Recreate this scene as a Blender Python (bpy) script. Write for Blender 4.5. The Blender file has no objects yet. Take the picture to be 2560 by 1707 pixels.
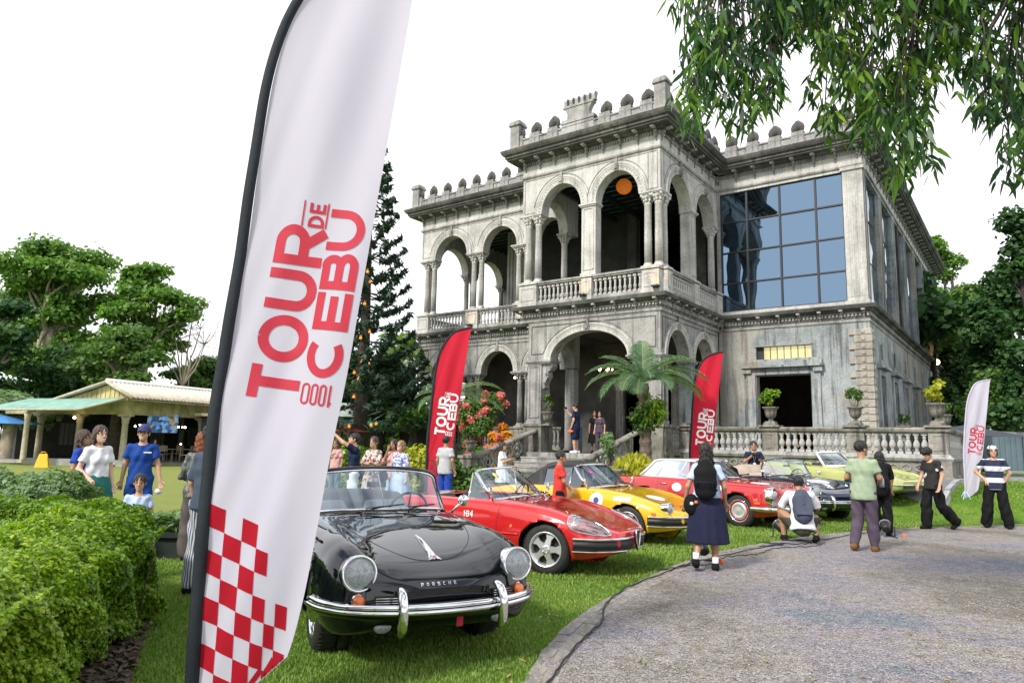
import bpy, math, random
import numpy as np
from mathutils import Vector, Matrix
from mathutils.bvhtree import BVHTree
random.seed(7); RNG = np.random.default_rng(7)
PI = math.pi
SC = bpy.context.scene
COL = SC.collection
def R(a): return math.radians(a)

# ---------------------------------------------------------------- camera
PITCH, ROLL, EYE = 0.1428727, -0.0215309, 1.55
cam_d = bpy.data.cameras.new('camera'); cam = bpy.data.objects.new('camera', cam_d); COL.objects.link(cam)
fw = Vector((0, math.cos(PITCH), math.sin(PITCH))); up = Vector((0, -math.sin(PITCH), math.cos(PITCH))); rt = Vector((1, 0, 0))
rt2 = rt*math.cos(ROLL) - up*math.sin(ROLL); up2 = rt*math.sin(ROLL) + up*math.cos(ROLL)
M = Matrix((rt2, up2, -fw)).transposed().to_4x4(); M.translation = (0, 0, EYE)
cam.matrix_world = M
cam_d.sensor_width = 36; cam_d.lens = 24.93; cam_d.clip_start = .05; cam_d.clip_end = 900
SC.camera = cam

# ---------------------------------------------------------------- world
SUN_EL, SUN_ROT = R(42), R(222)      # sun behind the camera and to its left, veiled by cloud
w = bpy.data.worlds.new('World'); SC.world = w; w.use_nodes = True
nt = w.node_tree; nt.nodes.clear()
def wn(t, **k):
    n = nt.nodes.new(t)
    for a, b in k.items(): setattr(n, a, b)
    return n
out = wn('ShaderNodeOutputWorld'); bg = wn('ShaderNodeBackground'); sky = wn('ShaderNodeTexSky', sky_type='NISHITA')
sky.sun_disc = False; sky.sun_elevation = SUN_EL; sky.sun_rotation = SUN_ROT; sky.altitude = 20; sky.air_density = 1.0; sky.dust_density = 2.0
tc = wn('ShaderNodeTexCoord'); mp = wn('ShaderNodeMapping'); mp.inputs['Scale'].default_value = (1.6, 1.6, 4.2)
nz = wn('ShaderNodeTexNoise'); nz.inputs['Scale'].default_value = 1.5; nz.inputs['Detail'].default_value = 8; nz.inputs['Roughness'].default_value = .55; nz.inputs['Distortion'].default_value = .35
cr = wn('ShaderNodeValToRGB'); cr.color_ramp.elements[0].position = .42; cr.color_ramp.elements[0].color = (.06, .06, .06, 1); cr.color_ramp.elements[1].position = .56
mix = wn('ShaderNodeMixRGB'); mix.inputs['Color2'].default_value = (9.3, 9.4, 9.8, 1)
nt.links.new(tc.outputs['Generated'], mp.inputs['Vector']); nt.links.new(mp.outputs['Vector'], nz.inputs['Vector'])
nt.links.new(nz.outputs['Fac'], cr.inputs['Fac']); sx_ = wn('ShaderNodeSeparateXYZ'); hz_ = wn('ShaderNodeMapRange', interpolation_type='SMOOTHSTEP'); hz_.inputs['From Min'].default_value = .82; hz_.inputs['From Max'].default_value = .57   # bright haze low in the sky, all round
mxm = wn('ShaderNodeMath', operation='MAXIMUM'); nt.links.new(tc.outputs['Generated'], sx_.inputs[0]); nt.links.new(sx_.outputs['Z'], hz_.inputs['Value'])
nt.links.new(nz.outputs['Fac'], cr.inputs['Fac']); nt.links.new(cr.outputs['Color'], mxm.inputs[0]); nt.links.new(hz_.outputs['Result'], mxm.inputs[1]); nt.links.new(mxm.outputs[0], mix.inputs['Fac'])
nt.links.new(sky.outputs['Color'], mix.inputs['Color1']); nt.links.new(mix.outputs['Color'], bg.inputs['Color'])
bg.inputs['Strength'].default_value = 0.12
nt.links.new(bg.outputs['Background'], out.inputs['Surface'])

# ---------------------------------------------------------------- sun, exposure
sd = bpy.data.lights.new('sun', 'SUN'); sun = bpy.data.objects.new('sun', sd); COL.objects.link(sun)
sd.energy = 3.4; sd.angle = R(8); sd.color = (1.0, .95, .87)
az = SUN_ROT   # Nishita: rotation 0 = +Y, clockwise
sdir = Vector((math.sin(az)*math.cos(SUN_EL), math.cos(az)*math.cos(SUN_EL), math.sin(SUN_EL)))
sun.rotation_euler = sdir.to_track_quat('Z', 'Y').to_euler()
SC.view_settings.view_transform = 'Standard'
try: SC.view_settings.look = 'None'
except Exception: pass
SC.view_settings.gamma = 1; SC.view_settings.use_curve_mapping = False
SC.view_settings.exposure = 0.32
SC.render.engine = 'CYCLES'

# ---------------------------------------------------------------- tagging / linking
def tag(o, label=None, cat=None, group=None, kind=None):
    if label: o['label'] = label
    if cat: o['category'] = cat
    if group: o['group'] = group
    if kind: o['kind'] = kind
    return o
def thing(name, label, cat, loc=(0, 0, 0), rz=0, group=None, sc=None):
    o = bpy.data.objects.new(name, None); COL.objects.link(o)
    o.location = loc; o.rotation_euler = (0, 0, rz); o.empty_display_size = .2
    if sc: o.scale = (sc, sc, sc)
    return tag(o, label, cat, group)
def inst(name, mesh, parent=None, loc=(0, 0, 0), rot=(0, 0, 0), sc=(1, 1, 1)):
    o = bpy.data.objects.new(name, mesh); COL.objects.link(o); o.parent = parent
    o.location = loc; o.rotation_euler = rot; o.scale = sc
    return o
def copy_tree(o, parent=None):
    c = o.copy(); COL.objects.link(c); c.parent = parent
    for ch in list(o.children): copy_tree(ch, c)
    return c

def catmull(P, n):
    """resample the control points P (k,d) to n points by a Catmull-Rom curve"""
    P = np.asarray(P, float); k = len(P)
    t = np.linspace(0, k-1-1e-9, n); i = t.astype(int); f = (t-i)[:, None]
    Q = np.vstack([2*P[0]-P[1], P, 2*P[-1]-P[-2]])
    a, b, c, d = Q[i], Q[i+1], Q[i+2], Q[i+3]
    return .5*((2*b)+(-a+c)*f+(2*a-5*b+4*c-d)*f*f+(-a+3*b-3*c+d)*f**3)

class MB:
    """collects geometry; build() links it as ONE mesh object"""
    def __init__(s): s.v = []; s.f = []; s.m = []; s.sm = []; s.n = 0
    def add(s, V, F, mi=0, smooth=False):
        b = s.n; V = [tuple(map(float, p)) for p in V]; s.v += V; s.n += len(V)
        for f in F: s.f.append(tuple(b+i for i in f)); s.m.append(mi); s.sm.append(smooth)
        return s
    def addT(s, M, V, F, mi=0, smooth=False):
        return s.add([M @ Vector(p) for p in V], F, mi, smooth)
    def box(s, a, b, mi=0, M=None, taper=None):
        x0, y0, z0 = a; x1, y1, z1 = b
        V = [(x0,y0,z0),(x1,y0,z0),(x1,y1,z0),(x0,y1,z0),(x0,y0,z1),(x1,y0,z1),(x1,y1,z1),(x0,y1,z1)]
        if taper:
            cx, cy = (x0+x1)/2, (y0+y1)/2
            V = V[:4]+[((p[0]-cx)*taper+cx, (p[1]-cy)*taper+cy, p[2]) for p in V[4:]]
        if M is not None: V = [M @ Vector(p) for p in V]
        return s.add(V, [(3,2,1,0),(4,5,6,7),(0,1,5,4),(1,2,6,5),(2,3,7,6),(3,0,4,7)], mi)
    def lathe(s, prof, c=(0,0,0), n=12, mi=0, smooth=True, M=None, sq=0, squash=1):
        V = []; F = []
        for r, z in prof:
            for k in range(n):
                a = 2*PI*k/n; V.append((c[0]+r*math.cos(a), c[1]+r*math.sin(a)*squash, c[2]+z))
        for j in range(len(prof)-1):
            for k in range(n):
                a = j*n+k; b = j*n+(k+1) % n; F.append((a, b, b+n, a+n))
        F.append(tuple(range(n-1, -1, -1))); F.append(tuple((len(prof)-1)*n+k for k in range(n)))
        if M is not None: V = [M @ Vector(p) for p in V]
        return s.add(V, F, mi, smooth)
    def tube(s, P, r, n=8, mi=0, smooth=True, closed=False):
        P = [Vector(p) for p in P]; k = len(P)
        rr = list(r) if hasattr(r, '__len__') else [r]*k
        V = []; F = []; ref = None
        for i, p in enumerate(P):
            if closed: t = (P[(i+1) % k]-P[i-1])
            else: t = P[min(i+1, k-1)]-P[max(i-1, 0)]
            if t.length < 1e-9: t = Vector((0, 0, 1))
            t.normalize()
            if ref is None: ref = Vector((0, 0, 1)) if abs(t.z) < .9 else Vector((1, 0, 0))
            a = (ref - t*ref.dot(t))
            if a.length < 1e-6: a = t.orthogonal()
            a.normalize(); b = t.cross(a); ref = a
            for j in range(n):
                an = 2*PI*j/n; V.append(p + (a*math.cos(an)+b*math.sin(an))*rr[i])
        for i in range(k if closed else k-1):
            for j in range(n):
                p0 = i*n+j; p1 = i*n+(j+1) % n; q0 = ((i+1) % k)*n+j; q1 = ((i+1) % k)*n+(j+1) % n
                F.append((p0, p1, q1, q0))
        if not closed: F.append(tuple(range(n-1, -1, -1))); F.append(tuple((k-1)*n+j for j in range(n)))
        return s.add(V, F, mi, smooth)
    def grid(s, G, mi=0, smooth=True, closed_u=False, closed_v=False, flip=False):
        G = np.asarray(G, float); a, b, _ = G.shape; V = G.reshape(-1, 3); F = []
        for i in range(a if closed_u else a-1):
            for j in range(b if closed_v else b-1):
                q = (i*b+j, ((i+1) % a)*b+j, ((i+1) % a)*b+(j+1) % b, i*b+(j+1) % b)
                F.append(q[::-1] if flip else q)
        return s.add(V, F, mi, smooth)
    def ball(s, c, r, n=10, mi=0, M=None):
        rx, ry, rz = r if hasattr(r, '__len__') else (r, r, r); V = []; F = []; h = n//2+1
        for i in range(h+1):
            a = PI*i/h
            for j in range(n):
                b = 2*PI*j/n; V.append((c[0]+rx*math.sin(a)*math.cos(b), c[1]+ry*math.sin(a)*math.sin(b), c[2]+rz*math.cos(a)))
        for i in range(h):
            for j in range(n): F.append((i*n+j, (i+1)*n+j, (i+1)*n+(j+1) % n, i*n+(j+1) % n))
        if M is not None: V = [M @ Vector(p) for p in V]
        return s.add(V, F, mi, True)
    def prism(s, poly, h, M=Matrix(), mi=0, smooth=False):
        """poly: 2D outline (x,y) ccw, extruded 0..h along z, placed by M"""
        n = len(poly); V = [M @ Vector((x, y, 0)) for x, y in poly]+[M @ Vector((x, y, h)) for x, y in poly]
        F = [tuple(range(n-1, -1, -1)), tuple(range(n, 2*n))]+[(i, (i+1) % n, n+(i+1) % n, n+i) for i in range(n)]
        return s.add(V, F, mi, smooth)
    def sweep(s, prof, path, closed=False, mi=0, ends=True):
        """profile [(offset,z)] swept along a plan path with mitred corners; positive offset = right-hand side of travel"""
        P = [Vector((p[0], p[1])) for p in path]; k = len(P); V = []; F = []; m = len(prof)
        for i in range(k):
            d0 = (P[i]-P[i-1]) if (i > 0 or closed) else (P[1]-P[0]); d1 = (P[(i+1) % k]-P[i]) if (i < k-1 or closed) else (P[-1]-P[-2])
            d0.normalize(); d1.normalize(); n0 = Vector((d0.y, -d0.x)); n1 = Vector((d1.y, -d1.x)); nn = n0+n1
            nn = nn/ (nn.dot(n0)) if abs(nn.dot(n0)) > 1e-6 else n0
            for o, z in prof: q = P[i]+nn*o; V.append((q.x, q.y, z))
        for i in range(k if closed else k-1):
            for j in range(m):
                a = i*m+j; b = i*m+(j+1) % m; c = ((i+1) % k)*m+(j+1) % m; d = ((i+1) % k)*m+j
                F.append((a, b, c, d))
        if not closed and ends: F.append(tuple(range(m))[::-1]); F.append(tuple((k-1)*m+j for j in range(m)))
        return s.add(V, F, mi)
    def mesh(s, name, mats):
        me = bpy.data.meshes.new(name); me.from_pydata(s.v, [], s.f)
        for m in (mats if isinstance(mats, (list, tuple)) else [mats]): me.materials.append(m)
        me.polygons.foreach_set('material_index', s.m); me.polygons.foreach_set('use_smooth', s.sm)
        me.update(); return me
    def build(s, name, mats, parent=None, loc=(0, 0, 0), rot=(0, 0, 0)):
        return inst(name, s.mesh(name, mats), parent, loc, rot)

def np_mesh(name, V, F, mat, smooth=False):
    """fast mesh from numpy arrays; F is (n,3) or (n,4)"""
    me = bpy.data.meshes.new(name); V = np.ascontiguousarray(V, np.float32); F = np.ascontiguousarray(F, np.int32); k = F.shape[1]
    me.vertices.add(len(V)); me.vertices.foreach_set('co', V.ravel())
    me.loops.add(F.size); me.loops.foreach_set('vertex_index', F.ravel())
    me.polygons.add(len(F)); me.polygons.foreach_set('loop_start', np.arange(0, F.size, k, dtype=np.int32))
    for m in (mat if isinstance(mat, (list, tuple)) else [mat]): me.materials.append(m)
    if smooth: me.polygons.foreach_set('use_smooth', np.ones(len(F), bool))
    me.update(calc_edges=True); me.validate(); return me

def frame(o, x, y=None, z=None):
    """matrix with given axes"""
    x = Vector(x); y = Vector(y) if y is not None else None
    if z is None: z = x.cross(y)
    else: z = Vector(z)
    if y is None: y = z.cross(x)
    m = Matrix((x, y, z)).transposed().to_4x4(); m.translation = Vector(o); return m
# ---------------------------------------------------------------- materials
MT = {}
def mat(name, col, rough=.6, var=.12, scale=8, metal=0, bump=0, bscale=30, spec=.5, coat=0, trans=None, emit=None, emitc=None, detail=4, col2=None, sheen=0):
    """principled material whose colour drifts a little with object-space noise"""
    if name in MT: return MT[name]
    m = bpy.data.materials.new(name); m.use_nodes = True; t = m.node_tree; b = t.nodes['Principled BSDF']
    b.inputs['Roughness'].default_value = rough; b.inputs['Metallic'].default_value = metal
    b.inputs['Specular IOR Level'].default_value = spec
    if coat: b.inputs['Coat Weight'].default_value = coat; b.inputs['Coat Roughness'].default_value = .02
    tc = t.nodes.new('ShaderNodeTexCoord'); nz = t.nodes.new('ShaderNodeTexNoise'); nz.inputs['Scale'].default_value = scale; nz.inputs['Detail'].default_value = detail
    mx = t.nodes.new('ShaderNodeMixRGB'); c = tuple(col)+(1,)
    a = tuple(max(0, x*(1-var)) for x in col)+(1,); d = (tuple(col2)+(1,)) if col2 else tuple(min(1, x*(1+var)) for x in col)+(1,)
    mx.inputs['Color1'].default_value = a; mx.inputs['Color2'].default_value = d
    cr = t.nodes.new('ShaderNodeMapRange'); cr.inputs['From Min'].default_value = .3; cr.inputs['From Max'].default_value = .7
    t.links.new(tc.outputs['Object'], nz.inputs['Vector']); t.links.new(nz.outputs['Fac'], cr.inputs['Value']); t.links.new(cr.outputs['Result'], mx.inputs['Fac'])
    t.links.new(mx.outputs['Color'], b.inputs['Base Color'])
    if bump:
        n2 = t.nodes.new('ShaderNodeTexNoise'); n2.inputs['Scale'].default_value = bscale; n2.inputs['Detail'].default_value = 5
        bp = t.nodes.new('ShaderNodeBump'); bp.inputs['Strength'].default_value = bump; bp.inputs['Distance'].default_value = .02
        t.links.new(tc.outputs['Object'], n2.inputs['Vector']); t.links.new(n2.outputs['Fac'], bp.inputs['Height']); t.links.new(bp.outputs['Normal'], b.inputs['Normal'])
    if emit: b.inputs['Emission Color'].default_value = tuple(emitc or col)+(1,); b.inputs['Emission Strength'].default_value = emit
    if trans: b.inputs['Transmission Weight'].default_value = trans
    if sheen: b.inputs['Sheen Weight'].default_value = sheen
    MT[name] = m; return m

def node(t, k, **kw):
    n = t.nodes.new(k)
    for a, b in kw.items():
        if a in n.inputs: n.inputs[a].default_value = b
        else: setattr(n, a, b)
    return n
def ramp(t, stops):
    r = t.nodes.new('ShaderNodeValToRGB'); e = r.color_ramp.elements
    while len(e) < len(stops): e.new(.5)
    for i, (p, c) in enumerate(stops): e[i].position = p; e[i].color = tuple(c)+(1,) if len(c) == 3 else c
    return r

def stone_mat(name, base, dark, light, streak=.5, moss=.3, bump=.5, patch=None, ochre=0):
    """weathered lime stucco: mottled, with rain streaks, black mould, moss and flaked patches (shapes of their own)"""
    m = bpy.data.materials.new(name); m.use_nodes = True; t = m.node_tree; b = t.nodes['Principled BSDF']; L = t.links.new
    b.inputs['Roughness'].default_value = .9; b.inputs['Specular IOR Level'].default_value = .2
    tc = t.nodes.new('ShaderNodeTexCoord'); co = tc.outputs['Object']
    n1 = node(t, 'ShaderNodeTexNoise', Scale=.9, Detail=8, Roughness=.65); L(co, n1.inputs['Vector'])
    r1 = ramp(t, [(.32, dark), (.5, base), (.68, light)]); L(n1.outputs['Fac'], r1.inputs['Fac'])
    mp = node(t, 'ShaderNodeMapping'); mp.inputs['Scale'].default_value = (3.2, 3.2, .22); L(co, mp.inputs['Vector'])
    n2 = node(t, 'ShaderNodeTexNoise', Scale=1.6, Detail=7, Roughness=.6); L(mp.outputs['Vector'], n2.inputs['Vector'])
    s = node(t, 'ShaderNodeMapRange'); s.inputs['From Min'].default_value = .50; s.inputs['From Max'].default_value = .64; L(n2.outputs['Fac'], s.inputs['Value'])
    ms = node(t, 'ShaderNodeMath', operation='MULTIPLY'); ms.inputs[1].default_value = streak; L(s.outputs['Result'], ms.inputs[0])
    m1 = node(t, 'ShaderNodeMixRGB'); m1.inputs['Color2'].default_value = (.07, .07, .068, 1); L(ms.outputs[0], m1.inputs['Fac']); L(r1.outputs['Color'], m1.inputs['Color1'])
    n3 = node(t, 'ShaderNodeTexNoise', Scale=.55, Detail=9, Roughness=.7); L(co, n3.inputs['Vector'])
    s3 = node(t, 'ShaderNodeMapRange'); s3.inputs['From Min'].default_value = .55; s3.inputs['From Max'].default_value = .66; s3.inputs['To Max'].default_value = moss; L(n3.outputs['Fac'], s3.inputs['Value'])
    m2 = node(t, 'ShaderNodeMixRGB'); m2.inputs['Color2'].default_value = (.085, .125, .065, 1); L(s3.outputs['Result'], m2.inputs['Fac']); L(m1.outputs['Color'], m2.inputs['Color1'])
    src = m2
    if ochre:
        n5 = node(t, 'ShaderNodeTexVoronoi', Scale=.45); n5b = node(t, 'ShaderNodeTexNoise', Scale=2.2, Detail=6); L(co, n5b.inputs['Vector'])
        mv = node(t, 'ShaderNodeMixRGB'); mv.inputs['Fac'].default_value = .35; L(co, mv.inputs['Color1']); L(n5b.outputs['Color'], mv.inputs['Color2']); L(mv.outputs['Color'], n5.inputs['Vector'])
        s5 = node(t, 'ShaderNodeMapRange'); s5.inputs['From Min'].default_value = .62; s5.inputs['From Max'].default_value = .68; s5.inputs['To Max'].default_value = ochre
        sep = node(t, 'ShaderNodeSeparateColor'); L(n5.outputs['Color'], sep.inputs[0]); L(sep.outputs[0], s5.inputs['Value'])
        m3 = node(t, 'ShaderNodeMixRGB'); m3.inputs['Color2'].default_value = (.36, .31, .24, 1); L(s5.outputs['Result'], m3.inputs['Fac']); L(src.outputs['Color'], m3.inputs['Color1']); src = m3
    n4 = node(t, 'ShaderNodeTexNoise', Scale=14, Detail=10, Roughness=.7); L(co, n4.inputs['Vector'])
    m4 = node(t, 'ShaderNodeMixRGB', blend_type='OVERLAY'); m4.inputs['Fac'].default_value = .6; L(src.outputs['Color'], m4.inputs['Color1']); L(n4.outputs['Fac'], m4.inputs['Color2'])
    L(m4.outputs['Color'], b.inputs['Base Color'])
    bp = node(t, 'ShaderNodeBump', Strength=bump, Distance=.03); L(n4.outputs['Fac'], bp.inputs['Height']); L(bp.outputs['Normal'], b.inputs['Normal'])
    MT[name] = m; return m

def leaf_mat(name, cols, rough=.5, trans=.35, spec=.4, back=None):
    """leaves: colour differs from leaf to leaf, light passes through"""
    m = bpy.data.materials.new(name); m.use_nodes = True; t = m.node_tree; b = t.nodes['Principled BSDF']; L = t.links.new
    g = t.nodes.new('ShaderNodeNewGeometry'); n = len(cols); r = ramp(t, [(i/max(1, n-1), c) for i, c in enumerate(cols)])
    tc = t.nodes.new('ShaderNodeTexCoord'); nz = node(t, 'ShaderNodeTexNoise', Scale=.8, Detail=3); L(tc.outputs['Object'], nz.inputs['Vector'])
    ad = node(t, 'ShaderNodeMath', operation='MULTIPLY_ADD'); ad.inputs[1].default_value = .62
    mr = node(t, 'ShaderNodeMapRange'); mr.inputs['From Min'].default_value = .3; mr.inputs['From Max'].default_value = .7; mr.inputs['To Max'].default_value = .38; L(nz.outputs['Fac'], mr.inputs['Value'])
    L(g.outputs['Random Per Island'], ad.inputs[0]); L(mr.outputs['Result'], ad.inputs[2]); L(ad.outputs[0], r.inputs['Fac'])
    b.inputs['Roughness'].default_value = rough; b.inputs['Specular IOR Level'].default_value = spec; L(r.outputs['Color'], b.inputs['Base Color'])
    tr = t.nodes.new('ShaderNodeBsdfTranslucent'); br = node(t, 'ShaderNodeMixRGB', blend_type='MULTIPLY'); br.inputs['Fac'].default_value = 1; br.inputs['Color2'].default_value = (1.5, 1.7, .7, 1)
    L(r.outputs['Color'], br.inputs['Color1']); L(br.outputs['Color'], tr.inputs['Color'])
    mx = t.nodes.new('ShaderNodeMixShader'); mx.inputs['Fac'].default_value = trans; o = t.nodes['Material Output']
    L(b.outputs[0], mx.inputs[1]); L(tr.outputs[0], mx.inputs[2]); L(mx.outputs[0], o.inputs['Surface'])
    MT[name] = m; return m

stone_mat('stone_pale', (.50,.488,.468), (.34,.333,.32), (.60,.59,.57), streak=.32, moss=.04, bump=.35)
stone_mat('stone_mid', (.32,.315,.305), (.17,.168,.163), (.44,.435,.425), streak=.55, moss=.12, bump=.5)
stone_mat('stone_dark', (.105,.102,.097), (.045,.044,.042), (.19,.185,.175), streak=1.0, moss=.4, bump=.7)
stone_mat('stone_main', (.30,.33,.34), (.16,.18,.19), (.42,.44,.44), streak=.8, moss=.5, bump=.5, ochre=.4)
stone_mat('stone_quoin', (.37,.345,.30), (.25,.23,.20), (.46,.43,.38), streak=.35, moss=.3, bump=.6)
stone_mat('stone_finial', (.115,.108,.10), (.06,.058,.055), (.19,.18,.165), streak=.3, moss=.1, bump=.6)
stone_mat('stone_old', (.24,.225,.20), (.11,.10,.09), (.36,.34,.30), streak=.9, moss=.5, bump=.7)
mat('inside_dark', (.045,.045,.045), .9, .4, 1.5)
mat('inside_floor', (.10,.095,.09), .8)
mat('steel_dark', (.02,.022,.025), .5, .2)
mat('roof_green', (.20,.46,.38), .6, .4, 2)
mat('wood_dark', (.06,.038,.025), .6, .4, 3)
mat('concrete', (.33,.33,.31), .9, .2, 2, bump=.3)
mat('chrome', (.80,.80,.82), .06, .02, metal=1)
mat('silver', (.70,.71,.73), .35, .05, metal=.7)
mat('rubber', (.018,.018,.018), .7, .3, 20, bump=.2, bscale=60)
mat('black_trim', (.012,.012,.013), .45, .2)
mat('black_vinyl', (.022,.022,.024), .55, .3, 6, bump=.15, bscale=80)
mat('paint_black', (.002,.003,.006), .03, .1, coat=.55, spec=.45)
mat('paint_navy', (.006,.012,.03), .06, .1, coat=1, spec=.7)
mat('paint_red', (.50,.016,.018), .14, .06, coat=1)
mat('paint_red2', (.46,.018,.02), .16, .06, coat=1)
mat('paint_yellow', (.80,.43,.01), .16, .05, coat=1)
mat('paint_lime', (.42,.45,.15), .16, .05, coat=1)
mat('white_paint', (.78,.78,.76), .25, .03, coat=.6)
mat('decal_white', (.75,.75,.74), .4, .04)
mat('decal_yellow', (.75,.68,.15), .4, .04)
mat('decal_pink', (.70,.05,.45), .4, .04)
mat('decal_orange', (.75,.16,.04), .4, .04)
mat('decal_blue', (.05,.08,.30), .4, .04)
mat('amber', (.75,.16,.02), .15, .1, coat=1)
mat('seat_leather', (.10,.105,.12), .45, .2, 5)
mat('seat_beige', (.42,.34,.27), .7, .2, 5)
mat('lens_glass', (.30,.33,.35), .08, .3, 60, spec=.8, coat=1, bump=.12, bscale=60)
mat('mirror_glass', (.6,.65,.6), .03, .02, metal=1)
mat('terracotta', (.34,.30,.26), .9, .35, 5, bump=.4)
mat('soil', (.05,.037,.027), .95, .5, 12, bump=1, bscale=25)
mat('bark', (.13,.10,.075), .9, .45, 6, bump=1, bscale=18)
mat('bark_pale', (.30,.26,.20), .9, .3, 4, bump=.8, bscale=10)
mat('bark_dark', (.05,.04,.035), .9, .4, 6, bump=1, bscale=18)
mat('cable', (.012,.012,.012), .5)
mat('flag_black', (.004,.010,.018), .65, .25, 30, bump=.5, bscale=160)
mat('print_red', (.47,.018,.045), .7, .05)
mat('print_white', (.80,.78,.82), .7, .04)
mat('orange_plastic', (.80,.14,.03), .5)
mat('yellow_plastic', (.80,.45,.01), .45)
mat('tile_roof', (.62,.57,.47), .8, .2, 3, bump=.3)
mat('roof_teal', (.22,.40,.32), .6, .25, 2)
mat('umbrella_blue', (.06,.22,.50), .7, .1)
mat('fabric_teal', (.03,.22,.17), .7, .1)
mat('fabric_redtent', (.32,.06,.06), .7, .1)
mat('gate_grey', (.11,.16,.19), .6, .2, 1)
mat('lamp_warm', (1,.62,.25), .5, emit=14, emitc=(1,.55,.2))
mat('lamp_bulb', (1,.75,.45), .5, emit=22, emitc=(1,.68,.35))
mat('globe_orange', (.75,.22,.03), .7, .3, 14, emit=.22, emitc=(1,.25,.03))
mat('lantern_orange', (.80,.30,.04), .7, .2, 10, emit=.25, emitc=(1,.35,.05))
def screen_mat():
    m = bpy.data.materials.new('screen'); m.use_nodes = True; t = m.node_tree; b = t.nodes['Principled BSDF']; L = t.links.new
    tc = t.nodes.new('ShaderNodeTexCoord'); v = node(t, 'ShaderNodeTexVoronoi', Scale=6); L(tc.outputs['Object'], v.inputs['Vector'])
    r = ramp(t, [(0, (.02,.03,.05)), (.35, (.02,.10,.30)), (.6, (.10,.35,.7)), (.8, (.35,.25,.05)), (1, (.1,.05,.12))])
    s = node(t, 'ShaderNodeSeparateColor'); L(v.outputs['Color'], s.inputs[0]); L(s.outputs[0], r.inputs['Fac'])
    L(r.outputs['Color'], b.inputs['Emission Color']); b.inputs['Emission Strength'].default_value = .8; b.inputs['Base Color'].default_value = (.02,.02,.02,1)
    MT['screen'] = m
screen_mat()
def glass_mat(name, tint, refl=.25, tr=(.85,.9,.9)):
    m = bpy.data.materials.new(name); m.use_nodes = True; t = m.node_tree; L = t.links.new; o = t.nodes['Material Output']; t.nodes.remove(t.nodes['Principled BSDF'])
    g = node(t, 'ShaderNodeBsdfGlossy', Roughness=.01); g.inputs['Color'].default_value = tuple(tint)+(1,)
    tp = t.nodes.new('ShaderNodeBsdfTransparent'); tp.inputs['Color'].default_value = tuple(tr)+(1,)
    lw = node(t, 'ShaderNodeLayerWeight', Blend=.35); mr = node(t, 'ShaderNodeMapRange'); mr.inputs['To Min'].default_value = refl; mr.inputs['To Max'].default_value = .9; L(lw.outputs['Fresnel'], mr.inputs['Value'])
    mx = t.nodes.new('ShaderNodeMixShader'); L(mr.outputs['Result'], mx.inputs['Fac']); L(tp.outputs[0], mx.inputs[1]); L(g.outputs[0], mx.inputs[2]); L(mx.outputs[0], o.inputs['Surface'])
    MT[name] = m
glass_mat('car_glass', (.8,.9,1), .16, (.80,.88,.90)); glass_mat('lamp_cover', (1,1,1), .18, (.9,.9,.9))
def window_mat():
    m = bpy.data.materials.new('window_sky_tint'); m.use_nodes = True; t = m.node_tree; b = t.nodes['Principled BSDF']; L = t.links.new
    b.inputs['Base Color'].default_value = (.175, .26, .36, 1); b.inputs['Metallic'].default_value = 1; b.inputs['Roughness'].default_value = .02  # mirror pane; the blue of the reflected sky is put into its tint
    tc = t.nodes.new('ShaderNodeTexCoord'); nz = node(t, 'ShaderNodeTexNoise', Scale=.7, Detail=1); L(tc.outputs['Object'], nz.inputs['Vector'])
    bp = node(t, 'ShaderNodeBump', Strength=.45, Distance=.07); L(nz.outputs['Fac'], bp.inputs['Height']); L(bp.outputs['Normal'], b.inputs['Normal'])
    MT['window_sky_tint'] = m
window_mat()
def flag_mat(name, col, tr):
    m = bpy.data.materials.new(name); m.use_nodes = True; t = m.node_tree; b = t.nodes['Principled BSDF']; L = t.links.new
    b.inputs['Base Color'].default_value = tuple(col)+(1,); b.inputs['Roughness'].default_value = .75; b.inputs['Specular IOR Level'].default_value = .25
    w = node(t, 'ShaderNodeBsdfTranslucent'); w.inputs['Color'].default_value = tuple(col)+(1,); mx = t.nodes.new('ShaderNodeMixShader'); mx.inputs['Fac'].default_value = tr
    L(b.outputs[0], mx.inputs[1]); L(w.outputs[0], mx.inputs[2]); L(mx.outputs[0], t.nodes['Material Output'].inputs['Surface']); MT[name] = m
flag_mat('flag_white', (.64,.61,.72), .35); flag_mat('flag_red', (.62,.018,.045), .3); flag_mat('check_red', (.50,.010,.028), .35)

leaf_mat('leaf_hedge', [(.04,.11,.008), (.11,.22,.010), (.22,.36,.02), (.42,.50,.05)], .38, .3, .5)
leaf_mat('leaf_pale', [(.10,.17,.07), (.17,.27,.12), (.30,.40,.22)], .5, .3)
leaf_mat('leaf_tree', [(.035,.09,.02), (.08,.18,.03), (.15,.28,.045), (.25,.38,.07)], .5, .35)
leaf_mat('leaf_mid', [(.04,.09,.022), (.09,.18,.04), (.17,.28,.06)], .5, .35)
leaf_mat('leaf_dark', [(.012,.04,.018), (.025,.075,.025), (.05,.12,.03), (.10,.20,.04)], .5, .3)
leaf_mat('leaf_hang', [(.012,.042,.024), (.02,.065,.03), (.05,.13,.03), (.14,.27,.03), (.42,.52,.05)], .4, .38)
leaf_mat('leaf_pine', [(.012,.035,.02), (.02,.055,.028), (.035,.075,.035)], .6, .15)
leaf_mat('leaf_cycad', [(.05,.12,.07), (.09,.18,.09), (.18,.26,.07)], .45, .25)
leaf_mat('leaf_coconut', [(.12,.20,.07), (.19,.30,.11), (.30,.40,.16)], .45, .3)
leaf_mat('leaf_yellow', [(.18,.24,.02), (.42,.42,.03), (.55,.50,.05)], .5, .3)
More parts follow.
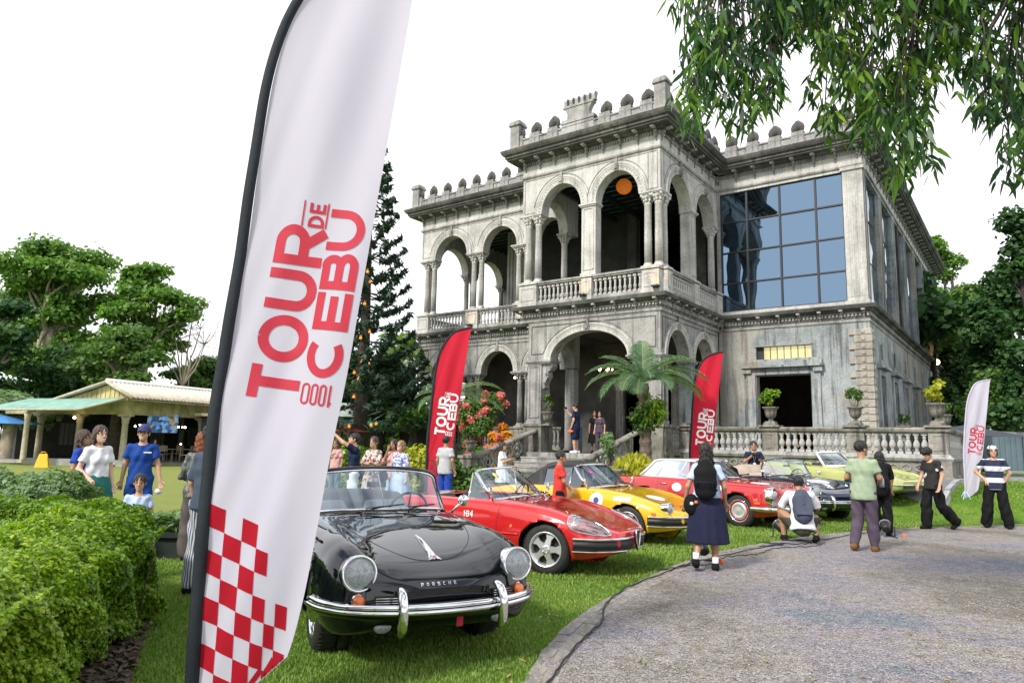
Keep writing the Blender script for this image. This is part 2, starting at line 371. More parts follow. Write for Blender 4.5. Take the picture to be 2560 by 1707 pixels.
leaf_mat('leaf_pink', [(.55,.13,.13), (.72,.24,.22), (.75,.32,.25)], .5, .3)
leaf_mat('leaf_orange', [(.5,.12,.01), (.65,.30,.02), (.35,.3,.03)], .5, .3)
leaf_mat('leaf_dry', [(.16,.12,.05), (.22,.17,.07), (.12,.14,.05)], .6, .2)
leaf_mat('leaf_grass', [(.06,.13,.02), (.13,.23,.032), (.22,.33,.05), (.38,.42,.15)], .5, .25)
# ---------------------------------------------------------------- setting frame of the mansion
YAW = 0.6328758; OX, OY = 5.1154, 24.0
CY, SY = math.cos(YAW), math.sin(YAW)
def loc2w(u, v): return (OX+u*CY+v*SY, OY-u*SY+v*CY)
def w2loc(x, y): return ((x-OX)*CY-(y-OY)*SY, (x-OX)*SY+(y-OY)*CY)
def HH(x, y):
    """height of the ground: flat lawn that rises to a low mound round the mansion"""
    u, v = w2loc(np.asarray(x, float), np.asarray(y, float))
    du = np.maximum(np.maximum(-17-u, u-26), 0); dv = np.maximum(np.maximum(-.2-v, v-38), 0)
    t = np.clip(1-np.hypot(du, dv)/4.4, 0, 1)
    q = np.clip((np.asarray(y, float)-15.9)/2.4, 0, 1)
    return .8*t*t*(3-2*t)*q*q*(3-2*q)
def hz(x, y): return float(HH(x, y))

def ground_mat():
    m = bpy.data.materials.new('lawn'); m.use_nodes = True; t = m.node_tree; b = t.nodes['Principled BSDF']; L = t.links.new
    tc = t.nodes.new('ShaderNodeTexCoord'); co = tc.outputs['Object']
    n1 = node(t, 'ShaderNodeTexNoise', Scale=.9, Detail=7, Roughness=.6); n2 = node(t, 'ShaderNodeTexNoise', Scale=38, Detail=6, Roughness=.8); L(co, n1.inputs['Vector']); L(co, n2.inputs['Vector'])
    r1 = ramp(t, [(.35, (.09,.18,.022)), (.5, (.13,.24,.03)), (.65, (.20,.28,.05))]); L(n1.outputs['Fac'], r1.inputs['Fac'])
    r2 = ramp(t, [(.3, (.22,.25,.18)), (.7, (.75,.75,.7))]); L(n2.outputs['Fac'], r2.inputs['Fac'])
    mx = node(t, 'ShaderNodeMixRGB', blend_type='OVERLAY'); mx.inputs['Fac'].default_value = .8; L(r1.outputs['Color'], mx.inputs['Color1']); L(r2.outputs['Color'], mx.inputs['Color2'])
    # the worn, straw coloured lawn in front of the pavilion
    sp = node(t, 'ShaderNodeSeparateXYZ'); L(co, sp.inputs[0])
    a = node(t, 'ShaderNodeMapRange'); a.inputs['From Min'].default_value = 9; a.inputs['From Max'].default_value = 13; L(sp.outputs['Y'], a.inputs['Value'])
    c = node(t, 'ShaderNodeMapRange'); c.inputs['From Min'].default_value = -1.5; c.inputs['From Max'].default_value = -5; L(sp.outputs['X'], c.inputs['Value'])
    mu = node(t, 'ShaderNodeMath', operation='MULTIPLY'); L(a.outputs['Result'], mu.inputs[0]); L(c.outputs['Result'], mu.inputs[1])
    mm = node(t, 'ShaderNodeMath', operation='MULTIPLY'); mm.inputs[1].default_value = .8; L(mu.outputs[0], mm.inputs[0])
    m2 = node(t, 'ShaderNodeMixRGB'); m2.inputs['Color2'].default_value = (.27,.29,.085,1); L(mm.outputs[0], m2.inputs['Fac']); L(mx.outputs['Color'], m2.inputs['Color1'])
    L(m2.outputs['Color'], b.inputs['Base Color']); b.inputs['Roughness'].default_value = .9; b.inputs['Specular IOR Level'].default_value = .15
    bp = node(t, 'ShaderNodeBump', Strength=.8, Distance=.05); L(n2.outputs['Fac'], bp.inputs['Height']); L(bp.outputs['Normal'], b.inputs['Normal']); MT['lawn'] = m
ground_mat()
def gravel_mat():
    m = bpy.data.materials.new('gravel'); m.use_nodes = True; t = m.node_tree; b = t.nodes['Principled BSDF']; L = t.links.new
    tc = t.nodes.new('ShaderNodeTexCoord'); co = tc.outputs['Object']
    v = node(t, 'ShaderNodeTexVoronoi', Scale=95); L(co, v.inputs['Vector']); n1 = node(t, 'ShaderNodeTexNoise', Scale=.45, Detail=7, Roughness=.65); L(co, n1.inputs['Vector'])
    r1 = ramp(t, [(.38, (.22,.20,.175)), (.47, (.33,.305,.275)), (.55, (.31,.28,.31)), (.63, (.20,.23,.265))]); L(n1.outputs['Fac'], r1.inputs['Fac'])
    s = node(t, 'ShaderNodeSeparateColor'); L(v.outputs['Color'], s.inputs[0]); r2 = ramp(t, [(0, (.15,.15,.15)), (.45, (.45,.45,.45)), (.9, (.62,.62,.62)), (1, (.9,.9,.9))]); L(s.outputs[0], r2.inputs['Fac'])
    mx = node(t, 'ShaderNodeMixRGB', blend_type='OVERLAY'); mx.inputs['Fac'].default_value = .9; L(r1.outputs['Color'], mx.inputs['Color1']); L(r2.outputs['Color'], mx.inputs['Color2'])
    n3 = node(t, 'ShaderNodeTexNoise', Scale=9, Detail=8, Roughness=.75); L(co, n3.inputs['Vector']); r3 = ramp(t, [(.35, (.26,.26,.26)), (.62, (.66,.66,.66))]); L(n3.outputs['Fac'], r3.inputs['Fac'])
    m2 = node(t, 'ShaderNodeMixRGB', blend_type='OVERLAY'); m2.inputs['Fac'].default_value = .7; L(mx.outputs['Color'], m2.inputs['Color1']); L(r3.outputs['Color'], m2.inputs['Color2'])
    L(m2.outputs['Color'], b.inputs['Base Color']); b.inputs['Roughness'].default_value = .95; b.inputs['Specular IOR Level'].default_value = .2
    bp = node(t, 'ShaderNodeBump', Strength=.9, Distance=.012); L(v.outputs['Distance'], bp.inputs['Height']); bp.invert = True; L(bp.outputs['Normal'], b.inputs['Normal']); MT['gravel'] = m
gravel_mat()

def terrain():
    xs = np.unique(np.concatenate([np.linspace(-400, -60, 12), np.linspace(-60, 60, 161), np.linspace(60, 400, 12)]))
    ys = np.unique(np.concatenate([np.linspace(-60, -10, 6), np.linspace(-10, 70, 108), np.linspace(70, 700, 16)]))
    X, Y = np.meshgrid(xs, ys); Z = HH(X, Y)
    V = np.stack([X, Y, Z], -1).reshape(-1, 3); a, b = X.shape; i = np.arange((a-1)*(b-1)); r, c = i//(b-1), i % (b-1); q = r*b+c
    tag(inst('lawn', np_mesh('lawn', V, np.stack([q, q+1, q+b+1, q+b], 1), MT['lawn'], True)), kind='structure')
terrain()

EDGE = [(-3.2,-14),(-1.2,-6),(-.25,0),(-.02,2.5),(.06,4.0),(.13,4.92),(.22,5.37),(.34,5.83),(.57,6.53),(.88,7.24),(1.62,8.68),(2.88,10.66),(4.77,12.61),(6.57,14.02),(8.52,15.09),(10.2,15.72),(11.52,16.22),(14.5,17.0),(20,17.6),(34,17.8),(60,17.9)]
EP = catmull([(a, b) for a, b in EDGE], 400)
def sheet(name, front, back, mat_, dz, n=None):
    """a ground sheet between two curves with the same number of points, laid on the terrain"""
    m = MB(); K = 14; G = []
    for k in range(K+1):
        f = (k/K)**1.6; row = []
        for a, b in zip(front, back): x = a[0]+(b[0]-a[0])*f; y = a[1]+(b[1]-a[1])*f; row.append((x, y, hz(x, y)+dz))
        G.append(row)
    m.grid(G, smooth=False, flip=False); return m.build(name, mat_)
far = [(p[0]+ (8+max(0, 60-abs(p[0]))*.4), -16+ (i/399)*6) for i, p in enumerate(EP)]
# the drive lies on the camera's side of the curved edge
def drive():
    m = MB(); pts = [(float(x), float(y)) for x, y in EP]; G = []
    for f in np.linspace(0, 1, 12)**1.5:
        row = []
        for x, y in pts:
            X2 = x+(60-x)*f*.999; Y2 = y+(-20-y)*f*.0
            row.append((X2, y, .006+hz(X2, y)))
        G.append(row)
    m.grid(G, smooth=False, flip=True)
    return m.build('gravel_drive', MT['gravel'])
tag(drive(), kind='structure')

# brick edging: one row of laid pavers along the edge of the drive
def edging():
    root = bpy.data.objects.new('brick_edging', None); COL.objects.link(root); tag(root, kind='structure')
    mb = MB(); L_, W_, H_ = .205, .105, .03
    mb.box((-L_/2, -W_/2, -.03), (L_/2, W_/2, H_*.75)); mes = []
    mats = [mat('brick_a', (.25,.235,.215), .9, .3, 12, bump=.6), mat('brick_b', (.225,.215,.20), .9, .3, 12, bump=.6), mat('brick_c', (.275,.25,.225), .9, .3, 12, bump=.6)]
    mes = [mb.mesh('brick', x) for x in mats]
    d = np.r_[0, np.cumsum(np.hypot(*np.diff(EP, axis=0).T))]; k = 0
    s = np.interp(3.0, EP[:, 1], d)
    while s < d[-1] and k < 150:
        x, y = np.interp(s, d, EP[:, 0]), np.interp(s, d, EP[:, 1]); x2, y2 = np.interp(s+.1, d, EP[:, 0]), np.interp(s+.1, d, EP[:, 1])
        a = math.atan2(y2-y, x2-x); nx, ny = math.sin(a), -math.cos(a)
        for row in (0, 1):
            o = .055+row*.115
            if row and y > 9.5: continue
            inst('brick', mes[RNG.integers(3)], root, (x+nx*o+RNG.normal(0, .003), y+ny*o, hz(x, y)+RNG.normal(-.012, .003)), (RNG.normal(0, .02), RNG.normal(0, .02), a+RNG.normal(0, .02)))
        s += .218; k += 1
edging()

def path_sheet():
    f = catmull([(9.4,18.6),(10.35,17.3),(11.2,18.2),(12.4,19.3),(15,20.8),(22,24),(34,28)], 40); b = catmull([(8.4,20.6),(9.4,20.6),(11,20.4),(12.9,20.4),(15.5,23.6),(22,30),(34,44)], 40)
    m = MB(); G = [[(a[0]+(c[0]-a[0])*t, a[1]+(c[1]-a[1])*t, hz(a[0]+(c[0]-a[0])*t, a[1]+(c[1]-a[1])*t)+.012) for a, c in zip(f, b)] for t in np.linspace(0, 1, 10)]
    m.grid(G, smooth=False); tag(m.build('asphalt_path', mat('asphalt', (.17,.18,.19), .9, .15, 6, bump=.3)), kind='structure')
    root = bpy.data.objects.new('path_kerb', None); COL.objects.link(root); tag(root, kind='structure')
    kb = MB(); kb.box((-.24, -.06, -.08), (.24, .06, .09)); me = kb.mesh('kerb_stone', mat('kerb', (.36,.37,.37), .9, .2, 4, bump=.3))
    f = catmull([(10.35,17.3),(11.2,18.2),(12.4,19.3),(15,20.8),(22,24)], 400); d = np.r_[0, np.cumsum(np.hypot(*np.diff(f, axis=0).T))]; s = 0
    while s < d[-1]-.3:
        x, y = np.interp(s, d, f[:, 0]), np.interp(s, d, f[:, 1]); x2, y2 = np.interp(s+.2, d, f[:, 0]), np.interp(s+.2, d, f[:, 1])
        inst('kerb_stone', me, root, (x, y, hz(x, y)), (0, -math.atan2(hz(x+(x2-x)*2, y+(y2-y)*2)-hz(x, y), .4), math.atan2(y2-y, x2-x))).rotation_mode = 'XYZ'; s += .5
path_sheet()

# ---------------------------------------------------------------- grass blades (uncountable)
def blades(name, pts, h, wdt, mat_):
    n = len(pts); a = RNG.uniform(0, 2*PI, n); lean = RNG.uniform(.1, .9, n)*h; hh = h*RNG.uniform(.5, 1.2, n)
    P = np.zeros((n, 3)); P[:, :2] = pts; P[:, 2] = HH(pts[:, 0], pts[:, 1])-.003
    dx, dy = np.cos(a), np.sin(a); w2 = wdt*RNG.uniform(.6, 1.3, n)
    A = P+np.stack([dy*w2, -dx*w2, 0*a], 1); B = P-np.stack([dy*w2, -dx*w2, 0*a], 1); T = P+np.stack([dx*lean, dy*lean, hh], 1)
    V = np.stack([A, B, T], 1).reshape(-1, 3); F = np.arange(3*n).reshape(-1, 3)
    return tag(inst(name, np_mesh(name, V, F, mat_)), 'short mown lawn grass round the parked cars', 'grass', kind='stuff')
def on_lawn(P):
    ex = np.interp(P[:, 1], EP[:, 1], EP[:, 0]); return P[:, 0] < ex-.02+RNG.normal(0, .03, len(P))
P1 = np.stack([RNG.uniform(-5.2, 2.2, 340000), 3.9+RNG.uniform(0, 1, 340000)**1.4*5.6], 1); P1 = P1[on_lawn(P1)]; P1 = P1[(np.sin(P1[:, 0]*3.1+2*np.sin(P1[:, 1]*1.7))+np.sin(P1[:, 1]*4.3+P1[:, 0]*1.9)+RNG.normal(0, .9, len(P1))) > -1.5]
P2 = np.stack([RNG.uniform(-7, 8, 260000), RNG.uniform(8.5, 17, 260000)], 1); P2 = P2[on_lawn(P2)]
P3 = np.stack([RNG.uniform(8, 16, 50000), RNG.uniform(14.6, 20, 50000)], 1); P3 = P3[on_lawn(P3)]
def off_path(P):   # keep the asphalt clear
    f = np.interp(P[:, 0], [9.4,10.35,11.2,12.4,15,22], [18.6,17.3,18.2,19.3,20.8,24]); return P[:, 1] < f-.15
P3 = P3[off_path(P3)]
blades('grass', P1, .030, .006, MT['leaf_grass']); blades('grass', P2, .045, .012, MT['leaf_grass']); blades('grass', P3, .045, .013, MT['leaf_grass'])

# loose stones and leaf litter on the drive
def pebbles():
    n = 26000; y = 4.4+RNG.uniform(0, 1, n)**1.7*9; ex = np.interp(y, EP[:, 1], EP[:, 0]); x = ex+.15+RNG.uniform(0, 1, n)*(y*.85+.4-ex).clip(.5)
    r = RNG.uniform(.003, .009, n)*RNG.choice([1, 1, 1, 1.6], n)
    O = np.array([(1,0,0),(0,1,0),(-1,0,0),(0,-1,0),(0,0,.8),(0,0,-.6)], float); V = O[None]*r[:, None, None]*RNG.uniform(.6, 1.3, (n, 6, 1))
    a = RNG.uniform(0, PI, n); c, s = np.cos(a)[:, None], np.sin(a)[:, None]; V = np.stack([V[..., 0]*c-V[..., 1]*s, V[..., 0]*s+V[..., 1]*c, V[..., 2]], -1)
    V += np.stack([x, y, np.full(n, .010)], 1)[:, None]
    f = np.array([(0,1,4),(1,2,4),(2,3,4),(3,0,4)]); F = (f[None]+np.arange(n)[:, None, None]*6).reshape(-1, 3)
    m = leaf_mat('pebble', [(.16,.16,.17), (.26,.25,.24), (.33,.31,.29), (.42,.40,.39)], .9, 0)
    tag(inst('gravel_stones', np_mesh('gravel_stones', V.reshape(-1, 3), F, m)), 'loose grey stones scattered over the gravel drive', 'gravel', kind='stuff')
pebbles()
def litter():
    n = 420; y = 4.8+RNG.uniform(0, 1, n)**1.5*9; ex = np.interp(y, EP[:, 1], EP[:, 0]); x = ex-.3+RNG.uniform(0, 1, n)**1.5*(y*.8+.3-ex).clip(1); a = RNG.uniform(0, 2*PI, n); L_ = RNG.uniform(.015, .045, n); c, s = np.cos(a)*L_, np.sin(a)*L_; z = HH(x, y)+.022
    V = np.stack([np.stack([x-c, y-s, z], 1), np.stack([x+s*.3, y-c*.3, z+.006], 1), np.stack([x+c, y+s, z+RNG.uniform(0, .012, n)], 1), np.stack([x-s*.3, y+c*.3, z+.002], 1)], 1).reshape(-1, 3)
    tag(inst('fallen_leaves', np_mesh('fallen_leaves', V, np.arange(4*n).reshape(-1, 4), leaf_mat('fallen', [(.10,.06,.03), (.25,.18,.07), (.35,.30,.12), (.12,.16,.04)], .8, .05))), 'small dry leaves fallen along the drive and its kerb', 'fallen leaves', kind='stuff')
litter()
# ---------------------------------------------------------------- the mansion (local frame u along the front, v into the depth)
MAN = thing('mansion', 'two storey grey stone mansion ruin with arches, balustrades and scalloped parapet', 'mansion', (OX, OY, 0), -YAW)
S = MT
V1, RR_, VL, LL, VF = 5.58, 5.55, 3.13, 14.45, 29.5
OUT = [(-LL, VF), (-LL, VL), (-5.93, VL), (-5.93, 0), (0, 0), (0, V1), (RR_, V1), (RR_, VF)]   # travelling so that outside is on the right? see sgn
OUTr = OUT           # left edge going toward viewer, then right: outside is on the right-hand side
def part(mb, name, m, label=None, kind=None):
    o = mb.build(name, m, MAN)
    if label: o['label'] = label
    if kind: o['kind'] = kind
    return o
class Wall:
    """vertical wall plane: s along it, n outward, z up"""
    def __init__(w, o, d, nrm): w.o, w.d, w.n = Vector((o[0], o[1], 0)), Vector((d[0], d[1], 0)), Vector((nrm[0], nrm[1], 0))
    def p(w, s, n, z): q = w.o+w.d*s+w.n*n; return (q.x, q.y, z)
    def M(w, s=0, n=0, z=0):       # local x = along, y = outward, z = up  (right-handed when d x n = up)
        m = Matrix((w.d, w.n, Vector((0, 0, 1)))).transposed().to_4x4(); m.translation = Vector(w.p(s, n, z)); return m
    def box(w, mb, s0, s1, n0, n1, z0, z1, mi=0):
        V = [w.p(s, n, z) for z in (z0, z1) for (s, n) in ((s0, n0), (s1, n0), (s1, n1), (s0, n1))]
        mb.add(V, [(3,2,1,0),(4,5,6,7),(0,1,5,4),(1,2,6,5),(2,3,7,6),(3,0,4,7)], mi)
W_F = Wall((0, 0), (1, 0), (0, -1))          # porch front, s = u (negative)
W_S = Wall((0, 0), (0, 1), (1, 0))           # porch right side, s = v
W_PL = Wall((-5.93, 0), (0, 1), (-1, 0))     # porch left side
W_L = Wall((0, VL), (1, 0), (0, -1))         # left wing front, s = u
W_M = Wall((0, V1), (1, 0), (0, -1))         # main front right of the porch
W_R = Wall((RR_, 0), (0, 1), (1, 0))         # right flank, s = v
W_E = Wall((-LL, 0), (0, 1), (-1, 0))        # left end wall

def arch_pts(c, rx, zs, rz, n=22):
    return [(c-rx*math.cos(PI*k/n), zs+rz*math.sin(PI*k/n)) for k in range(n+1)]
def arch_wall(mb, W, s0, s1, z0, z1, arches, th=.45, back=True):
    """wall pierced by arches (c, rx, zspring, rz, zbottom)"""
    def quad(a, b, c, d, n, flip):
        f = (0, 1, 2, 3) if not flip else (3, 2, 1, 0); mb.add([W.p(x, n, z) for x, z in (a, b, c, d)], [f])
    for n, fl in ((0, False), (-th, True))[:2 if back else 1]:
        x = s0
        for c, rx, zs, rz, zb in sorted(arches):
            quad((x, z0), (c-rx, z0), (c-rx, z1), (x, z1), n, fl)
            if zb > z0+1e-4: quad((c-rx, z0), (c+rx, z0), (c+rx, zb), (c-rx, zb), n, fl)
            P = arch_pts(c, rx, zs, rz)
            for (a, az), (b, bz) in zip(P, P[1:]): quad((a, az), (b, bz), (b, z1), (a, z1), n, fl)
            x = c+rx
        quad((x, z0), (s1, z0), (s1, z1), (x, z1), n, fl)
    for c, rx, zs, rz, zb in arches:      # reveals and intrados
        P = [(c-rx, zb)]+arch_pts(c, rx, zs, rz)+[(c+rx, zb)]
        for (a, az), (b, bz) in zip(P, P[1:]): mb.add([W.p(a, 0, az), W.p(a, -th, az), W.p(b, -th, bz), W.p(b, 0, bz)], [(0, 1, 2, 3)])
        if zb > z0+1e-4: mb.add([W.p(c-rx, 0, zb), W.p(c+rx, 0, zb), W.p(c+rx, -th, zb), W.p(c-rx, -th, zb)], [(0, 1, 2, 3)])
    mb.add([W.p(s0, 0, z0), W.p(s0, -th, z0), W.p(s0, -th, z1), W.p(s0, 0, z1)], [(0, 1, 2, 3)])
    mb.add([W.p(s1, 0, z0), W.p(s1, -th, z0), W.p(s1, -th, z1), W.p(s1, 0, z1)], [(3, 2, 1, 0)])
def ring(W, c, rx, zs, rz, t=.27, pr=.05):
    """archivolt: moulded band with a row of beads round an arch, plus the keystone"""
    mb = MB(); n = 30; prof = [(0, .0), (0, pr*.7), (.05, pr), (.08, pr*.55), (.15, pr*.55), (.18, pr), (t-.05, pr), (t, pr*1.5), (t+.035, pr*1.2), (t+.035, 0)]
    G = []
    for k in range(n+1):
        a = PI*k/n; G.append([W.p(c-(rx+o)*math.cos(a), h, zs+(rz+o)*math.sin(a)) for o, h in prof])
    mb.grid(G, smooth=False)
    m = max(16, int(PI*rx/.105))
    for k in range(m):
        a = PI*(k+.5)/m; o = .115; mb.ball(W.p(c-(rx+o)*math.cos(a), pr*.75, zs+(rz+o)*math.sin(a)), .026, 6)
    part(mb, 'archivolt', S['stone_pale'])
    # thin raised line following the arch further out
    m2 = MB(); m2.tube([W.p(c-(rx+t+.13)*math.cos(PI*k/n), .012, zs+(rz+t+.13)*math.sin(PI*k/n)) for k in range(2, n-1)], .016, 5); part(m2, 'arch_line', S['stone_mid'])
    k2 = MB(); W.box(k2, c-.09, c+.09, 0, .10, zs+rz-.02, zs+rz+t+.02); W.box(k2, c-.065, c+.065, .0, .14, zs+rz+.06, zs+rz+t-.03); W.box(k2, c-.05, c+.05, 0, .07, zs+rz+t+.02, zs+rz+t+.22)
    part(k2, 'keystone', S['stone_mid'])

def panel(mb, W, s0, s1, z0, z1, t=.03, pr=.018):
    for a, b, c, d in ((s0, s1, z0, z0+t), (s0, s1, z1-t, z1), (s0, s0+t, z0+t, z1-t), (s1-t, s1, z0+t, z1-t)): W.box(mb, a, b, .0, pr, c, d)

# round column with base and leafy capital, one shared mesh per height
def column_mesh(h, r, name='column'):
    mb = MB(); b = .16
    mb.box((-r*1.45, -r*1.45, 0), (r*1.45, r*1.45, .06)); mb.lathe([(r*1.38, .06), (r*1.42, .09), (r*1.25, .115), (r*1.12, .135), (r*1.2, .155), (r*1.02, .18)], n=14)
    mb.lathe([(r, .18), (r*1.0, h*.4), (r*.93, h-.42), (r*1.06, h-.40), (r*1.06, h-.37), (r*.9, h-.35), (r*.9, h-.31)], n=14)
    mb.lathe([(r*.92, h-.31), (r*1.15, h-.22), (r*1.25, h-.12), (r*1.35, h-.06)], n=14)
    for k in range(8):
        a = 2*PI*k/8
        for zz, rr_, s_ in ((h-.27, 1.12, .045), (h-.15, 1.38, .055)):
            mb.ball((r*rr_*math.cos(a+zz), r*rr_*math.sin(a+zz), zz), (s_, s_, s_*1.3), 6)
    for k in range(4):
        a = PI/4+PI/2*k; mb.ball((r*1.75*math.cos(a), r*1.75*math.sin(a), h-.09), (.06, .06, .07), 7)
    mb.box((-r*1.55, -r*1.55, h-.05), (r*1.55, r*1.55, h)); return mb.mesh(name, S['stone_pale'])
COLM = column_mesh(2.72, .135); COLM_D = column_mesh(2.42, .13, 'column_low'); COLM_D.materials[0] = S['stone_mid']
def columns(W, ss, z, me, n=-.2):
    for s in ss: inst('column', me, MAN, W.p(s, n, z))
def impost(W, s0, s1, z, n0=-.42, n1=.06, h=.11, m='stone_pale'):
    mb = MB(); W.box(mb, s0, s1, n0, n1, z, z+h*.45); W.box(mb, s0-.04, s1+.04, n0-.02, n1+.04, z+h*.45, z+h); part(mb, 'impost', S[m])
def pier(W, s0, s1, z0, z1, depth=.42, m='stone_pale', name='pier'):
    mb = MB(); W.box(mb, s0, s1, -depth, 0.0, z0, z1)
    for a, b in ((s0+.07, s0+.11), (s1-.11, s1-.07)): W.box(mb, a, b, 0, .03, z0+.25, z1-.15)
    W.box(mb, s0+.07, s1-.07, 0, .03, z1-.15, z1-.11); W.box(mb, s0+.07, s1-.07, 0, .03, z0+.25, z0+.29)
    W.box(mb, s0-.03, s1+.03, -depth, .04, z0, z0+.14)
    W.box(mb, s0+.02, s1-.02, -.0, .022, z1-.08, z1-.03); part(mb, name, S[m])

# ---- upper storey walls
ZU0, ZU1 = 6.8, 12.15; SP = 10.55
up = MB()
arch_wall(up, W_F, -5.93, 0, SP, 12.6, [(-1.71, .88, SP, 1.03, SP), (-4.11, .89, SP, 1.03, SP)])
arch_wall(up, W_S, .45, V1, SP, 12.6, [(1.72, 1.0, SP, 1.04, SP), (4.24, .97, SP, 1.04, SP)])
arch_wall(up, W_PL, .45, VL, SP, 12.6, [(1.75, .95, SP, 1.03, SP)])
part(up, 'porch_upper_wall', S['stone_pale'])
for c, r in ((-1.71, .88), (-4.11, .89)): ring(W_F, c, r, SP, 1.03)
for c, r in ((1.72, 1.0), (4.24, .97)): ring(W_S, c, r, SP, 1.04)
lw = MB()
LWA = [(-12.46, 1.02, SP, 1.05, SP), (-9.45, .98, SP, 1.05, SP), (-6.7, .75, SP, 1.0, SP)]
arch_wall(lw, W_L, -LL, -5.5, SP, 12.6, LWA)
arch_wall(lw, W_E, VL+.45, VF, SP, 12.6, [(5.2, 1.1, SP, 1.08, SP), (8.3, 1.1, SP, 1.08, SP)])
lw.box((-LL, 9.9, 1.2), (-LL+.45, VF, SP))
part(lw, 'wing_upper_wall', S['stone_pale'])
for c, r, *_ in LWA[:2]: ring(W_L, c, r, SP, 1.05)
pm = MB()
for W, rng in ((W_F, [(-5.86, -4.98, 1), (-.75, -.08, 1)]), (W_S, [(.08, .6, 1)]), (W_L, [(-14.38, -13.6, 1)])):
    for a, b, _ in rng: pass
W_F.box(pm, -5.85, -.08, 0, .018, 12.0, 12.03); W_F.box(pm, -5.85, -5.82, 0, .018, 10.62, 12.0); W_F.box(pm, -.11, -.08, 0, .018, 10.62, 12.0); W_F.box(pm, -5.82, -5.35, 0, .018, 10.62, 10.65); W_F.box(pm, -.5, -.11, 0, .018, 10.62, 10.65)
W_F.box(pm, -.47, -.44, 0, .018, 10.65, 12.0)
W_S.box(pm, .1, 5.4, 0, .018, 12.0, 12.03); W_S.box(pm, .1, .13, 0, .018, 10.62, 12.0); W_S.box(pm, .3, .33, 0, .018, 10.62, 12.0)
W_L.box(pm, -14.35, -6.0, 0, .018, 12.0, 12.03); W_L.box(pm, -14.35, -14.32, 0, .018, 10.7, 12.0); W_L.box(pm, -14.32, -13.85, 0, .018, 10.7, 10.73)
part(pm, 'wall_moulding', S['stone_mid'])
# columns / piers of the upper storey
columns(W_F, (-.54, -.13, -5.70, -5.24), 7.78, COLM, -.14); inst('column', COLM, MAN, (-.13, .56, 7.78)); inst('column', COLM, MAN, (-.16, 5.28, 7.78))
inst('column', COLM, MAN, (-5.78, .56, 7.78)); inst('column', COLM, MAN, (-5.78, 2.92, 7.78)); impost(W_PL, 2.68, 3.1, 10.44)
for s0, s1 in ((-.74, .06), (-5.99, -5.02)): impost(W_F, s0, s1, 10.44)
W = W_S; impost(W, .40, .72, 10.44); impost(W, 2.72, 3.27, 10.44); impost(W, 5.1, 5.5, 10.44)
pier(W_F, -3.2, -2.60, 7.75, 10.5); impost(W_F, -3.24, -2.56, 10.44)
pier(W_S, 2.74, 3.25, 7.75, 10.5)
for a in (-14.15, -13.69, -11.12, -10.66, -8.47, -8.02): inst('column', COLM, MAN, (a, VL+.2, 7.78))
for s0, s1 in ((-14.43, -13.46), (-11.4, -10.42), (-8.72, -7.5)): impost(W_L, s0, s1, 10.44)
for v in (3.75, 6.5, 7.0, 9.6): inst('column', COLM, MAN, (-LL+.2, v, 7.78))
for s0, s1 in ((3.6, 4.05), (6.32, 7.18), (9.42, 9.85)): impost(W_E, s0, s1, 10.44)

# ---- entablature: string, dentils, brackets, cornice along the whole outline
ent = MB(); ent.sweep([(-.3, 12.1), (.05, 12.1), (.07, 12.15), (.05, 12.2), (-.3, 12.2)], OUTr); part(ent, 'string_course', S['stone_mid'])
fr = MB(); fr.sweep([(-.42, 12.6), (0, 12.6), (0, 12.78), (-.42, 12.78)], OUTr); fr.sweep([(-.3, 12.2), (.015, 12.2), (.015, 12.61), (-.3, 12.61)], OUTr); part(fr, 'frieze', S['stone_pale'])
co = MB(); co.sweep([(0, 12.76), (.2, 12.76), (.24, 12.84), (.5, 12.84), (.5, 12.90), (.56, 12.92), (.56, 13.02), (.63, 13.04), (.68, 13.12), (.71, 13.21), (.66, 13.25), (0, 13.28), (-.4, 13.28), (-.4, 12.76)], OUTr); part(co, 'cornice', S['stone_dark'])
def run_len(a, b): return math.hypot(b[0]-a[0], b[1]-a[1])
SEG = [Wall((-LL, VF), (0, -1), (-1, 0)), None]
RUNS = [(W_L, -LL, -5.93), (W_F, -5.93, 0), (W_S, 0, V1), (W_M, 0, RR_), (W_R, V1, VF)]
def dentils(z0, z1, pr, step, wd, name='dentil_band', m='stone_mid'):
    mb = MB()
    for W, a, b in RUNS:
        n = int((b-a)/step)
        for k in range(n+1):
            s = a+.03+k*step
            if s+wd < b+.05: W.box(mb, s, s+wd, 0, pr, z0, z1)
        W.box(mb, a, b, 0, pr*.7, z1+.001, z1+.05)
    return part(mb, name, S[m], kind='stuff')
dentils(12.60, 12.72, .07, .105, .055)
# scrolled brackets under the cornice
bk = MB(); bk.box((-.045, -.16, -.10), (.045, 0, .02)); bk.box((-.04, -.10, -.20), (.04, 0, -.10)); bk.ball((0, -.09, -.20), (.045, .06, .05), 8); bk.box((-.03, -.05, -.34), (.03, 0, -.2)); bk.ball((0, -.035, -.34), (.035, .035, .04), 6); bk.box((-.07, -.42, .0), (.07, 0, .07))
BK = bk.mesh('bracket', S['stone_mid'])
def rotz(W): return math.atan2(W.d.y, W.d.x) if W.n.dot(Vector((W.d.y, -W.d.x, 0))) > 0 else math.atan2(W.d.y, W.d.x)
def along(W, name, me, ss, n, z, sc=(1,1,1)):
    # mesh is modelled facing -y with x along the wall
    for s in ss:
        o = inst(name, me, MAN, W.p(s, n, z)); rz = math.atan2(W.n.x, -W.n.y); o.rotation_euler = (0, 0, rz); o.scale = sc
for W, a, b in RUNS:
    n = max(1, round((b-a)/.76)); along(W, 'bracket', BK, [a+.12+(b-a-.24)*k/n for k in range(n+1)], .0, 12.76)
